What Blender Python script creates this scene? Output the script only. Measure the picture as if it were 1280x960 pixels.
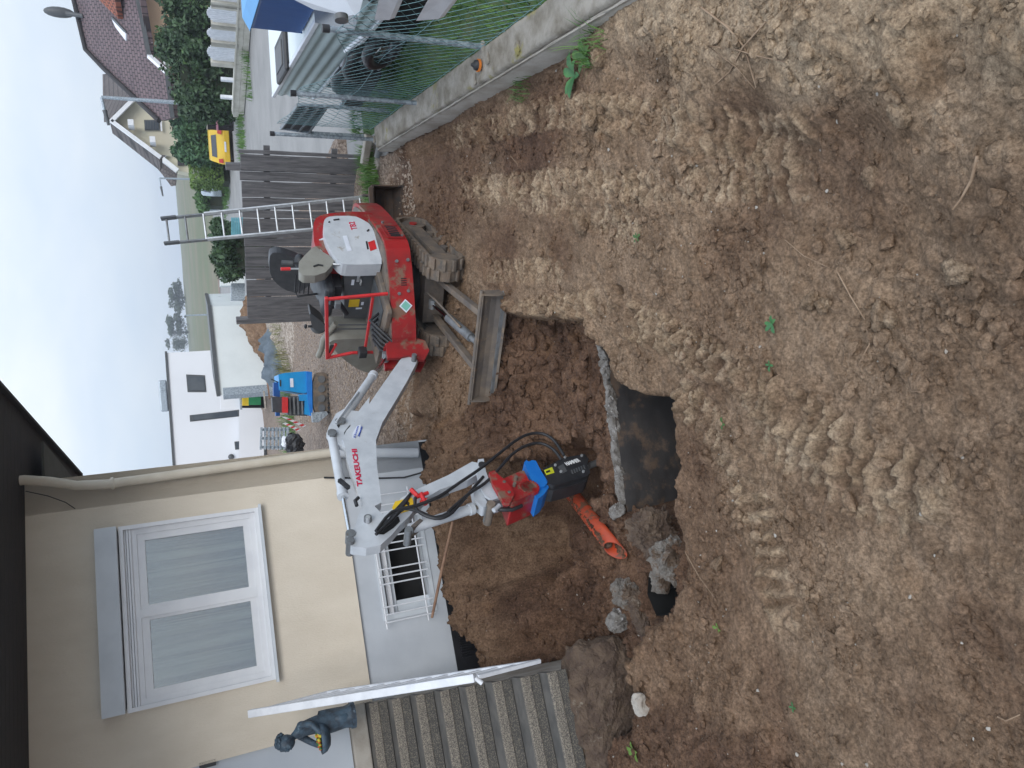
import bpy, math, random
import numpy as np
from mathutils import Matrix, Vector
random.seed(7); rng=np.random.default_rng(11)
S=bpy.context.scene
for o in list(bpy.data.objects): bpy.data.objects.remove(o)

# ------------------------------------------------------------ camera
H=2.7; TH=math.radians(23.6); RHO=math.radians(4.9); FPX=904.0
cF=np.array([0,math.cos(TH),-math.sin(TH)]); cR0=np.array([1.,0,0]); cU0=np.array([0,math.sin(TH),math.cos(TH)])
cR=math.cos(RHO)*cR0-math.sin(RHO)*cU0; cD=-math.cos(RHO)*cU0-math.sin(RHO)*cR0
cC=np.array([0,0,H])
cam=bpy.data.cameras.new('camera'); camo=bpy.data.objects.new('camera',cam); S.collection.objects.link(camo)
# the phone was held on its side: image x runs down the upright view, image y runs to its left
ax=Vector(cD); ay=Vector(cR); az=Vector(-cF)
m=Matrix((ax,ay,az)).transposed().to_4x4(); m.translation=Vector(cC); camo.matrix_world=m
cam.sensor_fit='HORIZONTAL'; cam.sensor_width=36; cam.lens=36*FPX/1280; cam.clip_end=2000; cam.clip_start=0.05
S.camera=camo
S.render.resolution_x=1024; S.render.resolution_y=768
# ------------------------------------------------------------ world, sun, exposure
SUN_EL=math.radians(38); SUN_AZ=math.radians(165)      # bright overcast sky, weak soft sun
w=bpy.data.worlds.new('World'); S.world=w; w.use_nodes=True
nt=w.node_tree; nt.nodes.clear()
def wn(t): return nt.nodes.new(t)
sky=wn('ShaderNodeTexSky'); sky.sky_type='NISHITA'; sky.sun_disc=False; sky.sun_elevation=SUN_EL; sky.sun_rotation=SUN_AZ
tc=wn('ShaderNodeTexCoord'); mp=wn('ShaderNodeMapping'); mp.inputs['Scale'].default_value=(1.0,1.0,2.6)
ns=wn('ShaderNodeTexNoise'); ns.inputs['Scale'].default_value=1.7; ns.inputs['Detail'].default_value=6; ns.inputs['Roughness'].default_value=.55
rp=wn('ShaderNodeValToRGB'); rp.color_ramp.elements[0].position=.33; rp.color_ramp.elements[1].position=.69
rp.color_ramp.elements[0].color=(5.2,6.5,8.3,1); rp.color_ramp.elements[1].color=(8.0,8.6,9.3,1)
mx=wn('ShaderNodeMixRGB'); mx.inputs[0].default_value=.92
bg=wn('ShaderNodeBackground'); bg.inputs[1].default_value=.1
out=wn('ShaderNodeOutputWorld')
nt.links.new(tc.outputs['Generated'],mp.inputs[0]); nt.links.new(mp.outputs[0],ns.inputs['Vector']); nt.links.new(ns.outputs[0],rp.inputs[0])
sx=wn('ShaderNodeSeparateXYZ'); nt.links.new(tc.outputs['Generated'],sx.inputs[0])
mr=wn('ShaderNodeMapRange'); mr.inputs['From Min'].default_value=.05; mr.inputs['From Max'].default_value=1.; mr.inputs['To Min'].default_value=1.; mr.inputs['To Max'].default_value=1.9   # overcast dome: about three times as bright overhead as at the horizon
nt.links.new(sx.outputs['Z'],mr.inputs['Value'])
ml=wn('ShaderNodeMixRGB'); ml.blend_type='MULTIPLY'; ml.inputs[0].default_value=1.; nt.links.new(rp.outputs[0],ml.inputs[1]); nt.links.new(mr.outputs[0],ml.inputs[2])
nt.links.new(sky.outputs[0],mx.inputs[1]); nt.links.new(ml.outputs[0],mx.inputs[2]); nt.links.new(mx.outputs[0],bg.inputs[0]); nt.links.new(bg.outputs[0],out.inputs[0])
sl=bpy.data.lights.new('sun','SUN'); sl.energy=1.5; sl.angle=math.radians(34); sl.color=(1,.96,.9)
so=bpy.data.objects.new('sun',sl); S.collection.objects.link(so)
sd=Vector((math.sin(SUN_AZ)*math.cos(SUN_EL), math.cos(SUN_AZ)*math.cos(SUN_EL), math.sin(SUN_EL)))
so.rotation_euler=sd.to_track_quat('Z','Y').to_euler()
S.view_settings.view_transform='Standard'; S.view_settings.look='None'; S.view_settings.exposure=0.16; S.view_settings.gamma=1
# ------------------------------------------------------------ pixel helpers: a photograph pixel -> a place in the yard
def ray(x,y): return cF*FPX+cR*((960-y)-480)+cD*(x-640)
def pz(x,y,z=0.):
    d=ray(x,y); return cC+d*((z-H)/d[2])
def pY(x,y,Y):
    d=ray(x,y); return cC+d*(Y/d[1])
def plane(x,y,p0,n):
    d=ray(x,y); return cC+d*(np.dot(np.array(p0)-cC,n)/d.dot(n))
def V(*a): return np.array(a,float)
# ------------------------------------------------------------ materials
MATS={}
def thin_glass():
    m=bpy.data.materials.new('window_glass'); m.use_nodes=True; t=m.node_tree; t.nodes.clear()
    o=t.nodes.new('ShaderNodeOutputMaterial'); a=t.nodes.new('ShaderNodeBsdfTransparent'); a.inputs[0].default_value=(.86,.9,.9,1); g=t.nodes.new('ShaderNodeBsdfGlossy'); g.inputs['Roughness'].default_value=.02
    n=t.nodes.new('ShaderNodeTexNoise'); n.inputs['Scale'].default_value=2.2; b=t.nodes.new('ShaderNodeBump'); b.inputs['Strength'].default_value=.12; b.inputs['Distance'].default_value=.02; t.links.new(n.outputs[0],b.inputs['Height']); t.links.new(b.outputs[0],g.inputs['Normal'])
    f=t.nodes.new('ShaderNodeFresnel'); f.inputs[0].default_value=1.6; ad=t.nodes.new('ShaderNodeMath'); ad.operation='MULTIPLY_ADD'; ad.inputs[1].default_value=2.; ad.inputs[2].default_value=.13; t.links.new(f.outputs[0],ad.inputs[0])
    x=t.nodes.new('ShaderNodeMixShader'); t.links.new(ad.outputs[0],x.inputs[0]); t.links.new(a.outputs[0],x.inputs[1]); t.links.new(g.outputs[0],x.inputs[2]); t.links.new(x.outputs[0],o.inputs[0]); return m
def mat(name,col,rough=.6,metal=0.,col2=None,nscale=6.,bump=0.,bscale=40.,spec=.5,detail=5,mixpos=(.4,.65),col3=None,c3pos=.62,c3scale=2.,alpha=1.,trans=0.,coord='Object',bdist=.01,stretch=None,emit=None):
    if name in MATS: return MATS[name]
    m=bpy.data.materials.new(name); m.use_nodes=True; t=m.node_tree; b=t.nodes['Principled BSDF']
    b.inputs['Base Color'].default_value=(*col,1); b.inputs['Roughness'].default_value=rough; b.inputs['Metallic'].default_value=metal
    b.inputs['Specular IOR Level'].default_value=spec
    if trans: b.inputs['Transmission Weight'].default_value=trans; b.inputs['IOR'].default_value=1.45
    if alpha<1: b.inputs['Alpha'].default_value=alpha
    if col2 is None and bump==0 and col3 is None: col2=tuple(c*.82 for c in col)
    tcn=t.nodes.new('ShaderNodeTexCoord'); mpn=t.nodes.new('ShaderNodeMapping'); t.links.new(tcn.outputs[coord],mpn.inputs[0])
    if stretch: mpn.inputs['Scale'].default_value=stretch
    def noise(sc,d=detail,r=.6):
        n=t.nodes.new('ShaderNodeTexNoise'); n.inputs['Scale'].default_value=sc; n.inputs['Detail'].default_value=d; n.inputs['Roughness'].default_value=r
        t.links.new(mpn.outputs[0],n.inputs['Vector']); return n
    src=None
    if col2 is not None:
        n=noise(nscale); r=t.nodes.new('ShaderNodeValToRGB'); r.color_ramp.elements[0].position=mixpos[0]; r.color_ramp.elements[1].position=mixpos[1]
        r.color_ramp.elements[0].color=(*col,1); r.color_ramp.elements[1].color=(*col2,1)
        t.links.new(n.outputs[0],r.inputs[0]); src=r.outputs[0]
    if col3 is not None:
        n=noise(c3scale,8,.7); r=t.nodes.new('ShaderNodeValToRGB'); r.color_ramp.elements[0].position=c3pos; r.color_ramp.elements[1].position=c3pos+.08
        r.color_ramp.elements[0].color=(0,0,0,1); r.color_ramp.elements[1].color=(1,1,1,1); t.links.new(n.outputs[0],r.inputs[0])
        mxx=t.nodes.new('ShaderNodeMixRGB'); t.links.new(r.outputs[0],mxx.inputs[0])
        if src is not None: t.links.new(src,mxx.inputs[1])
        else: mxx.inputs[1].default_value=(*col,1)
        mxx.inputs[2].default_value=(*col3,1); src=mxx.outputs[0]
    if src is not None: t.links.new(src,b.inputs['Base Color'])
    if bump:
        n=noise(bscale,6,.65); bp=t.nodes.new('ShaderNodeBump'); bp.inputs['Strength'].default_value=bump; bp.inputs['Distance'].default_value=bdist
        t.links.new(n.outputs[0],bp.inputs['Height']); t.links.new(bp.outputs[0],b.inputs['Normal'])
    if emit: b.inputs['Emission Color'].default_value=(*emit,1); b.inputs['Emission Strength'].default_value=1
    MATS[name]=m; return m
def band_mat(name,ca,cb,sx,sy,rough=.8,bump=.6):
    """colour + relief of roof tiles from the UV map (metres)"""
    m=bpy.data.materials.new(name); m.use_nodes=True; t=m.node_tree; b=t.nodes['Principled BSDF']; b.inputs['Roughness'].default_value=rough
    uv=t.nodes.new('ShaderNodeUVMap'); br=t.nodes.new('ShaderNodeTexBrick'); t.links.new(uv.outputs[0],br.inputs['Vector'])
    br.inputs['Scale'].default_value=1; br.inputs['Brick Width'].default_value=sx; br.inputs['Row Height'].default_value=sy; br.inputs['Mortar Size'].default_value=.035
    br.inputs['Color1'].default_value=(*ca,1); br.inputs['Color2'].default_value=(*cb,1); br.inputs['Mortar'].default_value=(ca[0]*.3,ca[1]*.3,ca[2]*.3,1); br.inputs['Mortar Smooth'].default_value=.3
    n=t.nodes.new('ShaderNodeTexNoise'); n.inputs['Scale'].default_value=.7; n.inputs['Detail'].default_value=6; t.links.new(uv.outputs[0],n.inputs['Vector'])
    mx=t.nodes.new('ShaderNodeMixRGB'); mx.blend_type='MULTIPLY'; mx.inputs[0].default_value=.55; t.links.new(br.outputs[0],mx.inputs[1]); t.links.new(n.outputs['Fac'],mx.inputs[2])
    t.links.new(mx.outputs[0],b.inputs['Base Color'])
    bp=t.nodes.new('ShaderNodeBump'); bp.inputs['Strength'].default_value=bump; bp.inputs['Distance'].default_value=.05; bp.invert=True
    t.links.new(br.outputs['Fac'],bp.inputs['Height']); t.links.new(bp.outputs[0],b.inputs['Normal']); return m

M=dict(
 render=mat('cream_render',(.74,.665,.555),.85,col2=(.64,.565,.46),nscale=3.,mixpos=(.3,.75),stretch=(1,1,.45),bump=.6,bscale=90,bdist=.006,col3=(.36,.30,.23),c3pos=.69,c3scale=13),
 plinth=mat('grey_plinth_paint',(.50,.53,.57),.7,col2=(.44,.47,.51),nscale=2,bump=.3,bscale=60,bdist=.004,col3=(.55,.54,.56),c3pos=.64,c3scale=1.6),
 pvc=mat('white_pvc',(.76,.77,.79),.32,col2=(.70,.71,.74),nscale=5),
 pvcgrey=mat('grey_pvc',(.62,.66,.70),.4,col2=(.56,.60,.64),nscale=4),
 creampipe=mat('cream_pipe_paint',(.62,.56,.46),.45,col2=(.54,.48,.38),nscale=4),
 glass=thin_glass(),
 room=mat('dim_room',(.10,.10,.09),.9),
 curtain=mat('net_curtain',(.42,.44,.38),.9,col2=(.10,.11,.10),nscale=1.,stretch=(9,9,.35),mixpos=(.42,.58)),  # dark upright streaks paint the shade of the folds into the colour
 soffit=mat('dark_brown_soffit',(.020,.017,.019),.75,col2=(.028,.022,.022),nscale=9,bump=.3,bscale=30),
 white=mat('white_metal_paint',(.72,.74,.78),.4,col2=(.62,.64,.68),nscale=8,col3=(.25,.2,.16),c3pos=.69,c3scale=14),
 exwhite=mat('machine_white_paint',(.55,.58,.62),.38,col2=(.45,.48,.52),nscale=5,col3=(.30,.27,.23),c3pos=.62,c3scale=7,bump=.05,bscale=30),
 red=mat('machine_red_paint',(.36,.018,.02),.4,col2=(.24,.018,.02),nscale=4,col3=(.20,.12,.085),c3pos=.53,c3scale=5,bump=.06,bscale=30),
 redbright=mat('bright_red_paint',(.62,.03,.035),.35,col2=(.5,.03,.03),nscale=6),
 blue=mat('blue_paint',(.01,.16,.55),.4,col2=(.02,.2,.6),nscale=6,col3=(.12,.12,.12),c3pos=.68,c3scale=12),
 ltblue=mat('light_blue_paint',(.01,.28,.62),.35,col2=(.015,.24,.55),nscale=5,col3=(.08,.14,.2),c3pos=.66,c3scale=8),
 black=mat('black_plastic',(.018,.019,.022),.5,col2=(.03,.03,.034),nscale=10,bump=.1,bscale=60),
 rubber=mat('dirty_rubber',(.10,.088,.078),.85,col2=(.22,.172,.13),nscale=9,bump=.3,bscale=50,col3=(.16,.12,.09),c3pos=.5,c3scale=8),
 mudsteel=mat('muddy_steel',(.125,.11,.10),.7,metal=.2,col2=(.21,.17,.135),nscale=5,bump=.4,bscale=30,col3=(.24,.18,.13),c3pos=.56,c3scale=6),
 steelgrey=mat('grey_steel',(.22,.235,.25),.5,metal=.4,col2=(.15,.155,.16),nscale=10,col3=(.2,.16,.12),c3pos=.6,c3scale=9),
 chrome=mat('chrome_rod',(.72,.74,.76),.15,metal=1.,col2=(.66,.68,.7),nscale=20),
 bucket_rust=mat('rusty_steel',(.12,.075,.05),.75,metal=.2,col2=(.05,.045,.045),nscale=7,bump=.4,bscale=40),
 seat=mat('charcoal_vinyl',(.035,.038,.045),.45,col2=(.05,.053,.06),nscale=12,bump=.1,bscale=50),
 dkgrey=mat('dark_grey_plastic',(.07,.078,.088),.5,col2=(.10,.10,.10),nscale=6,col3=(.2,.16,.12),c3pos=.64,c3scale=6),
 beige=mat('beige_grey_plastic',(.27,.265,.235),.5,col2=(.22,.21,.185),nscale=5,col3=(.16,.13,.10),c3pos=.62,c3scale=7),
 yellow=mat('yellow_sticker',(.75,.5,.02),.5,col2=(.65,.42,.02),nscale=10),
 lime=mat('lime_sticker',(.6,.62,.03),.5),
 textred=mat('red_lettering',(.55,.01,.06),.4), textwhite=mat('white_lettering',(.8,.8,.8),.5), textblue=mat('blue_lettering',(.02,.07,.4),.5), sticker=mat('white_sticker',(.72,.76,.85),.4),
 textblack=mat('black_lettering',(.02,.02,.02),.5), green=mat('green_sticker',(.2,.5,.42),.45),
 membrane=mat('black_membrane',(.012,.013,.016),.35,col2=(.02,.02,.024),nscale=8,bump=.2,bscale=30),
 bitumen=mat('bitumen_wall',(.035,.033,.034),.62,col2=(.055,.050,.048),nscale=3,bump=.5,bscale=14,col3=(.115,.08,.058),c3pos=.50,c3scale=3.3),
 concrete=mat('broken_concrete',(.17,.15,.13),.9,col2=(.32,.30,.275),nscale=9,bump=1.,bscale=45,bdist=.03,col3=(.13,.088,.06),c3pos=.47,c3scale=5),
 lime_rim=mat('chalky_concrete',(.24,.225,.21),.9,col2=(.11,.095,.08),nscale=14,bump=.9,bscale=40,bdist=.02,col3=(.56,.55,.55),c3pos=.58,c3scale=16),
 orange=mat('orange_pvc_pipe',(.46,.065,.022),.45,col2=(.36,.055,.025),nscale=7,col3=(.13,.07,.045),c3pos=.52,c3scale=5,bump=.1,bscale=30),
 wood=mat('grey_weathered_wood',(.16,.155,.16),.8,col2=(.085,.082,.088),nscale=5,bump=.5,bscale=18,stretch=(5,5,.5),col3=(.22,.21,.21),c3pos=.6,c3scale=6),
 wood2=mat('brown_pole_wood',(.28,.17,.11),.8,col2=(.18,.10,.065),nscale=9,bump=.3,bscale=30),
 alu=mat('aluminium',(.58,.60,.62),.4,metal=.55,col2=(.45,.46,.48),nscale=12),
 galv=mat('galvanised_steel',(.42,.48,.53),.45,metal=.35,col2=(.25,.29,.33),nscale=26,mixpos=(.45,.55)),
 wire=mat('green_coated_wire',(.10,.20,.22),.5,col2=(.16,.27,.29),nscale=12),
 kerbwall=mat('mossy_concrete',(.33,.30,.26),.9,col2=(.18,.155,.12),nscale=5,bump=.8,bscale=26,bdist=.015,col3=(.25,.22,.08),c3pos=.58,c3scale=3.2),
 kerbface=mat('pale_concrete',(.40,.37,.33),.9,col2=(.27,.24,.20),nscale=3,bump=.5,bscale=35,bdist=.008),
 tread=mat('washed_concrete_tread',(.085,.082,.078),.8,col2=(.14,.132,.122),nscale=5,bump=.3,bscale=60,bdist=.004),
 nosing=mat('pebbled_concrete',(.30,.265,.21),.85,col2=(.085,.075,.07),nscale=110,detail=3,mixpos=(.36,.60),bump=.9,bscale=90,bdist=.005),
 riser=mat('pebbled_dark_concrete',(.06,.056,.052),.8,col2=(.17,.15,.12),nscale=120,detail=2,mixpos=(.5,.6),bump=.8,bscale=60,bdist=.006),
 conglom=mat('earthy_conglomerate',(.10,.066,.048),.95,col2=(.17,.118,.082),nscale=9,bump=1.,bscale=40,bdist=.04,col3=(.27,.22,.17),c3pos=.60,c3scale=14),
 slate=mat('slate_blue_patina',(.055,.095,.135),.55,col2=(.025,.035,.05),nscale=14,bump=.5,bscale=40,col3=(.14,.2,.25),c3pos=.62,c3scale=12),
 door=mat('pale_grey_door',(.48,.52,.57),.45,col2=(.44,.48,.53),nscale=1.5),
 grass=mat('grass_blades',(.06,.15,.03),.7,col2=(.12,.22,.045),nscale=3),
 leafdark=mat('dark_hedge_leaf',(.018,.045,.016),.6,col2=(.05,.10,.035),nscale=2.2,col3=(.09,.17,.04),c3pos=.58,c3scale=.9),
 leafmid=mat('mid_green_leaf',(.035,.09,.02),.6,col2=(.07,.15,.03),nscale=4),
 leaflime=mat('fresh_green_leaf',(.09,.17,.03),.6,col2=(.14,.22,.04),nscale=2),
 leafbright=mat('bright_weed_leaf',(.03,.11,.035),.5,col2=(.06,.19,.05),nscale=12),
 needle=mat('conifer_leaf',(.03,.085,.035),.7,col2=(.075,.16,.065),nscale=2),
 farleaf=mat('far_tree_leaf',(.05,.075,.05),.8,col2=(.085,.11,.07),nscale=.6),
 bark=mat('bark',(.08,.06,.045),.9,bump=.5,bscale=20),
 peach=mat('peach_render',(.55,.38,.25),.9,col2=(.49,.33,.22),nscale=1),
 creamfar=mat('cream_render_far',(.62,.58,.44),.9,col2=(.57,.52,.4),nscale=.6),
 whitefar=mat('white_render',(.72,.73,.76),.85,col2=(.68,.69,.72),nscale=.4),
 whitelow=mat('off_white_render',(.68,.72,.72),.85,col2=(.62,.66,.66),nscale=.9,col3=(.50,.54,.54),c3pos=.64,c3scale=1.1),
 darkwin=mat('dark_window_pane',(.05,.06,.075),.15,spec=.6,col2=(.08,.09,.1),nscale=1),
 greyframe=mat('anthracite_frame',(.08,.085,.09),.5),
 road=mat('pale_asphalt',(.27,.262,.255),.9,col2=(.22,.215,.21),nscale=.7,bump=.3,bscale=60,bdist=.004,col3=(.22,.22,.22),c3pos=.64,c3scale=.35),
 blockw=mat('pale_block',(.52,.50,.44),.9,col2=(.42,.40,.34),nscale=3,bump=.3,bscale=20),
 caryellow=mat('yellow_car_paint',(.66,.43,.03),.3,col2=(.6,.39,.03),nscale=2),
 redlens=mat('red_lens',(.45,.02,.01),.25),
 tarp=mat('dark_blue_tarp',(.005,.065,.24),.42,col2=(.008,.085,.29),nscale=1.5,bump=.15,bscale=6,bdist=.03),
 tarplight=mat('light_blue_lid',(.09,.34,.66),.45,col2=(.08,.3,.6),nscale=3),
 sheet=mat('pale_green_sheet',(.42,.50,.50),.5,col2=(.36,.43,.43),nscale=1.6,col3=(.3,.36,.34),c3pos=.64,c3scale=4),
 gravel=mat('pale_gravel',(.34,.27,.21),.95,col2=(.23,.175,.135),nscale=20),
 fabric=mat('blue_grey_geotextile',(.12,.15,.18),.8,col2=(.07,.09,.11),nscale=3,bump=.8,bscale=4,bdist=.05),
 field=mat('field_green',(.12,.135,.075),.95,col2=(.18,.155,.105),nscale=.07,col3=(.12,.15,.075),c3pos=.55,c3scale=.03),
 ploughed=mat('ploughed_earth',(.22,.16,.125),.95,col2=(.17,.12,.09),nscale=.3),
 lawn=mat('lawn_soil',(.045,.09,.025),.95,col2=(.09,.11,.045),nscale=2.5,bump=.5,bscale=20),
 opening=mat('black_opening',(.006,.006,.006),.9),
 flower=mat('orange_flower',(.6,.12,.02),.6), flower2=mat('yellow_flower',(.6,.5,.05),.6),
 root=mat('dry_root',(.30,.21,.14),.9,col2=(.2,.13,.08),nscale=20),
 stone=mat('pale_stone',(.38,.35,.31),.9,col2=(.28,.24,.2),nscale=9,bump=.4,bscale=30),
 crategreen=mat('green_crate',(.02,.25,.09),.5),
 rusty=mat('orange_cap',(.75,.22,.03),.5),
)
# ------------------------------------------------------------ mesh helpers
def rotz(a): c,s=math.cos(a),math.sin(a); return np.array([[c,-s,0],[s,c,0],[0,0,1.]])
def unit(v): v=np.array(v,float); return v/(np.linalg.norm(v)+1e-12)
def basis(d):
    d=unit(d); u=np.array([0,0,1.]) if abs(d[2])<.9 else np.array([1.,0,0]); a=unit(np.cross(u,d)); b=np.cross(d,a); return a,b,d
class MB:
    def __init__(s,T=None): s.v=[]; s.f=[]; s.sm=[]; s.T=T; s.uv=None
    def add(s,vs,fs,smooth=False):
        o=len(s.v); s.v+= [tuple(map(float,p)) for p in vs]; s.f+=[tuple(o+i for i in f) for f in fs]; s.sm+=[smooth]*len(fs); return s
    def box(s,c,sz,R=None):
        c=np.array(c,float); h=np.array(sz,float)/2; vs=[]
        for i in range(8):
            p=np.array([h[0]*(1 if i&1 else -1),h[1]*(1 if i&2 else -1),h[2]*(1 if i&4 else -1)])
            if R is not None: p=R@p
            vs.append(c+p)
        return s.add(vs,[(0,2,3,1),(4,5,7,6),(0,1,5,4),(2,6,7,3),(0,4,6,2),(1,3,7,5)])
    def bar(s,p0,p1,w,h,up=(0,0,1)):
        p0=np.array(p0,float);p1=np.array(p1,float); d=unit(p1-p0); a=np.cross(up,d)
        if np.linalg.norm(a)<1e-3: a=np.cross((1,0,0),d)
        a=unit(a); b=np.cross(d,a); R=np.array([d,a,b]).T
        return s.box((p0+p1)/2,(np.linalg.norm(p1-p0),w,h),R)
    def tube(s,pts,r,n=8,cap=True,smooth=True):
        pts=[np.array(p,float) for p in pts]; rs=r if hasattr(r,'__len__') else [r]*len(pts)
        rings=[]; a0=None
        for i,p in enumerate(pts):
            d=(pts[min(i+1,len(pts)-1)]-pts[max(i-1,0)]); 
            if a0 is None: a,b,_=basis(d)
            else:
                dd=unit(d); a=unit(a0-dd*np.dot(a0,dd)); b=np.cross(dd,a)
            a0=a
            rings.append([p+rs[i]*(math.cos(2*math.pi*k/n)*a+math.sin(2*math.pi*k/n)*b) for k in range(n)])
        vs=[q for rg in rings for q in rg]; fs=[]
        for i in range(len(pts)-1):
            for k in range(n): fs.append((i*n+k,i*n+(k+1)%n,(i+1)*n+(k+1)%n,(i+1)*n+k))
        s.add(vs,fs,smooth)
        if cap:
            s.add(rings[0],[tuple(range(n))[::-1]]); s.add(rings[-1],[tuple(range(n))])
        return s
    def cyl(s,p0,p1,r,n=16): return s.tube([p0,p1],r,n)
    def prism(s,pts,ex,smooth=False):
        pts=[np.array(p,float) for p in pts]; ex=np.array(ex,float); n=len(pts)
        vs=pts+[p+ex for p in pts]
        s.add(vs,[tuple(range(n))[::-1],tuple(range(n,2*n))]); s.add(vs,[(i,(i+1)%n,n+(i+1)%n,n+i) for i in range(n)],smooth); return s
    def ball(s,c,r,n=12,m=8,smooth=True):
        c=np.array(c,float); r=np.array(r if hasattr(r,'__len__') else (r,r,r),float); vs=[]; fs=[]
        for j in range(m+1):
            t=math.pi*j/m
            for k in range(n):
                p=2*math.pi*k/n; vs.append(c+r*np.array([math.sin(t)*math.cos(p),math.sin(t)*math.sin(p),math.cos(t)]))
        for j in range(m):
            for k in range(n): fs.append((j*n+k,(j+1)*n+k,(j+1)*n+(k+1)%n,j*n+(k+1)%n))
        return s.add(vs,fs,smooth)
    def build(s,name,ma,parent=None,label=None,cat=None,group=None,kind=None,bevel=0,uv=None,seg=2):
        me=bpy.data.meshes.new(name); me.from_pydata(s.v,[],s.f); me.materials.append(ma)
        me.polygons.foreach_set('use_smooth',s.sm)
        if uv is not None:
            l=me.uv_layers.new(name='UVMap'); vi=np.zeros(len(me.loops),int); me.loops.foreach_get('vertex_index',vi)
            co=np.array(s.v)[vi]; a,b,o=uv; q=np.stack([(co-o)@a,(co-o)@b],1); l.data.foreach_set('uv',q.ravel())
        me.validate(); me.update()
        return link(name,me,parent,label,cat,group,kind,bevel,seg)
POST=None
def link(name,me,parent=None,label=None,cat=None,group=None,kind=None,bevel=0,seg=2):
    if POST is not None: me.transform(POST)
    o=bpy.data.objects.new(name,me); S.collection.objects.link(o)
    if parent is not None: o.parent=parent
    if bevel:
        b=o.modifiers.new('bevel','BEVEL'); b.width=bevel; b.segments=seg; b.limit_method='ANGLE'; b.angle_limit=math.radians(35)
        b.harden_normals=False
    tag(o,label,cat,group,kind); return o
def tag(o,label=None,cat=None,group=None,kind=None):
    if label: o['label']=label
    if cat: o['category']=cat
    if group: o['group']=group
    if kind: o['kind']=kind
def thing(name,label,cat,loc=(0,0,0),rz=0,group=None):
    o=bpy.data.objects.new(name,None); o.empty_display_size=.1; S.collection.objects.link(o); o.location=tuple(map(float,loc)); o.rotation_euler=(0,0,rz); tag(o,label,cat,group); return o
def localise(root_loc,rz):
    R=rotz(-rz); L=np.array(root_loc,float); return lambda p: R@(np.array(p,float)-L)
def npmesh(name,vs,fs,ma,smooth=False):
    """fast mesh from numpy arrays; fs is (n,3) or (n,4)"""
    me=bpy.data.meshes.new(name); k=fs.shape[1]
    me.vertices.add(len(vs)); me.vertices.foreach_set('co',np.ascontiguousarray(vs,dtype=np.float32).ravel())
    me.loops.add(fs.size); me.loops.foreach_set('vertex_index',np.ascontiguousarray(fs,dtype=np.int32).ravel())
    me.polygons.add(len(fs)); me.polygons.foreach_set('loop_start',np.arange(0,fs.size,k,dtype=np.int32)); 
    me.polygons.foreach_set('use_smooth',np.full(len(fs),smooth)); me.materials.append(ma); me.update(calc_edges=True); me.validate(); return me
def text(name,body,ma,parent,origin,xdir,ydir,height,length=None,depth=.002,bold=.0,squash=1.):
    cu=bpy.data.curves.new(name,'FONT'); cu.body=body; cu.size=1; cu.extrude=.01; cu.offset=bold; cu.resolution_u=2
    o=bpy.data.objects.new('tmp',cu); S.collection.objects.link(o); bpy.context.view_layer.update()
    me=bpy.data.meshes.new_from_object(o.evaluated_get(bpy.context.evaluated_depsgraph_get())); bpy.data.objects.remove(o)
    n=len(me.vertices); co=np.zeros(n*3); me.vertices.foreach_get('co',co); co=co.reshape(-1,3)
    x0,x1=co[:,0].min(),co[:,0].max(); y0,y1=co[:,1].min(),co[:,1].max()
    sx=(length/(x1-x0)) if length else height/(y1-y0); sy=height/(y1-y0)
    X=unit(xdir); Y=unit(np.array(ydir)-X*np.dot(ydir,X)); Z=np.cross(X,Y)
    p=np.array(origin)+np.outer((co[:,0]-x0)*sx,X)+np.outer((co[:,1]-y0)*sy,Y)+np.outer(co[:,2]*depth/.01,Z)
    me.vertices.foreach_set('co',p.ravel()); me.materials.clear(); me.materials.append(ma); me.update()
    me.name=name; return link(name,me,parent)
# ------------------------------------------------------------ numpy noise
def hsh(ix,iy,s):
    h=(ix.astype(np.int64)*374761393+iy.astype(np.int64)*668265263+s*982451653)&0xffffffff
    h=((h^(h>>13))*1274126177)&0xffffffff; h=h^(h>>16); return (h&0xffffff)/float(0xffffff)
def vnoise(x,y,s=0):
    ix=np.floor(x); iy=np.floor(y); fx=x-ix; fy=y-iy; fx=fx*fx*fx*(fx*(fx*6-15)+10); fy=fy*fy*fy*(fy*(fy*6-15)+10)
    a=hsh(ix,iy,s);b=hsh(ix+1,iy,s);c=hsh(ix,iy+1,s);d=hsh(ix+1,iy+1,s)
    return (a+(b-a)*fx)*(1-fy)+(c+(d-c)*fx)*fy
def fbm(x,y,oc=4,s=0,g=.5):
    r=0;a=1;t=0
    for i in range(oc): r=r+a*(vnoise(x*2**i+17*i,y*2**i-9*i,s+i)-.5); t+=a; a*=g
    return r/t*2
def lumps(x,y,s=0):
    """rounded clods: each cell carries a blob of its own height and size"""
    ix=np.floor(x); iy=np.floor(y); best=np.zeros_like(x)
    for dx in (-1,0,1):
        for dy in (-1,0,1):
            cx=ix+dx; cy=iy+dy; px=cx+.15+.7*hsh(cx,cy,s); py=cy+.15+.7*hsh(cx,cy,s+1); a=hsh(cx,cy,s+2); ang=hsh(cx,cy,s+4)*3.14
            r=.28+.42*hsh(cx,cy,s+3); ex=(x-px); ey=(y-py); c=np.cos(ang); sn=np.sin(ang)
            u=(ex*c+ey*sn)/r; w_=(-ex*sn+ey*c)/(r*.72); d=np.maximum(np.abs(u)*.35+.75*np.sqrt(u*u+w_*w_)*.9,0)
            b=np.clip(1-d*d,0,1)*a*a*(r/.5); best=np.maximum(best,b)
    return best
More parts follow.
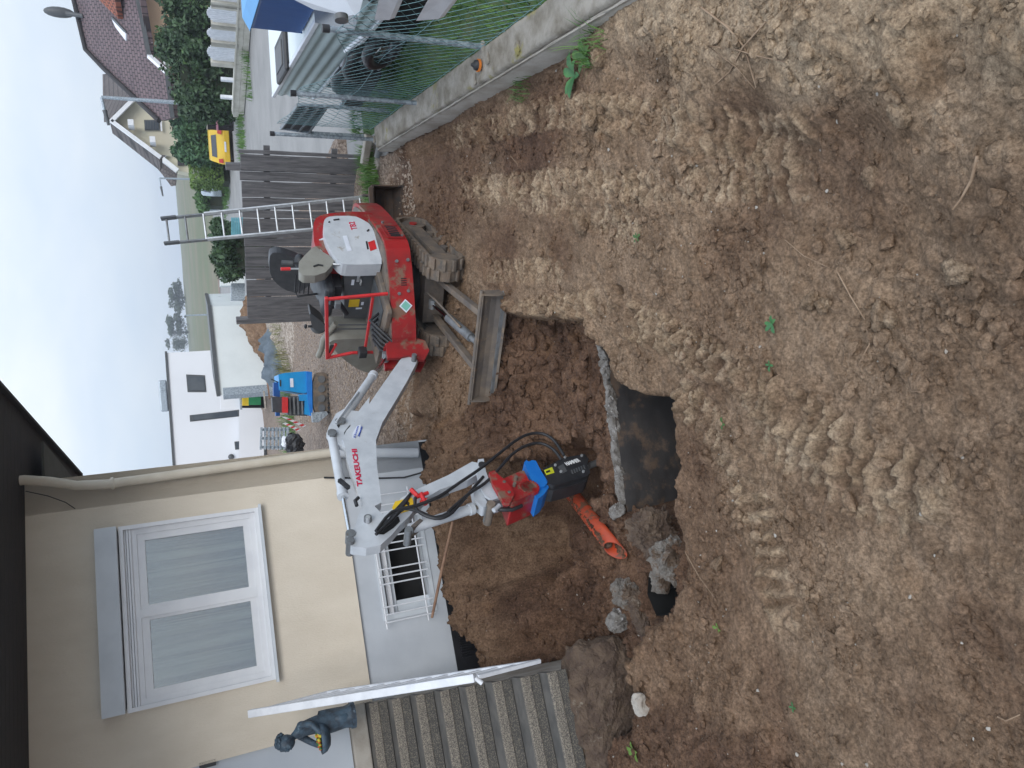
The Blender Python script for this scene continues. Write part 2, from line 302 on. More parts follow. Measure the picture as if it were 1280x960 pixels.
def sdf(x,y,P):
    P=np.array(P)[:,:2]; d=np.full(x.shape,1e9); ins=np.zeros(x.shape,bool)
    for i in range(len(P)):
        a=P[i]; b=P[(i+1)%len(P)]; e=b-a; wx=x-a[0]; wy=y-a[1]; t=np.clip((wx*e[0]+wy*e[1])/(e@e+1e-12),0,1)
        d=np.minimum(d,(wx-t*e[0])**2+(wy-t*e[1])**2)
        c=((a[1]>y)!=(b[1]>y))&(x<(b[0]-a[0])*(y-a[1])/(b[1]-a[1]+1e-12)+a[0]); ins^=c
    return np.where(ins,-1,1)*np.sqrt(d)
def sst(a,b,x): t=np.clip((x-a)/(b-a),0,1); return t*t*(3-2*t)
def idw(x,y,C,p=3.,soft=.02):
    num=0;den=0
    for cx,cy,cz in C:
        w_=1/((x-cx)**2+(y-cy)**2+soft)**(p/2); num=num+w_*cz; den=den+w_
    return num/den
# ------------------------------------------------------------ shared frames
WP=V(-2.42,6.93,0); WE=unit(V(.954,.30,0)); WN=V(WE[1],-WE[0],0)   # house wall: a point, its run, its outward normal
def onwall(px,py,off=0.): return plane(px,py,WP+WN*off,WN)
def wl(s,off,z): return WP+WE*s+WN*off+V(0,0,z)
def wcoord(p): q=np.array(p)-WP; return float(q@WE),float(q@WN),float(q[2])
WALLA=V(2.0,2.7,0); WALLB=V(3.24,9.45,0); WD=unit(WALLB-WALLA); WR=V(WD[1],-WD[0],0)  # garden wall front line, run, and direction away from the yard
def wallside(x,y): return (x-WALLA[0])*WR[0]+(y-WALLA[1])*WR[1]
# ============================================================ GROUND
def Wc(lst): return [(*pz(a,b,c)[:2],c) for a,b,c in lst]
TOP=Wc([(1270,900,0),(1270,480,0),(1150,700,0),(1100,480,.02),(1000,600,0),(1000,350,0),(900,500,0),(900,650,0),(860,400,.02),(850,560,0),(800,440,0),(760,300,.0),(700,350,.0),
 (700,90,0),(600,120,0),(640,220,0),(560,250,0),(500,200,.02),(560,330,0),(540,262,0),(605,350,0),(980,780,0.02),(1150,850,.04),
 (830,110,.02),(950,185,-.04),(1100,190,-.03),(1050,240,-.05),(1120,300,-.03),(900,60,.2),(850,30,.24),(800,10,.2),(1000,60,.22),(1000,10,.38),(1100,60,.2),(1100,10,.38),(1200,80,.12),(1270,20,.35),(1270,150,.12),
 (520,440,.05),(470,470,.18),(430,450,.18),(410,520,.2),(480,520,.3),(440,540,.28),(400,430,.15),(370,430,.15),(860,860,.02),(900,950,.20),(850,945,.22),(830,930,.16),(1000,950,.05)])
TOP+=[(-.3,7.9,.42),(-.1,9,.3),(-3,10,.4),(4,13,.1),(4,17,.1),(0,26,.2),(-4,26,.2),(3.4,.8,.35),(3.2,2.0,.35),(2.8,3.2,.28),(-3,1,.05),(2.1,3.2,.24)]
PIT=Wc([(612,400,-.12),(640,420,-.25),(700,430,-.33),(735,480,-.33),(690,500,-.3),(650,480,-.2),(625,500,-.08),(600,540,.06),(560,500,.1),(650,540,-.12),(700,560,-.38),(740,560,-.3),(752,620,-.3),(765,650,-.32),
 (720,610,-.66),(735,650,-.72),(722,690,-.7),(700,655,-.5),(745,720,-.5),(760,700,-.38),(690,740,-.3),(720,780,-.36),(660,700,.0),(640,640,.12),(600,600,.36),(560,580,.5),(540,560,.52),(530,600,.56),(540,680,.6),(560,760,.5),
 (600,820,.36),(600,700,.42),(640,780,.2),(680,810,-.05),(740,860,-.7),(762,900,-.75),(790,850,-.55),(770,830,-.65),(785,905,-.6),(750,950,-.8),(640,560,.02),(580,530,.25),(540,500,.2),(590,570,.33)])
PIT+=Wc([(528,560,.56),(530,600,.6),(533,640,.62),(540,700,.63),(552,740,.62),(566,770,.6),(585,800,.54),(600,830,.46),(516,548,.5),(540,640,.6),(552,700,.62)])
PIT+=Wc([(795,712,-.22),(862,742,-.08),(835,792,-.12),(790,752,-.22),(815,700,-.2),(800,780,-.2)])
PIT+=[(-3.3,6.0,-.3),(-3.6,5.2,-.6),(-2.9,5.2,-.5)]
RIM=[pz(*p,0)[:2] for p in [(598,362),(604,385),(628,388),(650,398),(700,400),(730,404),(740,428),(742,452),(762,476),(800,497),(834,500),(837,540),(842,580),(836,620),(842,650),(850,675),(858,705),(856,735),(842,768),(812,790),(800,830),(812,870),(800,905),(775,930),(775,990)]]
DUG=RIM+[(-4.6,3.6),(-4.6,7.5),(-.42,8.1),pz(505,545,.4)[:2],pz(540,515,.1)[:2],pz(606,520,0)[:2]]
TW0=V(.32,4.98,0); TW1=V(-1.02,4.86,0)        # front face of the buried tank wall
TR=[(.35,5.13),(-1.06,5.01),(-1.13,4.5)]+[pz(*p,0)[:2] for p in [(858,703),(850,675),(842,650),(836,620),(842,580),(837,540),(834,500),(800,497),(770,476)]]+[(.2,4.5)]
HOLE=[pz(*p,-.2)[:2] for p in [(800,718),(846,716),(856,740),(842,772),(810,774),(798,745)]]
HOLE2=[pz(*p,0)[:2] for p in [(770,354),(786,357),(785,372),(772,369)]]
def seg(x,y,pts):
    """distance to a poly-line and run along it"""
    bd=np.full(x.shape,1e9); bs=np.zeros(x.shape); L=0
    for a,b in zip(pts[:-1],pts[1:]):
        e=np.array(b)-np.array(a); l=np.hypot(*e); t=np.clip(((x-a[0])*e[0]+(y-a[1])*e[1])/l**2,0,1)
        d=np.hypot(x-a[0]-t*e[0],y-a[1]-t*e[1]); m=d<bd; bd=np.where(m,d,bd); bs=np.where(m,L+t*l,bs); L+=l
    return bd,bs
TRACKS=[([(640,395),(760,385),(830,415),(900,455),(980,505),(1060,560),(1160,610)],.155,.105,.052),([(850,490),(900,545),(940,610),(965,680),(985,760)],.14,.10,.038),
 ([(500,190),(620,160),(700,140),(800,145),(900,165),(1010,180)],.14,.085,.042),([(600,235),(700,228),(800,235),(900,230),(1000,225)],.12,.085,.03),
 ([(610,338),(700,338)],.12,.07,.022),([(560,230),(640,245),(720,260),(800,285)],.12,.075,.014),([(940,540),(1040,600),(1120,640)],.1,.09,.016)]
TRACKS=[([pz(*p,0)[:2] for p in a],b,c,d) for a,b,c,d in TRACKS]
def base_h(x,y):
    wx=x+.05*fbm(x*5,y*5,3,5); wy=y+.05*fbm(x*5,y*5,3,9)
    t=idw(x,y,TOP); p=idw(x,y,PIT,3.2,.01); k=sst(-.07,.05,sdf(wx,wy,DUG)+.0*x)
    z=p*(1-k)+t*k
    s2=sdf(wx*.6+x*.4,wy*.6+y*.4,TR); z=z+(-1.35-z)*sst(.02,-.13,s2)
    z=z+(-1.3-z)*sst(.015,-.025,sdf(x,y,HOLE)); z=z+(-.5-z)*sst(.0,-.03,sdf(x,y,HOLE2))
    return z,k,s2
HOL=[pz(a,b,-.6)[:2] for a,b in [(695,575),(742,570),(752,610),(750,650),(738,700),(722,722),(700,712),(688,660)]]
PIPE0=pz(700,598,-.48); PIPE1=pz(769,688,-.27)
def ground_h(x,y):
    z,k,s2=base_h(x,y)
    near=sst(16,8,y)
    in_pit=1-k
    wob=fbm(x*1.1,y*1.1,4,20)*.05*near
    gx=x+.03*fbm(x*9,y*9,2,77); gy=y+.03*fbm(x*9,y*9,2,78)
    l1=lumps(gx*4.2,gy*4.2,30); l2=lumps(gx*11,gy*11,41); l3=lumps(gx*27,gy*27,52)
    patch=sst(-.15,.35,fbm(x*.9+3,y*.9,3,60))      # crumbly areas against smoother, driven-over ones
    z=z+wob+(l1*.065*(.25+.75*patch)+l2*.042*(.4+.6*patch)+l3*.019)*near*(1+.5*in_pit)
    z=z+(fbm(x*14,y*14,4,90,.6)*.020+fbm(x*38,y*38,3,93,.6)*.011)*near+(in_pit*(s2>-.02))*fbm(x*3.5,y*3.5,4,95)*.09
    z=z-.05*in_pit*(s2>-.02)*(y<6.2)
    z=z+(np.minimum(z,-.74+.03*l1)-z)*sst(.14,-.10,sdf(gx,gy,HOL)+.04*fbm(x*4,y*4,3,301))
    d,s_=seg(x,y,[PIPE0[:2],PIPE1[:2]]); pzz=PIPE0[2]+(PIPE1[2]-PIPE0[2])*np.clip(s_/np.hypot(*(PIPE1-PIPE0)[:2]),0,1)
    z=z+(np.minimum(z,pzz-.06)-z)*sst(.24,.115,d)
    d,s_=seg(x,y,[(-.88,5.80),(-.68,5.22)]); z=z+(np.minimum(z,-.64+.42*s_)-z)*sst(.34,.18,d); pe2=PIPE1+(PIPE1-PIPE0)*.18
    z=z+(np.minimum(z,PIPE1[2]-.10)-z)*sst(.26,.10,np.hypot(x-pe2[0],y-pe2[1]))
    d,_=seg(x,y,[(.32,5.06),(-1.0,4.95)]); z=z+(np.minimum(z,-.275)-z)*sst(.22,.07,d)
    tm=0
    for pts,wd,sp,am in TRACKS:
        d,s_=seg(x+.02*fbm(x*7,y*7,2,3),y+.02*fbm(x*7,y*7,2,4),pts); mk=sst(wd,wd*.75,d)*k*sst(-.75,-.25,fbm(x*2.6,y*2.6,3,111))
        ph=s_/sp+.28*fbm(x*7,y*7,3,8)+.10*fbm(x*25,y*25,2,9); ph=ph-np.floor(ph); rib=sst(.0,.16,ph)*sst(.72,.38,ph)*(.45+.55*sst(-.5,.1,fbm(x*11,y*11,3,12)+.1))
        z=z-mk*.020+mk*am*1.6*rib*(.85+.7*fbm(x*18,y*18,3,33)); tm=np.maximum(tm,mk*rib)
        edge=sst(wd*1.35,wd*1.1,d)*sst(wd*.85,wd*1.05,d)*k; z=z+edge*.012*vnoise(x*22,y*22,5)
    ws=wallside(x,y); z=np.where((ws>.02)&(y<12.5),np.minimum(z,-.3),z)
    # under the house the sheet stays low
    hs=(x-WP[0])*WN[0]+(y-WP[1])*WN[1]; he=(x-WP[0])*WE[0]+(y-WP[1])*WE[1]
    z=z-(z+.45)*sst(.17,.06,hs+.03*fbm(x*3,y*3,3,66))*sst(2.02,1.9,he)*sst(-.2,-.05,hs)*(z>-.45)
    z=np.where((hs<-.06)&(he<1.9),-.9,z)
    return z,k,tm,patch
xs=np.concatenate([np.arange(-5.2,-3.4,.05),np.arange(-3.4,2.9,.0135),np.arange(2.9,4.6,.04)])
ys=[.55]; 
while ys[-1]<34:
    Y_=ys[-1]; ys.append(Y_+max(.0125,.0125+(Y_-4.2)*.0042 if Y_<9 else .034+(Y_-9)*.02))
ys=np.array(ys); GX,GY=np.meshgrid(xs,ys); print('ground grid',GX.shape)
GZ,GK,GTM,GPA=ground_h(GX,GY)
vs=np.stack([GX,GY,GZ],-1).reshape(-1,3); ny,nx=GX.shape
i0=(np.arange(ny-1)[:,None]*nx+np.arange(nx-1)[None,:]).ravel(); fs=np.stack([i0,i0+1,i0+nx+1,i0+nx],1)
def soil_material():
    m=bpy.data.materials.new('excavated_soil'); m.use_nodes=True; t=m.node_tree; b=t.nodes['Principled BSDF']; b.inputs['Roughness'].default_value=.92; b.inputs['Specular IOR Level'].default_value=.25
    geo=t.nodes.new('ShaderNodeNewGeometry')
    def n(sc,d=6,r=.6):
        q=t.nodes.new('ShaderNodeTexNoise'); q.inputs['Scale'].default_value=sc; q.inputs['Detail'].default_value=d; q.inputs['Roughness'].default_value=r; t.links.new(geo.outputs['Position'],q.inputs['Vector']); return q
    def ramp(src,a,b_,ca,cb):
        r=t.nodes.new('ShaderNodeValToRGB'); r.color_ramp.elements[0].position=a; r.color_ramp.elements[1].position=b_; r.color_ramp.elements[0].color=(*ca,1); r.color_ramp.elements[1].color=(*cb,1); t.links.new(src,r.inputs[0]); return r
    def mix(f,a,b_,bt='MIX'):
        q=t.nodes.new('ShaderNodeMixRGB'); q.blend_type=bt
        if isinstance(f,float): q.inputs[0].default_value=f
        else: t.links.new(f,q.inputs[0])
        t.links.new(a,q.inputs[1]); t.links.new(b_,q.inputs[2]); return q.outputs[0]
    at=t.nodes.new('ShaderNodeAttribute'); at.attribute_name='soil'; sp=t.nodes.new('ShaderNodeSeparateColor'); t.links.new(at.outputs['Color'],sp.inputs[0])
    base=ramp(n(1.3).outputs[0],.35,.65,(.170,.103,.063),(.280,.184,.116)).outputs[0]
    pit=ramp(n(2.2).outputs[0],.35,.68,(.100,.056,.036),(.195,.114,.070)).outputs[0]
    tan=ramp(n(3).outputs[0],.35,.65,(.35,.245,.152),(.47,.355,.24)).outputs[0]
    grv=ramp(n(26,3).outputs[0],.4,.62,(.17,.125,.095),(.36,.29,.235)).outputs[0]
    c=mix(sp.outputs['Red'],base,pit); c=mix(sp.outputs['Green'],c,tan); c=mix(sp.outputs['Blue'],c,grv)
    rust=ramp(n(1.7,5).outputs[0],.60,.72,(0,0,0),(1,1,1)).outputs[0]
    rc=t.nodes.new('ShaderNodeRGB'); rc.outputs[0].default_value=(.27,.15,.075,1)
    f=t.nodes.new('ShaderNodeMath'); f.operation='MULTIPLY'; t.links.new(rust,f.inputs[0]); f.inputs[1].default_value=.45; c=mix(f.outputs[0],c,rc.outputs[0])
    grain=ramp(n(55,5,.75).outputs[0],.3,.72,(.36,.34,.32),(1.55,1.57,1.60)).outputs[0]; c=mix(1.0,c,grain,'MULTIPLY')
    grain2=ramp(n(9,5,.7).outputs[0],.3,.7,(.60,.57,.55),(1.30,1.32,1.36)).outputs[0]; c=mix(1.0,c,grain2,'MULTIPLY')
    vo=t.nodes.new('ShaderNodeTexVoronoi'); vo.inputs['Scale'].default_value=38; t.links.new(geo.outputs['Position'],vo.inputs['Vector'])
    peb=ramp(vo.outputs['Distance'],.10,.16,(1,1,1),(0,0,0)).outputs[0]; vr=t.nodes.new('ShaderNodeSeparateColor'); t.links.new(vo.outputs['Color'],vr.inputs[0])
    g=t.nodes.new('ShaderNodeMath'); g.operation='GREATER_THAN'; t.links.new(vr.outputs[0],g.inputs[0]); g.inputs[1].default_value=.9
    pm=t.nodes.new('ShaderNodeMath'); pm.operation='MULTIPLY'; t.links.new(peb,pm.inputs[0]); t.links.new(g.outputs[0],pm.inputs[1])
    pc=t.nodes.new('ShaderNodeRGB'); pc.outputs[0].default_value=(.30,.24,.18,1); c=mix(pm.outputs[0],c,pc.outputs[0])
    t.links.new(c,b.inputs['Base Color'])
    b1=t.nodes.new('ShaderNodeBump'); b1.inputs['Strength'].default_value=.9; b1.inputs['Distance'].default_value=.02; t.links.new(n(60,6,.75).outputs[0],b1.inputs['Height'])
    b2=t.nodes.new('ShaderNodeBump'); b2.inputs['Strength'].default_value=.7; b2.inputs['Distance'].default_value=.006; t.links.new(n(170,4,.7).outputs[0],b2.inputs['Height']); t.links.new(b1.outputs[0],b2.inputs['Normal'])
    t.links.new(b2.outputs[0],b.inputs['Normal']); return m
SOIL=soil_material()
DAMP=[pz(*p,0)[:2] for p in [(745,880),(800,872),(860,872),(930,905),(990,935),(1020,990),(720,1010)]]   # freshly turned, still damp earth
DAMP2=[pz(*p,0)[:2] for p in [(485,250),(490,180),(600,120),(690,90),(720,120),(700,230),(640,330),(560,330)]]
def soil_attr(me,x,y,k,tm,jit=0):
    mound=sst(.08,.28,idw(x,y,TOP))*(x>.6)*(y<5); heapy=(1-k)*sst(.0,.35,idw(x,y,PIT))
    tan=np.clip(mound*1.0+.30*k*sst(0,.4,fbm(x*.8,y*.8,3,200))*(y<9)+.85*tm*sst(-.7,.1,fbm(x*8,y*8,3,240))*(y<7),0,1)
    red=np.clip((1-k)*(1-.70*heapy)+k*.45*sst(-.1,.3,fbm(x*1.2+9,y*1.2,3,210))*(1-mound),0,1)
    blu=sst(8.6,11,y+fbm(x*2,y*2,3,220)*.7)
    red=np.clip(red+.9*sst(.12,-.12,sdf(x,y,DAMP)+.12*fbm(x*4,y*4,3,230))*(1-.7*tm)+.55*sst(.3,-.3,sdf(x,y,DAMP2)+.2*fbm(x*4,y*4,3,231))*(1-.6*tm),0,1)
    red=np.where(y>8,red*(1-blu),red)
    col=np.stack([red,tan,blu,np.ones_like(x)],-1).reshape(-1,4).astype(np.float32)
    a=me.color_attributes.new(name='soil',type='FLOAT_COLOR',domain='POINT'); a.data.foreach_set('color',col.ravel())
me=npmesh('ground',vs,fs,SOIL,True); soil_attr(me,GX,GY,GK,GTM); gobj=link('ground',me,kind='structure')
xi=np.arange(len(xs)); yi=np.arange(len(ys))
def gz(x,y):
    x=np.atleast_1d(np.asarray(x,float)); y=np.atleast_1d(np.asarray(y,float))
    fx=np.clip(np.interp(x,xs,xi),0,nx-1.001); fy=np.clip(np.interp(y,ys,yi),0,ny-1.001); a=fx.astype(int); b=fy.astype(int); u=fx-a; v_=fy-b
    return (GZ[b,a]*(1-u)+GZ[b,a+1]*u)*(1-v_)+(GZ[b+1,a]*(1-u)+GZ[b+1,a+1]*u)*v_
def g1(x,y): return float(gz(x,y)[0])
def hit(px,py):
    """where the line of sight through a photograph pixel meets the ground"""
    d=unit(ray(px,py)); t=.8
    while t<40:
        p=cC+d*t
        if p[2]<=g1(p[0],p[1]): return V(p[0],p[1],g1(p[0],p[1]))
        t+=.012
    return p
# crumbs, clods and pebbles lying on the soil
def ico(sub):
    t=(1+5**.5)/2; v=[(-1,t,0),(1,t,0),(-1,-t,0),(1,-t,0),(0,-1,t),(0,1,t),(0,-1,-t),(0,1,-t),(t,0,-1),(t,0,1),(-t,0,-1),(-t,0,1)]
    f=[(0,11,5),(0,5,1),(0,1,7),(0,7,10),(0,10,11),(1,5,9),(5,11,4),(11,10,2),(10,7,6),(7,1,8),(3,9,4),(3,4,2),(3,2,6),(3,6,8),(3,8,9),(4,9,5),(2,4,11),(6,2,10),(8,6,7),(9,8,1)]
    v=[np.array(p)/np.linalg.norm(p) for p in v]
    for _ in range(sub):
        c={}; nf=[]
        def mid(a,b):
            k=(min(a,b),max(a,b))
            if k not in c: q=v[a]+v[b]; v.append(q/np.linalg.norm(q)); c[k]=len(v)-1
            return c[k]
        for a,b,d in f: x_,y_,z_=mid(a,b),mid(b,d),mid(d,a); nf+=[(a,x_,z_),(b,y_,x_),(d,z_,y_),(x_,y_,z_)]
        f=nf
    return np.array(v),np.array(f)
def rocks(n,px,py,r,sub,seed,sink=.35,flat=.7,pz_=None):
    g=np.random.default_rng(seed); bv,bf=ico(sub); nv=len(bv)
    A=g.normal(size=(n,3,3)); Q=np.linalg.qr(A)[0]
    sc=np.stack([np.ones(n),.6+.4*g.random(n),.45+.5*g.random(n)],1)
    wob=1+.28*g.normal(size=(n,nv)) if sub==0 else 1+.09*g.normal(size=(n,nv))
    if sub>0:
        dirs=g.normal(size=(n,3,3)); wob=wob+.24*np.sin(2.2*np.einsum('vj,nkj->nkv',bv,dirs)).sum(1)*.6
    P=bv[None]*np.clip(wob,.45,1.6)[...,None]*sc[:,None,:]; P=np.einsum('nvj,nkj->nvk',P,Q)*r[:,None,None]
    P[...,2]*=flat; z=gz(px,py) if pz_ is None else pz_
    P+=np.stack([px,py,z+r*(1-sink)*.35],1)[:,None,:]
    F=(bf[None]+(np.arange(n)*nv)[:,None,None]).reshape(-1,3); return P.reshape(-1,3),F
def scatter(n,seed,x0,x1,y0,y1,dens):
    g=np.random.default_rng(seed); X=[];Y=[]
    while sum(map(len,X))<n:
        x=g.uniform(x0,x1,n); y=y0+(y1-y0)*g.random(n)**1.5; k=g.random(n)<dens(x,y); X.append(x[k]);Y.append(y[k])
    return np.concatenate(X)[:n],np.concatenate(Y)[:n]
def dens(x,y):
    p=.12+.88*sst(-.1,.4,fbm(x*.9+3,y*.9,3,60)); q=sst(.0,.3,fbm(x*2.3,y*2.3,3,61))
    hs=(x-WP[0])*WN[0]+(y-WP[1])*WN[1]
    return np.clip(p*.5+q*.6+.35*(gz(x,y)>.08)*(x<.5)*(y>4.5),0,1)*(wallside(x,y)<-.05)*(hs>.05)*(gz(x,y)>-1.0)
def add_rocks(name,n,sub,rmin,rmax,seed,pw=2.5,area=(-3.6,3.0,.7,8.5),dn=dens,ma=None,sink=.35):
    x,y=scatter(n,seed,*area,dn); g=np.random.default_rng(seed+5); r=rmin+(rmax-rmin)*g.random(n)**pw
    P,F=rocks(n,x,y,r,sub,seed,sink); me=npmesh(name,P,F,ma or SOIL,sub>1)
    if ma is None:
        k=np.interp(P[:,0],xs,xi).astype(int); j=np.interp(P[:,1],ys,yi).astype(int); soil_attr(me,P[:,0],P[:,1],GK[j,k],GTM[j,k])
    return link(name,me,kind='stuff')
o=add_rocks('soil_crumbs',42000,0,.003,.014,101,1.6); tag(o,'loose brown soil crumbs strewn over the whole dug-over yard','soil crumbs')
o=add_rocks('soil_clods',6500,1,.010,.045,202,2.6); tag(o,'rounded brown earth clods scattered over the churned soil','soil clods')
pit_d=lambda x,y: ((1-GK[np.interp(y,ys,yi).astype(int),np.interp(x,xs,xi).astype(int)])>.6)*(gz(x,y)>-.5)*(gz(x,y)<.1)*1.
o=add_rocks('pit_clods',900,1,.015,.085,303,2.4,(-1.2,1.0,4.6,7.0),pit_d); tag(o,'dark crumbled earth lumps on the pit floor below the dozer blade','soil clods')
o=add_rocks('pebbles',700,1,.004,.011,404,2.,(-3.6,3.,.7,9.5),dens,M['stone'],.2); tag(o,'small pale pebbles showing in the brown soil','pebbles')
o=add_rocks('yard_gravel',9000,0,.008,.03,505,2.,(-.6,3.2,8.6,22),lambda x,y:(wallside(x,y)<0)*((x-WP[0])*WE[0]+(y-WP[1])*WE[1]>1.98)*1.,M['gravel'],.2); tag(o,'beige gravel and chippings covering the yard behind the digger','gravel')
# outer ground: four strips round the detailed sheet, out to the horizon
X0,X1,Y0,Y1=-5.2,float(xs[-1]),.55,float(ys[-1])
def strip(name,x0,x1,y0,y1,z,ma):
    MB().add([(x0,y0,z),(x1,y0,z),(x1,y1,z),(x0,y1,z)],[(0,1,2,3)]).build(name,ma,kind='structure')
strip('lawn',X1-1.35,60,-20,12.6,.16,M['lawn'])   # trimmed at the garden wall below
bpy.data.objects.remove(bpy.data.objects['lawn'])
la=WALLA+WR*.3-WD*4; lb=WALLB+WR*.3+WD*1.0
MB().add([(la[0],la[1],.17),(8.2,la[1],.17),(9.6,11.2,.17),(lb[0],lb[1],.17)],[(0,1,2,3)]).build('lawn',M['lawn'],kind='structure')
strip('terrain_left',-60,X0+.02,-20,60,-.02,M['ploughed'])
strip('terrain_near',X0,60,-20,Y0+.01,-.12,M['ploughed'])
strip('street',X1-1.2,60,9.8,75,-.03,M['road'])
strip('verge',-60,X1-1.2,Y1-.05,75,-.034,M['lawn'])
# rising field beyond the village
def fieldz(x,y): return -.15+np.clip((y-60)/260,0,1)**1.0*3.6+.0*x
fx_=np.linspace(-260,420,60); fy_=np.linspace(58,900,80); A,B=np.meshgrid(fx_,fy_)
Z=fieldz(A,B)+fbm(A*.01,B*.01,3,4)*1.2*sst(70,200,B)-(B<75)*.05
f0=(np.arange(79)[:,None]*60+np.arange(59)[None,:]).ravel()
link('field',npmesh('field',np.stack([A,B,Z],-1).reshape(-1,3),np.stack([f0,f0+1,f0+61,f0+60],1),M['field'],True),kind='structure')
# ============================================================ THE HOUSE
def wpix(px,py,off=0.):   # pixel on the wall plane -> (s, z)
    s,_,z=wcoord(onwall(px,py,off)); return s,z
CS=wpix(412,560)[0]                      # run of the far corner
ZP=1.42; ZB=.55; ZS=4.14
house=thing('house','cream rendered house with a grey basement plinth, white window and dark brown eaves','house',WP,0)
hl=lambda p: np.array(p,float)-WP
def hw(s,off,z): return hl(wl(s,off,z))
def wallslab(mb,s0,s1,z0,z1,o0,o1):
    mb.prism([hw(s0,o1,z0),hw(s1,o1,z0),hw(s1,o1,z1),hw(s0,o1,z1)],WN*(o0-o1))
# window opening from the photograph
wt=[wpix(150,888),wpix(143,660),wpix(337,850),wpix(320,636)]
W0=wt[2][0]+.03; W1=wt[3][0]-.03; WZ0=(wt[2][1]+wt[3][1])/2; WZT=(wpix(125,892)[1]+wpix(123,660)[1])/2; WZ1=WZT-.02
B0=wpix(505,770)[0]; B1=wpix(480,640)[0]; BZ1=wpix(472,700)[1]; BZ0=wpix(537,715)[1]
D0_=wpix(434,908)[0]; DZ0=wpix(434,908)[1]; DZ1=wpix(262,955)[1]+.35
mb=MB(); 
for s0,s1,z0,z1 in [(-4,D0_-1.0,1.40,ZS),(D0_-1.0,D0_,DZ1,ZS),(D0_,W0,ZP,ZS),(W0,W1,ZP,WZ0),(W0,W1,WZ1,ZS),(W1,CS,ZP,ZS)]: wallslab(mb,s0,s1,z0,z1,0,-.3)
mb.prism([hw(CS,0,ZP),hw(CS,-9,ZP),hw(CS,-9,ZS),hw(CS,0,ZS)],-WE*.3)
mb.build('wall',M['render'],house)
mb=MB()
for s0,s1,z0,z1 in [(-4,B0,ZB,ZP-.004),(B0,B1,BZ1,ZP-.004),(B0,B1,ZB,BZ0),(B1,CS-.02,ZB,ZP-.004)]: wallslab(mb,s0,s1,z0,z1,-.03,-.33)
mb.prism([hw(CS-.02,-.03,-.2),hw(CS-.02,-9,-.2),hw(CS-.02,-9,ZP-.004),hw(CS-.02,-.03,ZP-.004)],-WE*.3)
mb.build('plinth',M['plinth'],house)
MB().prism([hw(-4,-.02,-.95),hw(CS-.04,-.02,-.95),hw(CS-.04,-.02,ZB+.004),hw(-4,-.02,ZB+.004)],-WN*.03).build('drainage_membrane',M['membrane'],house)
mb=MB(); # dimpled ribs of the membrane
for i in range(34): mb.tube([hw(-.25+i*.0235,.0,ZB-.06),hw(-.25+i*.0235,.0,-.3)],.008,5)
mb.build('membrane_rib',M['membrane'],house,kind='stuff')
# dark boarded eaves with the roof above
e0=pz(98,594,ZS); e1=pz(-40,445,ZS)
sf=[hl(V(*e0[:2],ZS)),hl(V(*e1[:2],ZS)),hl(V(*(wl(-4,2.2,0))[:2],ZS)),hw(-4,-.2,ZS),hl(V(*(wl(CS-.6,-6,0))[:2],ZS)),hl(V(*(e0+WE*-.0-WN*4)[:2],ZS))]
sf=[hl(V(*e0[:2],ZS)),hl(V(*e1[:2],ZS)),hw(-4,2.6,ZS),hw(-4,-9,ZS),hl(V(*(e0-WN*4)[:2],ZS))]
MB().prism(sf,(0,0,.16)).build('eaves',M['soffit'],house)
mb=MB()
for k in range(13):
    o_=.09+k*.125; mb.bar(hw(-3.5,o_,ZS-.008),hw(CS+.9,o_-.0,ZS-.008),.112,.014)
# boards only under the eaves polygon: clip by the slanted verge
def clipboards():
    a=e0[:2]; b=e1[:2]; d=unit(np.append(b-a,0))[:2]
    boards=[]
    for k in range(14):
        o_=.01+k*.118
        def onv(off):   # run s where the verge line crosses this offset
            A=np.array([[WE[0],-d[0]],[WE[1],-d[1]]]); r=a-(WP[:2]+WN[:2]*off); s,_=np.linalg.solve(A,r); return s
        s0=onv(o_)-.02; s1=onv(o_+.112)-.02
        boards.append([hw(-3.6,o_,ZS-.012),hw(-3.6,o_+.112,ZS-.012),hw(s1,o_+.112,ZS-.012),hw(s0,o_,ZS-.012)])
    return boards
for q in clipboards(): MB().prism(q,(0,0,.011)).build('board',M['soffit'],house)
vb=MB(); vb.bar(hl(V(*e0[:2],ZS+.06)),hl(V(*e1[:2],ZS+.06)),.03,.22); 
for i in range(16):
    p=e0+(e1-e0)*(i+.5)/16; vb.ball(hl(V(p[0],p[1],ZS+.2)),(.16,.16,.07),8,5)
vb.build('verge_tile',M['soffit'],house,kind='stuff')
# --- main window
win=MB(); fr=.075
def frame(mb,s0,s1,z0,z1,t,o0,o1):
    wallslab(mb,s0,s1,z0,z0+t,o0,o1); wallslab(mb,s0,s1,z1-t,z1,o0,o1); wallslab(mb,s0,s0+t,z0+t,z1-t,o0,o1); wallslab(mb,s1-t,s1,z0+t,z1-t,o0,o1)
ztop=wpix(165,800)[1]; SBH=WZT-.20
frame(win,W0-.0,W1+.0,WZ0,SBH-.07,.05,.0,-.07)
wo=win.build('window',M['pvc'],house,bevel=.004)
mb=MB(); frame(mb,W0-.035,W1+.035,WZ0-.035,WZ1-.16,.035,.035,.0); mb.build('outer_trim',M['pvc'],wo,bevel=.004)
mb=MB(); wallslab(mb,W0-.03,W1+.03,WZT-.17,WZT,.11,-.05); mb.build('shutter_box',M['pvcgrey'],wo,bevel=.006)
mb=MB()
for k in range(3): wallslab(mb,W0,W1,SBH-.075+.022*k,SBH-.058+.022*k,.02-.012*k,-.06)
mb.build('shutter_slat',M['pvc'],wo)
mid=(W0+W1)/2; zt=SBH-.12
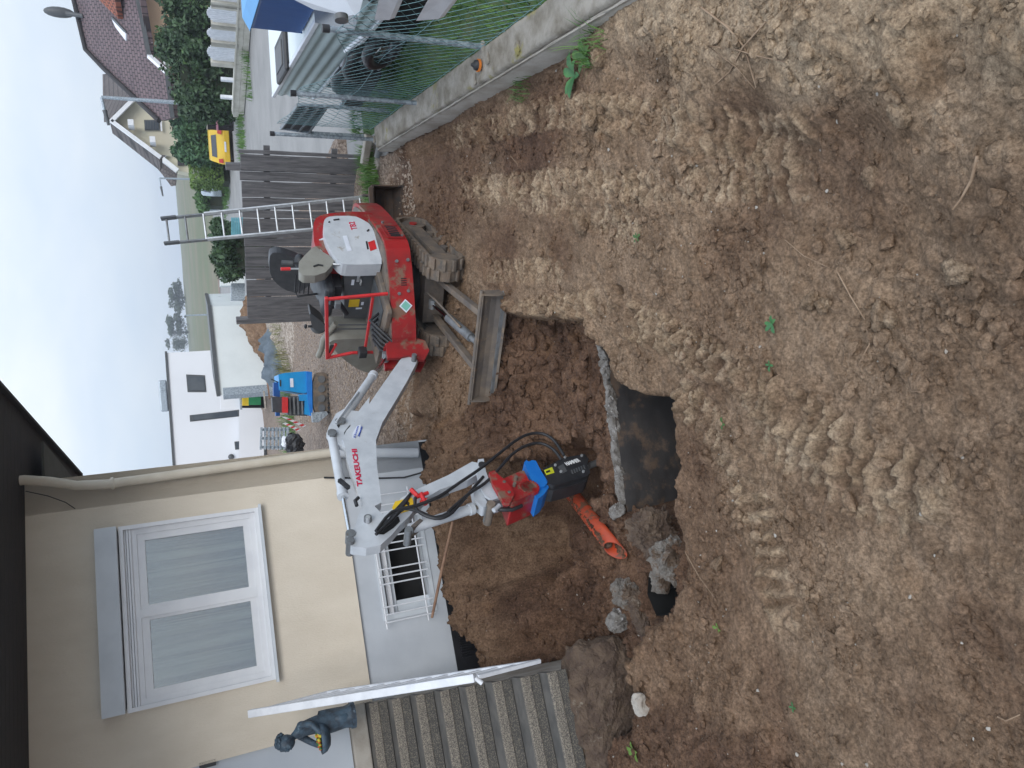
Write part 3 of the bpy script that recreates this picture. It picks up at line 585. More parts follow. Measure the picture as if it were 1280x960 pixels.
for s0,s1 in ((W0+.05,mid-.0),(mid+.004,W1-.05)):
    mb=MB(); frame(mb,s0,s1,WZ0+.05,zt,.062,-.012,-.06); mb.build('sash',M['pvc'],wo,bevel=.005)
    mb=MB(); wallslab(mb,s0+.06,s1-.06,WZ0+.11,zt-.06,-.035,-.041); mb.build('pane',M['glass'],wo)
mb=MB(); wallslab(mb,mid-.035,mid+.035,WZ0+.05,zt,.004,-.02); mb.build('mullion',M['pvc'],wo,bevel=.006)
mb=MB(); wallslab(mb,W0-.06,W1+.06,WZ0-.06,WZ0-.036,.07,-.02); mb.build('sill',M['pvcgrey'],wo,bevel=.004)
# net curtain in folds behind the glass, room beyond
def curtain(s0,s1,z0,z1,off,amp,seed):
    r=random.Random(seed); n=90; a=[]; 
    for i in range(n+1):
        s=s0+(s1-s0)*i/n; o_=off+amp*math.sin(i*.55+1.3*math.sin(i*.09+seed))+amp*.5*math.sin(i*.21)
        a.append((s,o_))
    vs=[hw(s,o_,z0+.0) for s,o_ in a]+[hw(s,o_*1.0,z1) for s,o_ in a]; m=len(a)
    return MB().add(vs,[(i,i+1,m+i+1,m+i) for i in range(m-1)],True)
curtain(W0,W1-.12,WZ0-.2,WZ1,-.18,.05,1).build('net_curtain',M['curtain'],wo)
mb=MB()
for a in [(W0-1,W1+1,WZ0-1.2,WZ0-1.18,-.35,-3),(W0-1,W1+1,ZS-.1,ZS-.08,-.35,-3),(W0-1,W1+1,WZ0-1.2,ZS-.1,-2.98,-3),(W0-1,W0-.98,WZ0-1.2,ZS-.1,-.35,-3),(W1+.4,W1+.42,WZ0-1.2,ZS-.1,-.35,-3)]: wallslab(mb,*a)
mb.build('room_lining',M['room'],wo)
# --- basement window, its linings and grille
bw=MB(); frame(bw,B0-.01,B1+.01,BZ0-.02,BZ1+.02,.05,-.02,-.10); bo=bw.build('basement_window',M['pvcgrey'],house,bevel=.004)
mb=MB(); wallslab(mb,B0+.05,B1-.05,BZ1-.10,BZ1-.05,-.06,-.12); mb.build('frame',M['pvc'],bo,bevel=.003)
mb=MB(); wallslab(mb,B0+.05,B1-.05,BZ1-.145,BZ1-.105,-.10,-.14); mb.build('frame',M['pvcgrey'],bo,bevel=.003)
mb=MB(); wallslab(mb,B0+.05,B0+.16,BZ0+.03,BZ1-.15,-.10,-.14); mb.build('frame',M['pvcgrey'],bo,bevel=.003)
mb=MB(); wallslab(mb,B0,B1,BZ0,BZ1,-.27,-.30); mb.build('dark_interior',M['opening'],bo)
gr=MB(); GZ0=wpix(538,745,.07)[1]; GZ1=wpix(470,700,.07)[1]; g0=wpix(500,775,.07)[0]; g1_=wpix(465,620,.07)[0]
for z_ in (GZ1-.015,GZ0+.05): gr.tube([hw(g0-.06,.055,z_),hw(g1_+.05,.055,z_)],.009,8)
go=gr.build('window_grille',M['white'],house)
ns_=0
sp=(g1_-g0)/17.
for k,sx in enumerate([0,1,2, 5.0,6.0,7.0, 9.4,10.4,11.4, 13.8,14.8,15.8,17.3]):
    s_=g0+sx*(g1_-g0)/17.3
    MB().tube([hw(s_,.07,GZ0-.02),hw(s_,.07,GZ1)],.0075,8).build('bar',M['white'],go)
# --- front door leaf at the head of the steps
mb=MB(); wallslab(mb,D0_-1.0,D0_,DZ0-.16,DZ1,-.05,-.1); do=mb.build('door',M['door'],house,bevel=.004)
hx=wpix(265,953); mb=MB(); wallslab(mb,hx[0]-.03,hx[0]+.02,hx[1]-.03,hx[1]+.1,.0,-.05); mb.build('door_handle',M['black'],do,bevel=.004)
# --- downpipe: cream above the plinth, grey below
pp=[onwall(2,603,.20),onwall(30,600,.17),onwall(62,602,.11),onwall(95,607,.085),onwall(135,605,.08),onwall(413,566,.08)]
pp=[hl(p) for p in pp]
dp=MB().tube(pp,.043,14,True).build('downpipe',M['creampipe'],house)
p5=hl(onwall(414,566,.05)); p6=hl(onwall(522,566,.05))
MB().tube([p5,p6],.05,14).build('lower_pipe',M['plinth'],dp)
a=hl(onwall(455,565,.05)); 
for q,cn in ((hl(onwall(141,604,.08)),'creampipe'),(a,'plinth'),(hl(onwall(462,565,.05)),'plinth')):
    d=unit(pp[-1]-pp[-2]) if cn=='creampipe' else unit(p6-p5); MB().tube([q-d*.012,q+d*.012],.056,14).build('pipe_clip',M[cn],dp)
MB().tube([hl(onwall(-14,604,.22)),hl(onwall(8,603,.2))],.06,12).build('gutter_outlet',M['dkgrey'],dp)
# thin cable against the plinth, and a loose wire at the eaves
MB().tube([hl(onwall(405,597,.02)),hl(onwall(465,598,.02)),hl(onwall(505,597,.03)),hl(onwall(530,590,.09))],.010,6).build('cable',M['black'],house)
MB().tube([hl(onwall(32,614,.02)),hl(onwall(60,620,.05)),hl(onwall(82,628,.03)),hl(onwall(94,636,.0))],.004,5).build('loose_wire',M['black'],house)
# ============================================================ STEPS AND LANDING
SA=V(-2.80,6.72,0); SE=-WE; SNn=unit(V(.32,-.947,0))
st=thing('staircase','straight flight of washed grey concrete steps with pebbled nosings below the front door','staircase',SA)
def sp_(a,b,z): return SE*a+SNn*b+V(0,0,z)      # local coordinates
zc=[1.505,1.345,1.185,1.025,.865,.705,.545,.385,.225]; bc=[.03,.235,.455,.675,.895,1.115,1.335,1.555,1.73]
WID=2.2; R_=.16
def stepbox(mb,b0,b1,z0,z1,a0=0,a1=WID): mb.prism([sp_(a0,b0,z0),sp_(a0,b1,z0),sp_(a0,b1,z1),sp_(a0,b0,z1)],SE*(a1-a0))
mb=MB(); stepbox(mb,-.4,bc[0]-.07,1.50,1.655); l_=mb.build('landing',M['nosing'],st,bevel=.008)
mb=MB(); stepbox(mb,bc[0]-.07,bc[0]+.0,1.51,1.66); mb.build('landing_edge',M['kerbface'],st,bevel=.012)
for k in range(len(zc)-1):
    z=zc[k]; b0=bc[k]; b1=bc[k+1]
    mb=MB(); stepbox(mb,b0-.06,b1-.035,z-.05,z-.003); t_=mb.build('tread',M['tread'],st,bevel=.004)
    mb=MB(); stepbox(mb,b1-.036,b1-.0,z-.078,z+.001,.0); mb.build('nosing',M['nosing'],t_,bevel=.009,seg=2)
    mb=MB(); stepbox(mb,b1-.05,b1-.006,z-R_+.004,z-.079,.004); mb.build('riser',M['riser'],t_,bevel=.002)
mb=MB(); stepbox(mb,bc[0]-.05,bc[0]-.02,1.505,1.512,.004); mb.build('riser',M['riser'],st)
mb=MB() # rough side of the flight
side=[sp_(.012,-.4,-.3),sp_(.012,bc[-2]-.0,-.3)]+[q for k in range(len(zc)-2,-1,-1) for q in (sp_(.012,bc[k]-.06,zc[k]-.055),sp_(.012,bc[k]-.06 if k==0 else bc[k]-.06,zc[k]+(.1 if k else .14)))][:-1]+[sp_(.012,-.4,1.495)]
side[0]=sp_(.012,-.4,-.6); side[1]=sp_(.012,bc[-2]-.06,-.6); mb.prism(side,SE*(WID-.02)).build('concrete_core',M['kerbface'],st)
# railing, seen almost edge on
ra=pY(312,889,6.35)+V(-.02,0,0); rb=pY(594,847,5.02)
rl=thing('stair_railing','white painted steel handrail with rust spots running down the right side of the steps','railing',SA)
rloc=lambda p: np.array(p,float)-SA
dr=unit(rb-ra)
fl=pY(668,828,5.15); fu=pY(410,866,6.45)
MB().bar(rloc(ra),rloc(rb),.06,.055).build('handrail',M['white'],rl,bevel=.006)
MB().bar(rloc(fu),rloc(fl),.035,.035).build('bottom_rail',M['white'],rl,bevel=.004)
MB().bar(rloc(rb+V(0,0,-.02)),rloc(fl+V(0,0,-.05)),.03,.03,(1,0,0)).build('post',M['white'],rl,bevel=.004)
MB().bar(rloc(ra),rloc(fu),.03,.03,(1,0,0)).build('post',M['white'],rl,bevel=.004)
MB().tube([rloc(rb),rloc(rb+dr*.03+V(-.05,0,-.02))],.018,8).build('rail_end',M['white'],rl)
for i in range(1,13):
    t=i/13; p=ra+(rb-ra)*t; q=fu+(fl-fu)*t; MB().bar(rloc(p),rloc(q),.014,.014,(1,0,0)).build('baluster',M['white'],rl)
# ============================================================ STATUE
def skin(name,nodes,edges,ma,parent,sub=2,root=0):
    me=bpy.data.meshes.new(name); me.from_pydata([tuple(map(float,n[:3])) for n in nodes],edges,[]); me.materials.append(ma)
    o=bpy.data.objects.new(name,me); S.collection.objects.link(o); o.parent=parent
    sm=o.modifiers.new('skin','SKIN'); sm.use_smooth_shade=True
    for i,n in enumerate(nodes):
        r=n[3]; me.skin_vertices[0].data[i].radius=(r,n[4] if len(n)>4 else r)
    me.skin_vertices[0].data[root].use_root=True
    ss=o.modifiers.new('sub','SUBSURF'); ss.levels=sub; ss.render_levels=sub; return o
sb=pY(441,893,6.25); zst=1.66; sb=pz(443,893,zst)
stt=thing('garden_statue','slate blue statue of a stooping child holding a bowl of flowers on the landing','statue',sb,math.radians(-35))
HS=np.linalg.norm(pY(338,905,sb[1])-sb)   # height
k_=HS/1.0
def q(x,y,z,r,r2=None): return (x*k_,y*k_,z*k_,r*k_,(r2 or r)*k_)
# faces -y locally, leans towards the bowl
skin('figure',[q(0,.02,.40,.12,.10),q(0,.0,.52,.11,.09),q(.0,-.03,.64,.105,.08),q(0,-.06,.715,.045),q(0,-.10,.78,.05),
   q(.12,-.02,.66,.048),q(.185,-.10,.54,.04),q(.13,-.22,.44,.032),q(-.12,-.02,.66,.048),q(-.185,-.10,.54,.04),q(-.13,-.22,.44,.032),
   q(.06,.0,.28,.07),q(.07,-.06,.16,.06),q(.07,.0,.03,.05),q(-.06,.0,.28,.07),q(-.06,.02,.15,.06),q(-.06,.03,.03,.05)],
   [(0,1),(1,2),(2,3),(3,4),(2,5),(5,6),(6,7),(2,8),(8,9),(9,10),(0,11),(11,12),(12,13),(0,14),(14,15),(15,16)],M['slate'],stt)
hb=MB(); hb.ball((0,-.135*k_,.84*k_),(.082*k_,.098*k_,.105*k_),16,12); hb.ball((0,-.235*k_,.83*k_),(.014*k_,.02*k_,.018*k_),8,6)
for s_ in (-1,1):
    hb.ball((.083*k_*s_,-.13*k_,.835*k_),(.012*k_,.022*k_,.028*k_),8,6); hb.ball((.032*k_*s_,-.222*k_,.855*k_),(.013*k_,.008*k_,.009*k_),8,6)
hb.ball((0,-.222*k_,.79*k_),(.028*k_,.01*k_,.008*k_),8,6); hb.build('head',M['slate'],stt)
hr=MB(); r_=random.Random(3)
for i in range(46):
    a_=r_.uniform(0,6.28); e_=r_.uniform(.05,1.35); d=V(math.cos(a_)*math.cos(e_),math.sin(a_)*math.cos(e_)+.12,math.sin(e_))
    if d[1]<-.55 and d[2]<.6: continue
    hr.ball(V(0,-.125,.855)*k_+d*V(.082,.096,.10)*k_,(.026*k_,.026*k_,.022*k_),7,5)
hr.build('hair',M['slate'],stt)
cl=MB(); n_=26; ring=[]
for j,(z_,rx,ry,yo) in enumerate([(.05,.15,.13,.0),(.12,.13,.115,.0),(.24,.135,.12,.0),(.36,.145,.13,.0),(.43,.15,.125,.0)]):
    ring.append([V((rx*(1+.10*math.sin(6*t_*2*math.pi/n_+j)))*math.cos(2*math.pi*t_/n_)*k_,(ry*(1+.10*math.sin(6*t_*2*math.pi/n_+j))*math.sin(2*math.pi*t_/n_)+yo)*k_,z_*k_) for t_ in range(n_)])
cl.add([p for r in ring for p in r],[(j*n_+t_,j*n_+(t_+1)%n_,(j+1)*n_+(t_+1)%n_,(j+1)*n_+t_) for j in range(4) for t_ in range(n_)],True); cl.build('tunic_skirt',M['slate'],stt)
bo_=MB(); n_=24; prof=[(.03,.33),(.10,.345),(.155,.39),(.175,.45),(.162,.455),(.14,.41)]; c_=V(0,-.20,0)
vs_=[V(r*math.cos(2*math.pi*t/n_)*k_,(r*math.sin(2*math.pi*t/n_)-.20)*k_,z_*k_) for r,z_ in prof for t in range(n_)]
bo_.add(vs_,[(j*n_+t,j*n_+(t+1)%n_,(j+1)*n_+(t+1)%n_,(j+1)*n_+t) for j in range(len(prof)-1) for t in range(n_)],True); bo_.add(vs_[:n_],[tuple(range(n_))]); bo_.add([(0,-.2*k_,.4*k_)]+vs_[-n_:],[(0,1+t,1+(t+1)%n_) for t in range(n_)]); bw_=bo_.build('bowl',M['slate'],stt)
for ma_,sd_ in ((M['flower'],1),(M['flower2'],2),(M['leafbright'],3)):
    f_=MB(); r_=random.Random(sd_)
    for i in range(16):
        a_=r_.uniform(0,6.28); rr=r_.uniform(0,.12); f_.ball(((math.cos(a_)*rr)*k_,(math.sin(a_)*rr-.2)*k_,(.455+r_.uniform(0,.03))*k_),.02*k_,6,4)
    f_.build('flowers',ma_,bw_,kind='stuff')
MB().prism([V(math.cos(a)*.17,math.sin(a)*.15,0)*k_ for a in np.linspace(0,2*math.pi,21)[:-1]],(0,0,.05*k_)).build('base',M['slate'],stt,bevel=.006)
# ============================================================ MINI EXCAVATOR
EO=V(1.24,7.98,0); EA=math.radians(214); FXe=V(math.cos(EA),math.sin(EA),0); LYe=V(-FXe[1],FXe[0],0)
ex=thing('mini_excavator','red and white mini excavator with folded boom reaching left, black seat and rubber tracks','excavator',EO,EA)
Ri=rotz(-EA)
def el(p): return Ri@(np.array(p,float)-EO)
def ey(px,py,y): return el(plane(px,py,EO+LYe*y,LYe))       # pixel -> local point on the plane y=const
def exx(px,py,x): return el(plane(px,py,EO+FXe*x,FXe))      # pixel -> local point on the plane x=const
def sec(pts,y0,y1,ma,name,par=ex,bevel=.01,label=None,seg=2,yref=None):
    P=[ey(a,b,y0 if yref is None else yref) for a,b in pts]; 
    for p in P: p[1]=y0
    o=MB().prism(P,(0,y1-y0,0)).build(name,M[ma],par,label,bevel=bevel,seg=seg); return o
def smooth_poly(pts,n=1):
    for _ in range(n):
        q=[]
        for i in range(len(pts)):
            a=np.array(pts[i],float); b=np.array(pts[(i+1)%len(pts)],float); q+=[tuple(a*.75+b*.25),tuple(a*.25+b*.75)]
        pts=q
    return pts
# --- undercarriage in its own direction
UD=math.radians(240)-EA; Ru=rotz(UD)
def uc(u,w_,z): return Ru@V(u,w_,z)
def track(wc):
    Lh=.59; r=.195; zc_=.2
    tr=MB(); n=64; per=4*Lh+2*math.pi*r
    def pos(t,rad):
        t=t%per
        if t<2*Lh: return (-Lh+t, zc_+rad, (0,1))
        t-=2*Lh
        if t<math.pi*r: a=math.pi/2-t/r; return (Lh+rad*math.cos(a), zc_+rad*math.sin(a),(math.cos(a),math.sin(a)))
        t-=math.pi*r
        if t<2*Lh: return (Lh-t, zc_-rad,(0,-1))
        t-=2*Lh; a=-math.pi/2-t/r; return (-Lh+rad*math.cos(a), zc_+rad*math.sin(a),(math.cos(a),math.sin(a)))
    ring=[]
    for i in range(n):
        u0,z0,_=pos(per*i/n,r); u1,z1,_=pos(per*i/n,r-.032); ring.append([uc(u0,wc-.12,z0),uc(u0,wc+.12,z0),uc(u1,wc+.12,z1),uc(u1,wc-.12,z1)])
    vs=[p for q_ in ring for p in q_]; fs=[]
    for i in range(n):
        j=(i+1)%n
        for k in range(4): fs.append((i*4+k,i*4+(k+1)%4,j*4+(k+1)%4,j*4+k))
    tr.add(vs,fs); to=tr.build('track',M['rubber'],ex,bevel=0)
    lug=MB(); nl=34
    for i in range(nl):
        for sd_ in (-1,1):
            u0,z0,nn=pos(per*(i+(.5 if sd_>0 else 0))/nl,r+.012); t_=V(nn[1],0,-nn[0]); 
            R=np.array([Ru@V(t_[0],0,t_[2]),Ru@V(0,1,0),Ru@V(nn[0],0,nn[1])]).T; lug.box(uc(u0,wc+sd_*.058,z0),(.038,.118,.028),R)
    lug.build('track_lug',M['rubber'],to,kind='stuff',bevel=.004,seg=1)
    tf=MB(); P=[uc(u,wc+.085,z) for u,z in [(-.50,.13),(.42,.13),(.47,.2),(.42,.27),(-.50,.27),(-.54,.2)]]; tf.prism(P,Ru@V(0,-.17,0)); tf.build('track_frame',M['mudsteel'],to,bevel=.01)
    for u,rr in ((-.58,.135),(.58,.14)):
        MB().cyl(uc(u,wc-.07,.2),uc(u,wc+.09,.2),rr,20).build('idler',M['mudsteel'],to,bevel=.012)
    MB().cyl(uc(-.58,wc+.085,.2),uc(-.58,wc+.105,.2),.045,14).build('hub_cap',M['red'],to,bevel=.006)
    sp=MB()
    for i in range(26):
        u0,z0,nn=pos(per*i/26,r-.045); sp.box(uc(u0,wc,z0),(.03,.09,.03),np.array([Ru@V(nn[1],0,-nn[0]),Ru@V(0,1,0),Ru@V(nn[0],0,nn[1])]).T)
    sp.build('drive_lug',M['rubber'],to,kind='stuff')
    for u in (-.3,-.05,.2): MB().cyl(uc(u,wc-.08,.075),uc(u,wc+.08,.075),.045,12).build('track_roller',M['mudsteel'],to)
track(.43); track(-.43)
cx=MB(); cx.prism([uc(-.4,-.35,.12),uc(.45,-.3,.12),uc(.45,.3,.12),uc(-.4,.35,.12)],(0,0,.22)); cx.build('cross_frame',M['mudsteel'],ex,bevel=.02)
MB().cyl((0,0,.3),(0,0,.52),.3,28).build('slew_ring',M['black'],ex)
# --- dozer blade
bl=MB(); cu_=[(1.80,.0),(1.755,.03),(1.735,.09),(1.735,.15),(1.755,.21),(1.79,.25),(1.77,.262),(1.715,.20),(1.70,.14),(1.70,.07),(1.735,.0)]
bl.prism([uc(u,-.56,z-.03) for u,z in cu_],Ru@V(0,1.12,0)); bo_=bl.build('dozer_blade',M['mudsteel'],ex,bevel=.004)
MB().prism([uc(1.745,-.585,-.03+0),uc(1.745,.585,-.03),uc(1.745,.585,-.03+.045),uc(1.745,-.585,.015)],Ru@V(.03,0,0)).build('cutting_edge',M['steelgrey'],bo_)
MB().tube([uc(1.765,-.60,.232),uc(1.765,.60,.232)],.019,8).build('top_bar',M['mudsteel'],bo_)
for s_ in (-.56,.56): MB().prism([uc(u,s_,z-.03) for u,z in [(1.80,0),(1.82,.12),(1.80,.27),(1.70,.25),(1.69,.0)]],Ru@V(0,.014,0)).build('end_plate',M['mudsteel'],bo_)
for s_ in (-1,1): MB().bar(uc(.42,.22*s_,.2),uc(1.72,.30*s_,.12),.06,.07).build('blade_arm',M['mudsteel'],ex,bevel=.006)
MB().bar(uc(1.68,-.3,.1),uc(1.68,.3,.1),.05,.12).build('blade_bracket',M['steelgrey'],ex,bevel=.006)
MB().tube([uc(.62,0,.30),uc(1.08,0,.235)],.02,10).build('blade_cylinder_rod',M['chrome'],ex)
bc_=MB().tube([uc(1.0,0,.245),uc(1.5,0,.175)],.047,14).build('blade_cylinder',M['steelgrey'],ex,bevel=.006)
MB().tube([uc(1.47,0,.18),uc(1.66,0,.15)],.03,10).build('cylinder_end',M['steelgrey'],bc_); MB().cyl(uc(1.62,-.06,.155),uc(1.62,.06,.155),.035,12).build('pivot_pin',M['steelgrey'],bc_)
MB().cyl(uc(.62,-.05,.30),uc(.62,.05,.30),.04,12).build('pivot_pin',M['steelgrey'],bc_)
MB().tube([uc(.5,.09,.34),uc(.8,.12,.33),uc(1.1,.10,.30),uc(1.35,.05,.24)],.012,7).build('hose',M['mudsteel'],ex)
# --- upper body: red skirt
def rounded(pl,n=2): return smooth_poly(pl,n)
sk=[(-1.27,-.18),(-1.30,.0),(-1.15,.18),(-.56,.49),(.0,.72),(.22,.71),(.74,.33),(.96,.10),(.96,-.10),(.74,-.33),(.2,-.66),(-.56,-.60),(-1.15,-.34)]
sk=rounded(sk,1)
sko=MB().prism([(x,y,.54) for x,y in sk],(0,0,.25)).build('lower_skirt',M['red'],ex,bevel=.022,seg=3)
def onskirt(px,py,a,b,off=.006):
    A=EO+FXe*a[0]+LYe*a[1]; B=EO+FXe*b[0]+LYe*b[1]; d=B-A; nn=unit(V(d[1],-d[0],0)); 
    if np.dot(nn,cC-A)<0: nn=-nn
    return el(plane(px,py,A+nn*off,nn)), Ri@nn
# louvres, plate lines and bolts on the skirt
for (x0_,y0_) in [((505+4*i),(330+6*i)) for i in range(5)]:
    p,nn=onskirt(x0_-3,y0_-6,(0,.72),(.22,.71)); q_,_=onskirt(x0_+1,y0_-13,(0,.72),(.22,.71))
    p[2]=min(max(p[2],.54),.74)
sl_=MB()
A_=V(-.42,.553,0); B_=V(.02,.728,0); dd=unit(B_-A_); nn=unit(V(-dd[1],dd[0],0))
lv=MB()
for i in range(6):
    c=A_+(B_-A_)*(.35+.11*i)+V(0,0,.645)+nn*.0; lv=MB(); lv.bar(c+V(0,0,-.055)+dd*.02,c+V(0,0,.055)-dd*.02,.012,.014); 
    lv.build('louvre',M['black'],sko)
fp=MB()
for a,b,z0,z1 in [(.28,.30,.56,.74),(.97,.985,.56,.74)]: fp.bar(A_+(B_-A_)*a+V(0,0,z0),A_+(B_-A_)*b+V(0,0,z1),.01,.01)
fp.bar(A_+(B_-A_)*.28+V(0,0,.74),A_+(B_-A_)*.97+V(0,0,.74),.01,.01); fp.build('panel_rim',M['red'],sko,kind='stuff')
A2=V(.22,.71,0); B2=V(.74,.33,0); d2=unit(B2-A2); n2=unit(V(-d2[1],d2[0],0))
for i in range(4): c=A2+(B2-A2)*(.42+.035*i)+V(0,0,.64); MB().bar(c+V(0,0,-.03),c+V(0,0,.03),.01,.008).build('louvre',M['black'],sko)
for t_,z in ((.62,.60),(.66,.70),(.14,.7),(.12,.58)): 
    c=A2+(B2-A2)*t_+V(0,0,z); MB().cyl(c-n2*.01,c+n2*.014,.017,10).build('bolt',M['steelgrey'],sko)
for t_,z in ((.1,.7),(.9,.58)): c=A_+(B_-A_)*t_+V(0,0,z); MB().cyl(c-nn*.01,c+nn*.012,.014,10).build('bolt',M['steelgrey'],sko)
p=A2+(B2-A2)*.86+V(0,0,.64)+n2*.005; R=np.array([d2,V(0,0,1),n2]).T; R=R@rotz(math.pi/4); MB().box(p,(.1,.1,.006),R).build('diamond_label',M['sticker'],sko); MB().box(p+n2*.004,(.075,.075,.004),R).build('diamond_label_print',M['green'],sko)
# muddy deck, floor
MB().prism([(x*.95,y*.95,.785) for x,y in sk],(0,0,.02)).build('deck',M['mudsteel'],ex)
# red rear hood and white cowling
hood=smooth_poly([(391,281),(396,270),(415,266),(447,264),(470,267),(488,295),(484,322),(430,323),(402,322),(393,308)],1)
ho=sec(hood,.44,.12,'red','rear_hood',bevel=.03,seg=3)
cow=smooth_poly([(404,281),(406,273),(414,270),(442,269.5),(453,274),(464,281),(470,296),(477,319),(477,329.5),(477,330),(436,331),(426,329),(415,316),(405,296)],1)
co_=sec(cow,.53,.36,'exwhite','side_cowling',bevel=.028,seg=3)
def dec(px,py,y): p=ey(px,py,y); return p
# decals on the cowling
def decal(pts,y,ma,par,name='sticker',t=.003):
    P=[ey(a,b,y) for a,b in pts]; return MB().prism(P,(0,t,0)).build(name,M[ma],par)
decal([(460,303),(468,300),(471,311),(463,314)],.531,'redbright',co_); decal([(457,302),(459,301.5),(461,311),(459,312)],.531,'textblack',co_,'sticker')
st_=decal([(428.5,295),(433.5,294.5),(440,313.5),(434.5,314)],.531,'sticker',co_)
def etext(body,a,b,c,y,ma,par,name='lettering',depth=.002,bold=.0):
    """text whose baseline runs from pixel a to pixel b with cap height towards pixel c, on plane y"""
    A=ey(*a,y);B=ey(*b,y);C=ey(*c,y); X=B-A; U=C-A; U=U-unit(X)*np.dot(U,unit(X))
    return text(name,body,M[ma],par,A,X,U,np.linalg.norm(U),np.linalg.norm(X),depth,bold)
etext('TB2',(447,287),(443,277),(439.5,288),.531,'textred',co_,bold=.02)
for a_,b_ in (((417,275),(424,274)),((411,278),(412,277)),((459,289),(461,287))): MB().tube([ey(*a_,.535),ey(*b_,.535)],.009,6).build('latch',M['black'],co_)
# grab rail at the front edge of the cowling
MB().tube([ey(406,298,.45),ey(397,302,.42),ey(396,308,.42),ey(414,330,.45),ey(424,331,.48),ey(425,322,.5)],.014,9).build('grab_rail',M['alu'],ex)
sec([(391,284),(404,284),(404,300),(412,316),(404,330),(393,312)],.11,-.5,'dkgrey','engine_cover',bevel=.02)
# seat base, seat, consoles, floor
gp=[exx(a,b,.16) for a,b in [(431,333),(478,334),(474,398),(430,398)]]
sbase=MB().prism(gp,(-.5,0,0)).build('seat_base',M['dkgrey'],ex,bevel=.015)
for a,b,m_ in (((437,375),(448,383),'yellow'),((452,378),(454,381),'sticker'),((445,385),(452,386),'sticker'),((440,350),(442,356),'sticker'),((447,345),(449,352),'alu')):
    A=exx(*a,.166);B=exx(*b,.166); MB().box((A+B)/2,(.006,abs(A[1]-B[1])+.004,abs(A[2]-B[2])+.004)).build('sticker',M[m_],sbase)
for yy,z_ in ((.36,1.03),(.27,1.0)): MB().tube([(.17,yy,z_),(.20,yy,z_),(.20,yy-.06,z_),(.17,yy-.06,z_)],.008,6).build('latch',M['alu'],sbase)
fl=MB(); fl.box((.47,-.02,.83),(.62,.86,.05)); fl.build('floor_plate',M['mudsteel'],ex,bevel=.008)
MB().box((.42,.0,.862),(.46,.6,.014)).build('floor_mat',M['dkgrey'],ex,bevel=.004)
bk=[exx(a,b,-.17) for a,b in smooth_poly([(339,321),(337,335),(339,350),(349,361),(364,367),(378,364),(390,350),(388,335),(376,325),(360,321),(350,319)],1)]
bkc=np.mean(bk,0)
so_=MB().prism([p+V(-.08-(p[2]-1.5)*.18,0,0) for p in bk],(.09,0,0)).build('seat_backrest',M['seat'],ex,bevel=.03,seg=3)
for i in range(4): z_=1.50+.045*i; MB().bar((.0-(z_-1.5)*.18+.015,bkc[1]-.13,z_),(.0-(z_-1.5)*.18+.015,bkc[1]+.13,z_),.02,.014).build('rib',M['black'],so_)
MB().box((.07,bkc[1]+.0,1.335),(.46,.44,.11)).build('seat_cushion',M['seat'],ex,bevel=.04,seg=3)
MB().box((.02,bkc[1],1.24),(.38,.36,.1)).build('seat_suspension',M['black'],ex,bevel=.01)
for s_ in (-.21,.21): MB().tube([(-.05,bkc[1]+s_,1.38),(-.02,bkc[1]+s_*1.02,1.6),(-.08,bkc[1]+s_*.9,1.62)],.012,6).build('seat_belt',M['black'],ex)
cs_=sec([(373.7,327.5),(374,340),(379,344),(394,344.5),(407.5,340),(416,330),(417.5,326),(412.5,320),(400,312.5),(395,308),(391,309),(380,320)],.47,.36,'beige','left_console',bevel=.02,seg=3)
MB().tube([ey(392,333,.475),ey(398,331,.475),ey(404,332,.475)],.010,6).build('cable_slot',M['black'],cs_)
lv_=MB().tube([ey(376,336,.40),ey(362,336,.40)],.010,8).build('safety_lever',M['alu'],cs_); MB().tube([ey(363,336,.40),ey(351,336.3,.40)],.018,8).build('lever_grip',M['redbright'],lv_)
js=MB().tube([ey(374,329,.38),ey(358,329,.38)],.014,8).build('joystick',M['black'],cs_); MB().tube([ey(366,329,.38),ey(352,328,.38)],.024,8).build('joystick_grip',M['dkgrey'],js)
MB().ball(ey(375,327,.3),(.09,.08,.06)).build('joystick_boot',M['black'],cs_)
rc=[exx(a,b,.02) for a,b in smooth_poly([(403,396),(438,395),(472,394),(474,430),(466,441),(446,437),(428,425),(412,410)],1)]
ro=MB().prism(rc,(.34,0,0)).build('right_cover',M['beige'],ex,bevel=.03,seg=3)
for dy in (-.05,.02): MB().tube([(.37,-.25+dy,1.22),(.37,-.27+dy,.9)],.008,6).build('cover_seam',M['dkgrey'],ro)
ar=[exx(a,b,.1) for a,b in smooth_poly([(384,378),(386,390),(389,400),(400,404),(405,398),(400,390),(392,384)],1)]
MB().prism(ar,(.14,0,0)).build('right_armrest',M['dkgrey'],ex,bevel=.015,seg=2)
MB().tube([exx(402,408,.15),exx(385,408,.15)],.014,8).build('control_lever',M['black'],ex); MB().ball(exx(382,408,.15),(.02,.035,.018)).build('lever_knob',M['black'],ex)
MB().ball(exx(398,409,.12),(.08,.07,.09)).build('lever_boot',M['dkgrey'],ex)
MB().tube([exx(412,378,.35),exx(425,380,.35),exx(433,392,.35)],.028,8).build('pedal_bracket',M['black'],ex)
MB().box(exx(422,381,.4),(.05,.09,.06)).build('pedal',M['steelgrey'],ex,bevel=.006)
wh=[exx(*p,.3) for p in [(404,418),(412,404),(424,400),(418,412),(424,424),(432,444),(440,452),(434,452),(424,440),(414,430)]]
MB().tube([exx(*p,.25) for p in [(420,404),(412,414),(404,425),(402,436),(398,445)]],.035,8).build('fender_arm',M['beige'],ex)
MB().tube([exx(*p,.25) for p in [(425,418),(436,430),(448,436),(468,440)]],.009,6).build('cover_edge',M['white'],ex)
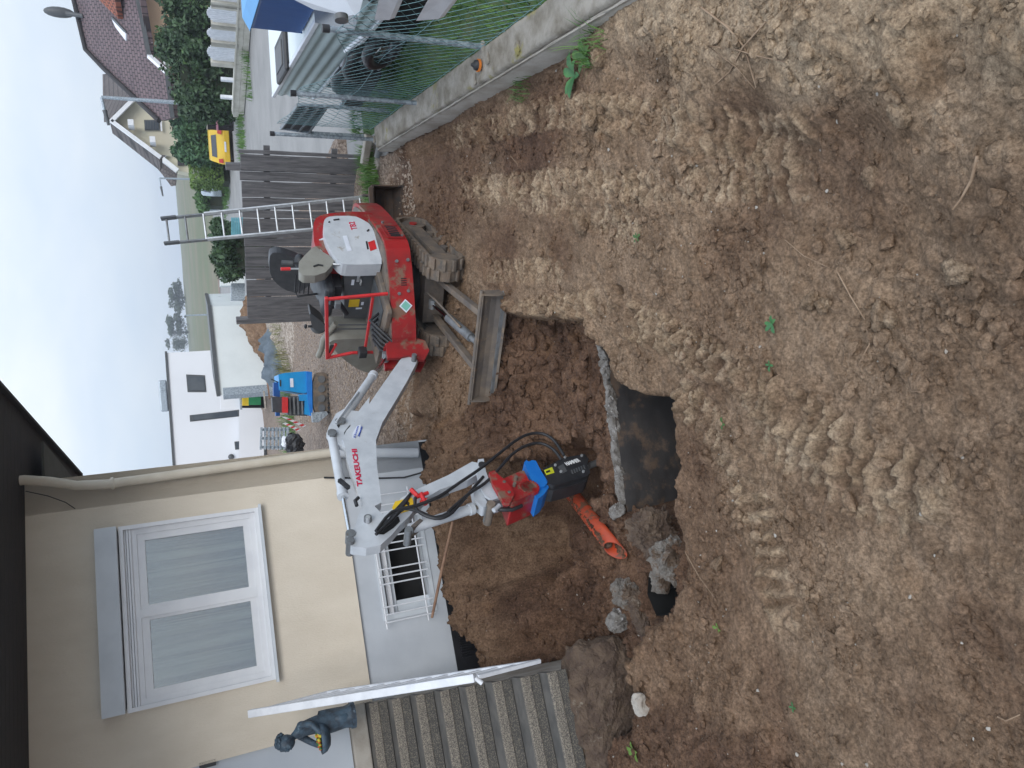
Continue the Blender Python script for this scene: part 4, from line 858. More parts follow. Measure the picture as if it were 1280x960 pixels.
# red front guard
XF=.6; G=lambda a,b:exx(a,b,XF)
gd=MB().bar(G(408,372),G(409,448),.035,.035).build('guard_top_bar',M['redbright'],ex,bevel=.006)
for a,b in (((409,374),(485,367)),((411,447),(440,441)),((440,441),(476,440)),((466,372),(457,432)),((457,432),(453,445)),((409,448),(420,430))):
    MB().bar(G(*a),G(*b),.028,.028,(1,0,0)).build('guard_bar',M['redbright'],ex,bevel=.005)
MB().box(G(452,436)+V(.05,0,0),(.1,.1,.09)).build('work_lamp',M['black'],ex,bevel=.012)
MB().box(G(418,436)+V(0,0,.03),(.02,.13,.05)).build('grip_pad',M['black'],ex,bevel=.01)
hs=[(.66,.0,.80),(.72,.1,.95),(.75,.15,1.02),(.8,.1,.9),(.98,.05,.8)]
for k,(yy) in enumerate((-.15,-.08,.0,.08,.15)):
    MB().tube([(.5,yy,.80),(.66,yy*1.1,.90+.02*k),(.82,yy*.9,.86),(.98,yy*.5,.72)],.016,7).build('hydraulic_hose',M['black'],ex)
# swing bracket
for y0_,y1_ in ((.07,.11),(-.11,-.07)):
    sec([(482,433),(499,426),(518,424),(531,428),(536,440),(530,452),(520,451),(512,446),(500,449),(484,450)],y0_,y1_,'red','bracket_plate',bevel=.008,yref=.08)
MB().prism([(.86,-.1,.56),(.98,-.1,.50),(.98,-.1,.9),(.86,-.1,.78)],(0,.2,0)).build('swing_bracket',M['red'],ex,bevel=.02)
MB().cyl((.93,0,.44),(.93,0,.84),.07,16).build('swing_post',M['red'],ex,bevel=.008)
# boom: swung to the machine's left on its bracket, so it has a frame of its own
BA=math.radians(234); P0w=EO+FXe*1.0; FXb=V(math.cos(BA),math.sin(BA),0); LYb=V(-FXb[1],FXb[0],0); EB=P0w-FXb*1.0; Rb=rotz(-BA)
def ey(px,py,y): return Rb@(plane(px,py,EB+LYb*y,LYb)-EB)
POST=Matrix.Translation(Vector(Ri@(EB-EO)))@Matrix.Rotation(BA-EA,4,'Z')
BW=.040
bm=sec([(513,438),(520,438),(524.5,443),(520,455),(508,478),(492,505),(478,528),(470,550),(471,580),(475,612),(477,628),(463,635),(452,628),(443,600),(434,575),(432,560),(428,548),(433,538),(445,525),(458,510),(480,478),(500,450)],BW,-BW,'exwhite','boom',bevel=.010)
sec([(462,496),(448,514),(440,513),(430,511),(420,517),(411,533),(408,542),(415,552),(424,556),(432,560),(445,548),(460,520)],.024,-.024,'exwhite','boom_lug',bm,bevel=.006)
MB().tube([ey(*p,.0) for p in [(429,535),(434,528)]],.0,6) if 0 else None
decal([(435,534),(438,531),(436,541),(432,546),(430,545),(430,541)],.026,'textblack',bm,'lug_slot')
def pin(px,py,r=.03,half=.075,ma='steelgrey',par=None,y=0):
    c=ey(px,py,y+half); c0=c.copy(); c0[1]=y-half; c[1]=y+half; MB().cyl(c0,c,r,14).build('pin',M[ma],par or bm,bevel=.004)
for p_ in ((428,524),(416,541)): pin(*p_,.028,.065)
pin(518,443,.026,.12,'steelgrey'); decal([(421,532),(423,530),(425,532),(423,535)],.027,'textblack',bm,'lug_hole')
bt=decal([(446,533),(451,531),(450,540),(444,548),(440,547),(441,541)],BW+.001,'sticker',bm); etext('Kiloutou',(444.5,547),(448.5,533),(442,545.5),BW+.005,'textblue',bm)
decal([(447.6,545),(452,533),(453,533.6),(449,546)],BW+.004,'textblue',bm,'sticker_stripe')
etext('TAKEUCHI',(453.5,607.5),(446,561),(446.5,608.5),BW+.002,'textred',bm,bold=.035,depth=.0015)
# boom cylinder (over the boom) and arm cylinder
def cyl2(a,b,f,r1,r2,y,nm,gland=.02):
    A=ey(*a,y);B=ey(*b,y);A[1]=B[1]=y; C=A+(B-A)*f
    o=MB().tube([A,C],r1,16).build(nm,M['exwhite'],ex,bevel=.006); MB().tube([C-unit(B-A)*.03,C+unit(B-A)*gland],r1*1.15,16).build('gland',M['exwhite'],o,bevel=.004)
    MB().tube([C,B],r2,12).build('rod',M['chrome'],o); 
    for q_ in (A,B): MB().cyl(q_+V(0,-.05,0),q_+V(0,.05,0),r1*.95,14).build('cylinder_eye',M['steelgrey'],o,bevel=.004)
    return o
bcyl=cyl2((424,531),(482,446),.70,.040,.020,0,'boom_cylinder')
MB().tube([ey(420,528,.05),ey(437,504,.06),ey(448,490,.05)],.010,7).build('cylinder_pipe',M['exwhite'],bcyl)
acyl=cyl2((415,545),(438,672),.62,.040,.017,0,'arm_cylinder')
MB().bar(ey(424,600,.05),ey(436,610,.05),.03,.03).build('cylinder_strap',M['black'],acyl)
MB().tube([ey(*p,-.03) for p in [(432,548),(446,590),(452,620),(455,650),(470,668)]],.016,8).build('hydraulic_hose',M['black'],ex)
MB().tube([ey(*p,.07) for p in [(448,622),(444,626),(446,632)]],.015,8).build('hose_elbow',M['black'],ex)
# arm
AW=.042
am=sec([(452,630),(464,628),(478,643),(490,636),(502,622),(520,612),(560,594),(590,577),(600,579),(601,590),(585,600),(550,612),(530,624),(520,634),(512,645),(500,656),(490,668),(476,681),(458,685),(440,683),(433,678),(434,670),(444,658)],AW,-AW,'exwhite','arm',bevel=.009)
sec([(470,662),(476,654),(486,648),(498,646),(500,652),(492,660),(480,668),(472,668)],AW+.001,AW+.004,'opening','arm_window',am,bevel=0)
for k in range(3): MB().tube([ey(*p,AW+.012) for p in [(470+3*k,664-2*k),(482+2*k,655-2*k),(494,644-3*k),(507,628-2*k),(514,616)]],.011,7).build('hydraulic_hose',M['black'],am)
for p_,h_ in (((460,646),.085),((438,674),.075),((511,661),.08),((603,582),.075),((612,631),.09)): pin(*p_,.030,h_,'steelgrey',am)
pin(460,646,.018,.10,'alu',am)
decal([(490,635),(494,627),(515,622),(519,636),(500,642),(494,641)],AW+.001,'yellow',am)
decal([(507,630),(508,625),(512,629),(511,633)],AW+.005,'textblack',am,'sticker_print')
# red hose coupling on the arm
rcq=MB().tube([ey(*p,.10) for p in [(514,612),(522,620),(526,617),(532,630)]],.020,8).build('hose_coupling',M['redbright'],am,bevel=.003); MB().tube([ey(*p,.10) for p in [(519,622),(535,616)]],.016,8).build('coupling_arm',M['redbright'],rcq); MB().tube([ey(*p,.10) for p in [(526,628),(534,625)]],.018,8).build('coupling_nut',M['redbright'],rcq)
MB().tube([ey(*p,.12) for p in [(534,626),(550,621),(560,617)]],.016,8).build('fitting',M['steelgrey'],rcq)
# bucket cylinder on the underside of the arm
P0_=ey(512,661,0);P1_=ey(590,636,0);P2_=ey(612,630,0)
for P_ in (P0_,P1_,P2_): P_[1]=0
bk_=MB().tube([P0_,P1_],.042,14).build('bucket_cylinder',M['exwhite'],ex,bevel=.006); MB().tube([P1_-unit(P1_-P0_)*.03,P1_+unit(P1_-P0_)*.012],.05,14).build('gland',M['exwhite'],bk_); MB().tube([P1_,P2_],.018,10).build('rod',M['mudsteel'],bk_)
MB().bar(ey(515,664,.0),ey(526,655,.0),.1,.03).build('cylinder_guard',M['mudsteel'],bk_)
# link
for y_ in (.06,-.085): sec([(597,577),(604,576),(607,592),(612,606),(620,613),(630,610),(634,616),(626,624),(615,628),(606,622),(599,610),(595,592)],y_,y_+.025,'exwhite','link_plate',ex,bevel=.006,yref=.06)
sec([(590,606),(600,604),(606,622),(612,632),(604,634),(594,626)],.05,-.05,'exwhite','link_bar',ex,bevel=.006)
pin(603,580,.034,.10,'black',am); pin(614,629,.036,.11,'mudsteel',am); 
MB().tube([ey(617,638,.08),ey(624,632,.08)],.02,8).build('grease_guard',M['exwhite'],am)
# hoses hanging down to the hammer
for pts,y0_ in (([(470,664),(490,640),(520,632),(548,621),(575,603),(600,586),(625,566),(643,552),(660,543),(678,542),(693,551),(705,569)],.16),([(560,640),(585,618),(606,604),(622,588),(640,568),(658,557),(676,554),(692,562),(702,575)],.12),([(470,668),(490,650),(505,636),(525,640),(545,647),(570,635),(590,612),(604,596)],.09),([(519,622),(520,636),(533,645),(550,648),(566,640),(580,622)],.11)):
    q_=[ey(a,b,y0_) for a,b in pts]
    P=[]; 
    for i in range(len(q_)-1):
        for t_ in (0,.34,.67): 
            a0=q_[max(i-1,0)];a1=q_[i];a2=q_[i+1];a3=q_[min(i+2,len(q_)-1)]
            P.append(.5*((2*a1)+(-a0+a2)*t_+(2*a0-5*a1+4*a2-a3)*t_*t_+(-a0+3*a1-3*a2+a3)*t_**3))
    P.append(q_[-1]); MB().tube(P,.0135,8).build('hydraulic_hose',M['black'],ex)
# red swivel head, blue hook plate, black hammer
rd=sec([(611,590),(618,588),(624,594),(632,600),(640,610),(643,618),(638,628),(630,628),(624,618),(616,604)],.16,.12,'red','swivel_head_plate',bevel=.006)
sec([(630,598),(650,589),(655,588),(661,600),(672,612),(668,616),(650,624),(640,628),(634,612)],.13,-.13,'red','swivel_head',bevel=.018,seg=3)
sec([(611,590),(618,588),(624,594),(632,600),(640,610),(643,618),(638,628),(630,628),(624,618),(616,604)],-.12,-.16,'red','swivel_head_plate',bevel=.006)
c_=ey(662,622,.0); c_[1]=0; axd=unit(ey(735,583,0)-ey(640,610,0)); axd[1]=0; axd=unit(axd); up_=V(-axd[2],0,axd[0])
gear=MB().tube([c_+V(0,-.13,0)-up_*0+axd*-.03,c_+V(0,.13,0)+axd*-.03],.075,24).build('slew_wheel',M['red'],ex,bevel=.006)
tw=MB()
for i in range(22):
    a=2*math.pi*i/22; tw.box(c_+axd*-.03+V(math.cos(a)*.078,.12,math.sin(a)*.078),(.012,.03,.012))
tw.build('wheel_teeth',M['red'],gear,kind='stuff')
for p_ in ((630,604),(636,617),(645,598),(643,606)):
    b_=ey(*p_,.145); MB().cyl(b_+V(0,-.02,0),b_+V(0,.02,0),.015,8).build('bolt',M['mudsteel'],rd)
for k in range(6): MB().tube([ey(622+4*k,604+2*k,.06-.03*k),ey(628+3*k,622,-.02),ey(636,634,-.05+.02*k)],.012,6).build('hydraulic_hose',M['black'],ex)
MB().tube([ey(*p,.05) for p in [(616,630),(625,637),(640,637),(652,632)]],.018,8).build('hydraulic_hose',M['black'],ex)
sec([(655,578),(658,575),(661,577),(665,575),(670,576),(676,588),(685,602),(681,608),(673,609),(664,598)],.12,-.12,'blue','hook_plate',bevel=.008)
sec([(672,610),(684,604),(686,609),(680,618),(672,624),(668,618)],.10,-.10,'blue','hook_plate_side',bevel=.008)
hm=sec([(679,585),(705,572),(722,569),(731,567.5),(736,574),(733,580),(738,590),(734,595),(714,601),(692,607),(684,604)],.12,-.06,'black','hydraulic_hammer',bevel=.014,seg=3)
sec([(684,604),(692,607),(714,601),(734,595),(733,601),(712,608),(692,613),(684,612)],.08,-.05,'black','hammer_side',bevel=.008,par=hm)
for i in range(6):
    A=ey(716+3.*i,592-1.2*i,.125); B=ey(714.5+3.*i,587.5-1.2*i,.125); MB().bar(A,B,.008,.012).build('cooling_fin',M['dkgrey'],hm)
decal([(680,588),(690,584),(693,591),(683,594)],.1215,'lime',hm); decal([(682,589.5),(687,587.5),(688,589.5),(683,591.5)],.1252,'textblack',hm,'sticker_print')
decal([(697,584),(704,580),(709,589),(703,592)],.1215,'dkgrey',hm,'cover_plate'); 
for p_ in ((694,582),(727,570),(706,572),(729,590),(701,590)): b_=ey(*p_,.12); MB().cyl(b_,b_+V(0,.014,0),.012,8).build('bolt',M['alu'],hm)
etext('HAMMER',(709,582),(726,576.5),(707.5,577.5),.1215,'textwhite',hm,bold=.03)
ch=MB().tube([ey(735,583,0),ey(752,576,0)],.030,12).build('chisel',M['steelgrey'],hm)
POST=None
# ============================================================ BURIED TANK WALL, PIPE, RUBBLE
def roughbox(c,sz,R,amp,seed,sub=5,ma=None,name=None,**kw):
    """a broken block: a box cut into small faces and pushed in and out"""
    vs=[];fs=[];g=np.random.default_rng(seed); c=np.array(c,float)
    n=sub; idx={}
    def vid(i,j,k,nn):
        key=(i,j,k)
        if key not in idx: idx[key]=len(vs); vs.append(((i/nn[0]-.5)*sz[0],(j/nn[1]-.5)*sz[1],(k/nn[2]-.5)*sz[2]))
        return idx[key]
    h=min(sz)/sub; nn=[max(2,int(round(s_/h))) for s_ in sz]; nn=[min(a,64) for a in nn]
    for a,b,cx_ in ((0,1,2),(1,2,0),(2,0,1)):
        for e in (0,nn[cx_]):
            for i in range(nn[a]):
                for j in range(nn[b]):
                    q_=[]
                    for di,dj in ((0,0),(1,0),(1,1),(0,1)):
                        t=[0,0,0]; t[a]=i+di; t[b]=j+dj; t[cx_]=e; q_.append(vid(*t,nn))
                    fs.append(tuple(q_) if e else tuple(q_[::-1]))
    P=np.array(vs); r=np.array(sz)/2
    e=P/r; rr=np.maximum(1,np.linalg.norm(e,axis=1)/1.22)[:,None]; P=P/rr
    d=np.stack([fbm(P[:,0]*7+P[:,2]*5+seed,P[:,1]*7+P[:,2]*6,3,seed+i) for i in range(3)],1)
    nr=P/(np.linalg.norm(P,axis=1)[:,None]+1e-9); d=d+nr*(1.1*lumps(P[:,0]*16+P[:,2]*11,P[:,1]*16-P[:,2]*12,seed+3)+.5*lumps(P[:,0]*40+P[:,2]*31,P[:,1]*40-P[:,2]*33,seed+9)-.3)[:,None]+nr*(fbm(P[:,0]*60+P[:,2]*50,P[:,1]*60-P[:,2]*47,3,seed+5)*.5)[:,None]
    P=P+d*amp+g.normal(size=P.shape)*amp*.06
    if R is not None: P=P@np.array(R).T
    mb=MB(); mb.add(P+c,fs,False); return mb.build(name,ma,**kw)
td=unit(TW1-TW0); tn=V(td[1],-td[0],0); tn=tn if tn[1]<0 else -tn
tank=thing('tank_wall','buried concrete tank wall coated black with a broken chalky white rim inside the trench','buried wall',TW1)
tl_=lambda p: np.array(p,float)-TW1
Lw=np.linalg.norm(TW1-TW0)
# coated face with slight waves
na,nb=60,44; vs_=[];fs_=[]
for j in range(nb+1):
    for i in range(na+1):
        a=i/na; z=-.31-1.15*j/nb; p=TW0+td*Lw*a*1.04
        off=.018*float(fbm(np.array([a*6.]),np.array([z*5.]),4,7)[0])+.03*a*0; p=p+tn*(off-.02*(z+.3)); vs_.append(tl_(V(p[0],p[1],z)))
for j in range(nb):
    for i in range(na): k=j*(na+1)+i; fs_.append((k,k+1,k+na+2,k+na+1))
MB().add(vs_,fs_,True).build('coated_face',M['bitumen'],tank)
MB().prism([tl_(TW0-tn*.01+V(0,0,-.33)),tl_(TW1-tn*.01+V(0,0,-.33)),tl_(TW1-tn*.14+V(0,0,-.33)),tl_(TW0-tn*.14+V(0,0,-.33))],(0,0,-1.1)).build('wall_body',M['concrete'],tank)
Rw=np.array([td,-tn,V(0,0,1)]).T
for i,(a0,a1,h_) in enumerate([(.0,.27,.07),(.29,.62,.075),(.63,1.0,.07)]):
    roughbox(tl_(TW0+td*Lw*(a0+a1)/2-tn*(.04+.012*(-1)**i)+V(0,0,-.305)),((a1-a0)*Lw,.075,h_),Rw,.030,60+i,8,M['lime_rim'],'rim',parent=tank)
for i in range(7):
    r_=random.Random(i); p=TW0+td*Lw*(.17+.035*i)+tn*(r_.uniform(-.03,.05))+V(0,0,-.28+r_.uniform(-.02,.02)); roughbox(tl_(p),(.05,.04,.03),None,.012,80+i,3,M['lime_rim'],'rim_chip',parent=tank)
MB().tube([pY(812,491,4.4)-TW1,pY(833,483,4.3)-TW1],.006,6).build('wire',M['steelgrey'],tank)
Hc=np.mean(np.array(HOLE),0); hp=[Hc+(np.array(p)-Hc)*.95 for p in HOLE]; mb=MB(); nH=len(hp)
mb.add([tl_(V(*p,-.27)) for p in hp]+[tl_(V(*(Hc+(p-Hc)*.85),-1.2)) for p in hp],[(i,(i+1)%nH,nH+(i+1)%nH,nH+i) for i in range(nH)]+[tuple(range(nH,2*nH))]); mb.build('painted_shaft_shade',M['opening'],tank)  # black walls added inside the hole, painting its shade as colour
# orange drain pipe with an obliquely cut open end
pe=PIPE1.copy(); ps=PIPE0.copy(); pd=unit(pe-ps); ps=ps-pd*.15
pipe=thing('drain_pipe','orange plastic drain pipe lying open ended in the pit beneath the hammer','pipe',pe)
def pipe_mesh():
    mb=MB(); a,b,d=basis(pd); n=28; L_=float(np.linalg.norm(pe-ps)); rows=[]
    for r in (.066,.061):
        for end in (0,1):
            ring=[]
            for k in range(n):
                t=2*math.pi*k/n; o_=r*(math.cos(t)*a+math.sin(t)*b)
                if end==0: p=-pd*L_+o_
                else: p=o_+pd*(-.09*(o_[2]/.066) )
                ring.append(p)
            rows.append(ring)
    vs=[p for r in rows for p in r]; o0,o1,i0_,i1=0,n,2*n,3*n; fs=[]
    for k in range(n):
        j=(k+1)%n; fs+=[(o0+k,o0+j,o1+j,o1+k),(i0_+j,i0_+k,i1+k,i1+j),(o1+k,o1+j,i1+j,i1+k),(o0+j,o0+k,i0_+k,i0_+j)]
    mb.add(vs,fs,True); return mb
pm=pipe_mesh().build('pipe_wall',M['orange'],pipe)
MB().tube([-pd*.42-pd*.006,-pd*.42+pd*.006],.0675,20).build('joint_mark',M['orange'],pipe)
P_,F_=rocks(160,*(lambda k,j:(pe[0]-pd[0]*k+j*.05*-pd[1],pe[1]-pd[1]*k+j*.05*pd[0]))(np.linspace(.1,.95,160),np.random.default_rng(3).uniform(-.5,.8,160)),.004+.014*np.random.default_rng(4).random(160)**2,0,77,pz_=pe[2]-pd[2]*np.linspace(.1,.95,160)+.060)
m_=npmesh('soil_on_pipe',P_,F_,SOIL); soil_attr(m_,P_[:,0],P_[:,1],np.zeros(len(P_)),np.zeros(len(P_))); o=link('soil_on_pipe',m_,kind='stuff'); tag(o,'dark crumbs of soil clinging to the top of the orange pipe','soil crumbs')
# rubble: broken masonry at the trench end
def onp(px,py,z): return pz(px,py,z)
RB=[((815,668),-.30,(.34,.24,.26),20,'conglom','large earthy lump of broken masonry beside the black trench end','masonry lump',.05),
 ((838,700),-.30,(.30,.22,.24),50,'concrete','grey broken concrete lump overhanging the square hole','concrete lump',.04),
 ((825,725),-.36,(.18,.10,.12),10,'concrete','small grey block lodged across the square hole','concrete lump',.02),
 ((782,742),-.32,(.24,.16,.20),75,'concrete','pale broken concrete corner left of the square hole','concrete lump',.03),
 ((775,775),-.36,(.12,.20,.20),60,'lime_rim','chalky white and slate grey broken concrete fragment at pit edge','concrete lump',.03),
 ((800,770),-.30,(.30,.12,.14),30,'conglom','earth covered concrete remnant below the square hole','concrete lump',.03),
 ((758,678),-.38,(.09,.07,.06),30,'concrete','small grey stone beside the pipe opening','stone',.012),
 ((770,640),-.34,(.10,.12,.08),30,'lime_rim','small chalky fragment at the lower end of the white rim','concrete fragment',.02),
 ((805,878),-.15,(.13,.105,.08),10,'stone','single round pale stone on the bank near the steps','stone',.012)]
for i,(p_,z_,sz,an,m_,lb,ct,am_) in enumerate(RB):
    c=onp(*p_,z_+.09); 
    if ct=='stone' and p_[0]==805: c=hit(*p_)+V(0,0,.03)
    o=roughbox((0,0,0),sz,rotz(math.radians(an)),am_,300+i,14,M[m_],ct.replace(' ','_'),label=lb,cat=ct); o.location=tuple(c)
# footing under the steps, with its broken edge
fc=SA+SE*.62+SNn*1.62+V(0,0,-.16); o=roughbox((0,0,0),(1.5,.50,.80),rotz(math.radians(17)),.038,411,14,M['conglom'],'step_footing',label='earthy broken concrete footing block under the lowest step',cat='footing'); o.location=tuple(fc)
# single clods big enough to pick out
CL=[((1107,395),.085,'largest angular earth clod right of the middle'),((1015,378),.055,'round dusty clod, upper one of a close pair'),((1030,382),.045,'round dusty clod, lower one of a close pair'),
 ((728,282),.085,'pale brown clod beside the track marks near the pit'),((775,270),.05,'oblong clod between the pit and the sandy mound'),((742,150),.06,'lumpy clod near the sandy ribbed tracks'),
 ((1093,223),.045,'light square clod below the sandy mound'),((755,70),.085,'brown clod wedged between wall and sandy mound'),((1200,340),.06,'grey brown clod near the right edge'),
 ((1130,140),.05,'rounded clod in the furrow below the mound'),((900,705),.05,'flat clod beside the pale track print'),((1010,735),.045,'dark clod left of the lower track print'),((760,855),.05,'stone lying in the hollow beside the footing'),((1060,300),.05,'brown clod in the dark furrow')]
for i,(p_,r_,lb) in enumerate(CL):
    h_=hit(*p_); P_,F_=rocks(1,np.array([0.]),np.array([0.]),np.array([r_]),3,900+i,.4,.75,np.array([0.])); m_=npmesh('soil_clod',P_,F_,SOIL,True)
    P2=P_+np.array(h_); soil_attr(m_,P2[:,0],P2[:,1],np.ones(len(P_))*(.9 if i not in(2,3) else 1),np.full(len(P_),.5)); o=link('soil_clod',m_,None,lb,'clod'); o.location=tuple(h_)
# roots and straws
def twig(pts,r,lb,cat='root',ma='root',name='root'):
    P=[hit(*p)+V(0,0,.012+.012*(i%2)) for i,p in enumerate(pts)]; c=P[0]; mb=MB(); mb.tube([p-c for p in P],[r*(1-.6*i/len(P)) for i in range(len(P))],6)
    o=mb.build(name,M[ma],None,lb,cat); o.location=tuple(c)
for pts,r,lb in [([(880,10),(915,35),(935,60),(950,110)],.006,'long dry root curving over the sandy mound'),([(960,28),(935,60),(915,90),(898,108)],.005,'dry root crossing the long one on the mound'),([(922,62),(950,70),(985,78)],.004,'short thin root branching on the mound'),
 ([(905,60),(890,58),(925,85),(950,112)],.003,'fine hair root on the mound slope'),([(1225,195),(1222,225),(1205,250),(1197,262)],.007,'thick short root at the right edge'),([(1050,340),(1070,370),(1085,400),(1092,430),(1078,455)],.004,'curved thin root right of the clod pair'),
 ([(985,300),(1010,320),(1040,335)],.003,'straw lying in the middle track'),([(725,815),(760,818),(790,810)],.005,'thin root hanging over the hollow by the footing'),([(1250,895),(1265,898),(1278,892)],.004,'reddish root near the lower right corner'),([(860,690),(880,720),(895,745)],.003,'straw beside the square hole'),
 ([(640,195),(650,205),(652,232)],.003,'pale straw near the garden wall')]: twig(pts,r,lb)
# brown pole leaning on the heap in front of the grille
pa=onwall(566,652,.5); pb=onwall(540,772,.22)
o=MB().tube([V(0,0,0),(pb-pa)*.5+V(.004,0,.004),pb-pa],[.015,.016,.014],8).build('wooden_pole',M['wood2'],None,'thin brown wooden pole leaning on the soil heap before the basement grille','pole'); o.location=tuple(pa)
# ============================================================ WEEDS AND GRASS
def blade_mesh(name,base,n,hmin,hmax,spread,seed,ma,wd=.006,lean=.5,**kw):
    g=np.random.default_rng(seed); V_=[];F_=[]
    for i in range(n):
        a=g.uniform(0,6.283); r=spread*math.sqrt(g.random()) if np.isscalar(spread) else 0
        b=V(math.cos(a)*r,math.sin(a)*r,0) if np.isscalar(spread) else V(g.uniform(-spread[0],spread[0]),g.uniform(-spread[1],spread[1]),0)
        h=g.uniform(hmin,hmax); az_=g.uniform(0,6.283); dl=V(math.cos(az_),math.sin(az_),0)*lean*h*g.uniform(.2,1); s=V(-math.sin(az_),math.cos(az_),0)*wd*.5; o=len(V_)
        V_+= [b-s,b+s,b+dl*.35+V(0,0,h*.6)+s*.8,b+dl*.35+V(0,0,h*.6)-s*.8,b+dl+V(0,0,h*.95)]; F_+=[(o,o+1,o+2,o+3),(o+3,o+2,o+4)]
    mb=MB(); mb.add(V_,F_); o=mb.build(name,ma,**kw); o.location=tuple(base); return o
p=hit(462,228); 
gtf=WALLB+WD*.75-WR*.25
o=blade_mesh('grass_tuft',gtf+V(-.05,0,.1),900,.08,.28,(.55,.22),5,M['grass'],.010,.7,label='bright green grass fringe at the foot of the board fence',cat='grass',kind='stuff')
o.rotation_euler=(0,0,math.radians(20))
for i,(p_,n_,h_,lb) in enumerate([((655,108),60,.14,'thin straggly grass against the wall foot'),((745,55),70,.2,'long arching grass blades by the wall end')]):
    blade_mesh('grass_tuft',hit(*p_),n_,h_*.4,h_,.16,20+i,M['grass'],.006,1.2,label=lb,cat='grass')
def weed(px,py,sz,nl,seed,lb,ma='leafbright'):
    c=hit(px,py); g=random.Random(seed); t=thing('weed',lb,'weed',c)
    me=None
    for i in range(nl):
        a=2*math.pi*i/nl+g.uniform(-.3,.3); L_=sz*g.uniform(.7,1.1); d=V(math.cos(a),math.sin(a),0); s=V(-math.sin(a),math.cos(a),0); up=g.uniform(.25,.7)
        rows=[(0,.02,0),(.25,.16,.3*up),(.5,.24,.55*up),(.78,.17,.6*up),(1,.0,.5*up)]; mb=MB(); vs=[]
        for u_,w_,z_ in rows: c0=d*u_*L_+V(0,0,z_*L_+.01); vs+=[c0-s*w_*L_+V(0,0,.05*w_*L_),c0-V(0,0,.12*w_*L_),c0+s*w_*L_]
        mb.add(vs,[(r*3+k,r*3+k+1,(r+1)*3+k+1,(r+1)*3+k) for r in range(4) for k in range(2)],True); mb.build('leaf',M[ma],t)
weed(721,95,.15,6,1,'leafy weed with broad green leaves at the wall end'); weed(735,72,.13,5,2,'small weed behind the broad leaved one','leafmid')
weed(968,405,.05,5,3,'tiny green seedling in the middle of the soil'); weed(965,456,.035,4,4,'tiny green seedling just below the brighter one'); weed(795,938,.07,5,5,'small green sprout on the lower left mound','leaflime')
weed(800,297,.045,5,7,'little green sprout near the pit rim','leafmid'); weed(905,530,.04,4,8,'tiny sprout beside the pale track prints','leafmid'); weed(994,883,.035,4,9,'tiny sprout low on the lower left soil')
weed(900,785,.04,4,10,'tiny yellow green sprout right of the rubble','leaflime')
# lawn grass behind the garden wall
g=np.random.default_rng(8); n_=26000; xx=g.uniform(2.6,6.5,n_); yy=g.uniform(2.6,11,n_); k=(wallside(xx,yy)>.36)&(g.random(n_)<.35+.65*sst(-.2,.2,fbm(xx,yy,3,12))); xx=xx[k];yy=yy[k]; n_=len(xx)
az_=g.uniform(0,6.28,n_); h_=g.uniform(.05,.16,n_); L_=h_*g.uniform(.2,.8,n_); w_=.006
b=np.stack([xx,yy,np.full(n_,.165)],1); s_=np.stack([-np.sin(az_),np.cos(az_),0*az_],1)*w_; dl=np.stack([np.cos(az_)*L_,np.sin(az_)*L_,h_],1)
vs_=np.stack([b-s_,b+s_,b+dl],1).reshape(-1,3); o=link('lawn_grass',npmesh('lawn_grass',vs_,np.arange(3*n_).reshape(-1,3),M['grass']),kind='stuff'); tag(o,'rough green lawn grass behind the chain link fence','grass')
# ============================================================ GARDEN WALL AND CHAIN LINK FENCE
gw=thing('garden_wall','low weathered concrete wall with a mossy top below the chain link fence','wall',WALLA)
g0_=lambda a,b,z: WD*a+WR*b+V(0,0,z)
Lg=float(np.linalg.norm(WALLB-WALLA)); 
def grid_prism(name,a0,a1,b0,b1,z0,z1,ma,amp,seed,par):
    """long wall with a worn, uneven top"""
    n=150; prof=[(b0,z0),(b0+.003,(z0+z1)/2),(b0+.006,z1-.02),(b0+.02,z1),(b0+(b1-b0)*.3,z1),(b0+(b1-b0)*.6,z1),(b1-.02,z1),(b1,z1-.02),(b1,z0)]
    vs=[];fs=[];m=len(prof)
    for i in range(n+1):
        a=a0+(a1-a0)*i/n
        for j,(b,z) in enumerate(prof):
            d=float(fbm(np.array([a*5.+j]),np.array([j*3.+seed]),4,seed)[0])*amp; vs.append(g0_(a,b+(d*.5 if j in(0,1,2,3) else 0),z+(d if 1<j<8 else 0)))
    for i in range(n):
        for j in range(m-1): k=i*m+j; fs.append((k,k+1,k+m+1,k+m))
    mb=MB(); mb.add(vs,fs,True); mb.add([vs[i] for i in range(m)],[tuple(range(m))]); mb.add([vs[n*m+i] for i in range(m)],[tuple(range(m))[::-1]]); return mb.build(name,ma,par)
grid_prism('wall_face',-.6,Lg,.0,.05,-.35,.235,M['kerbface'],.010,3,gw); grid_prism('wall_top',-.6,Lg,.045,.33,-.35,.255,M['kerbwall'],.016,5,gw)
for i,(a,b) in enumerate([(2.3,.13),(3.2,.1),(2.9,.2)]): roughbox(g0_(a,b,.262),(.1,.07,.03),None,.012,700+i,3,M['kerbwall'],'loose_chip',parent=gw)
cf=thing('chain_link_fence','sagging green chain link fence on speckled galvanised posts with black caps','fence',WALLA)
posts=[V(2.87,5.62,.25),V(3.13,7.51,.25),V(3.42,9.5,.25),V(2.87,5.62,.25)-WD*1.95]
for p in posts:
    q_=p-WALLA; po=MB().tube([q_-V(0,0,.02),q_+V(0,0,1.3)],.024,12).build('post',M['galv'],cf); MB().tube([q_+V(0,0,1.28),q_+V(0,0,1.335)],.031,12).build('cap',M['black'],po,bevel=.006); MB().ball(q_+V(0,0,.0),(.05,.05,.02)).build('mortar_collar',M['kerbwall'],po)
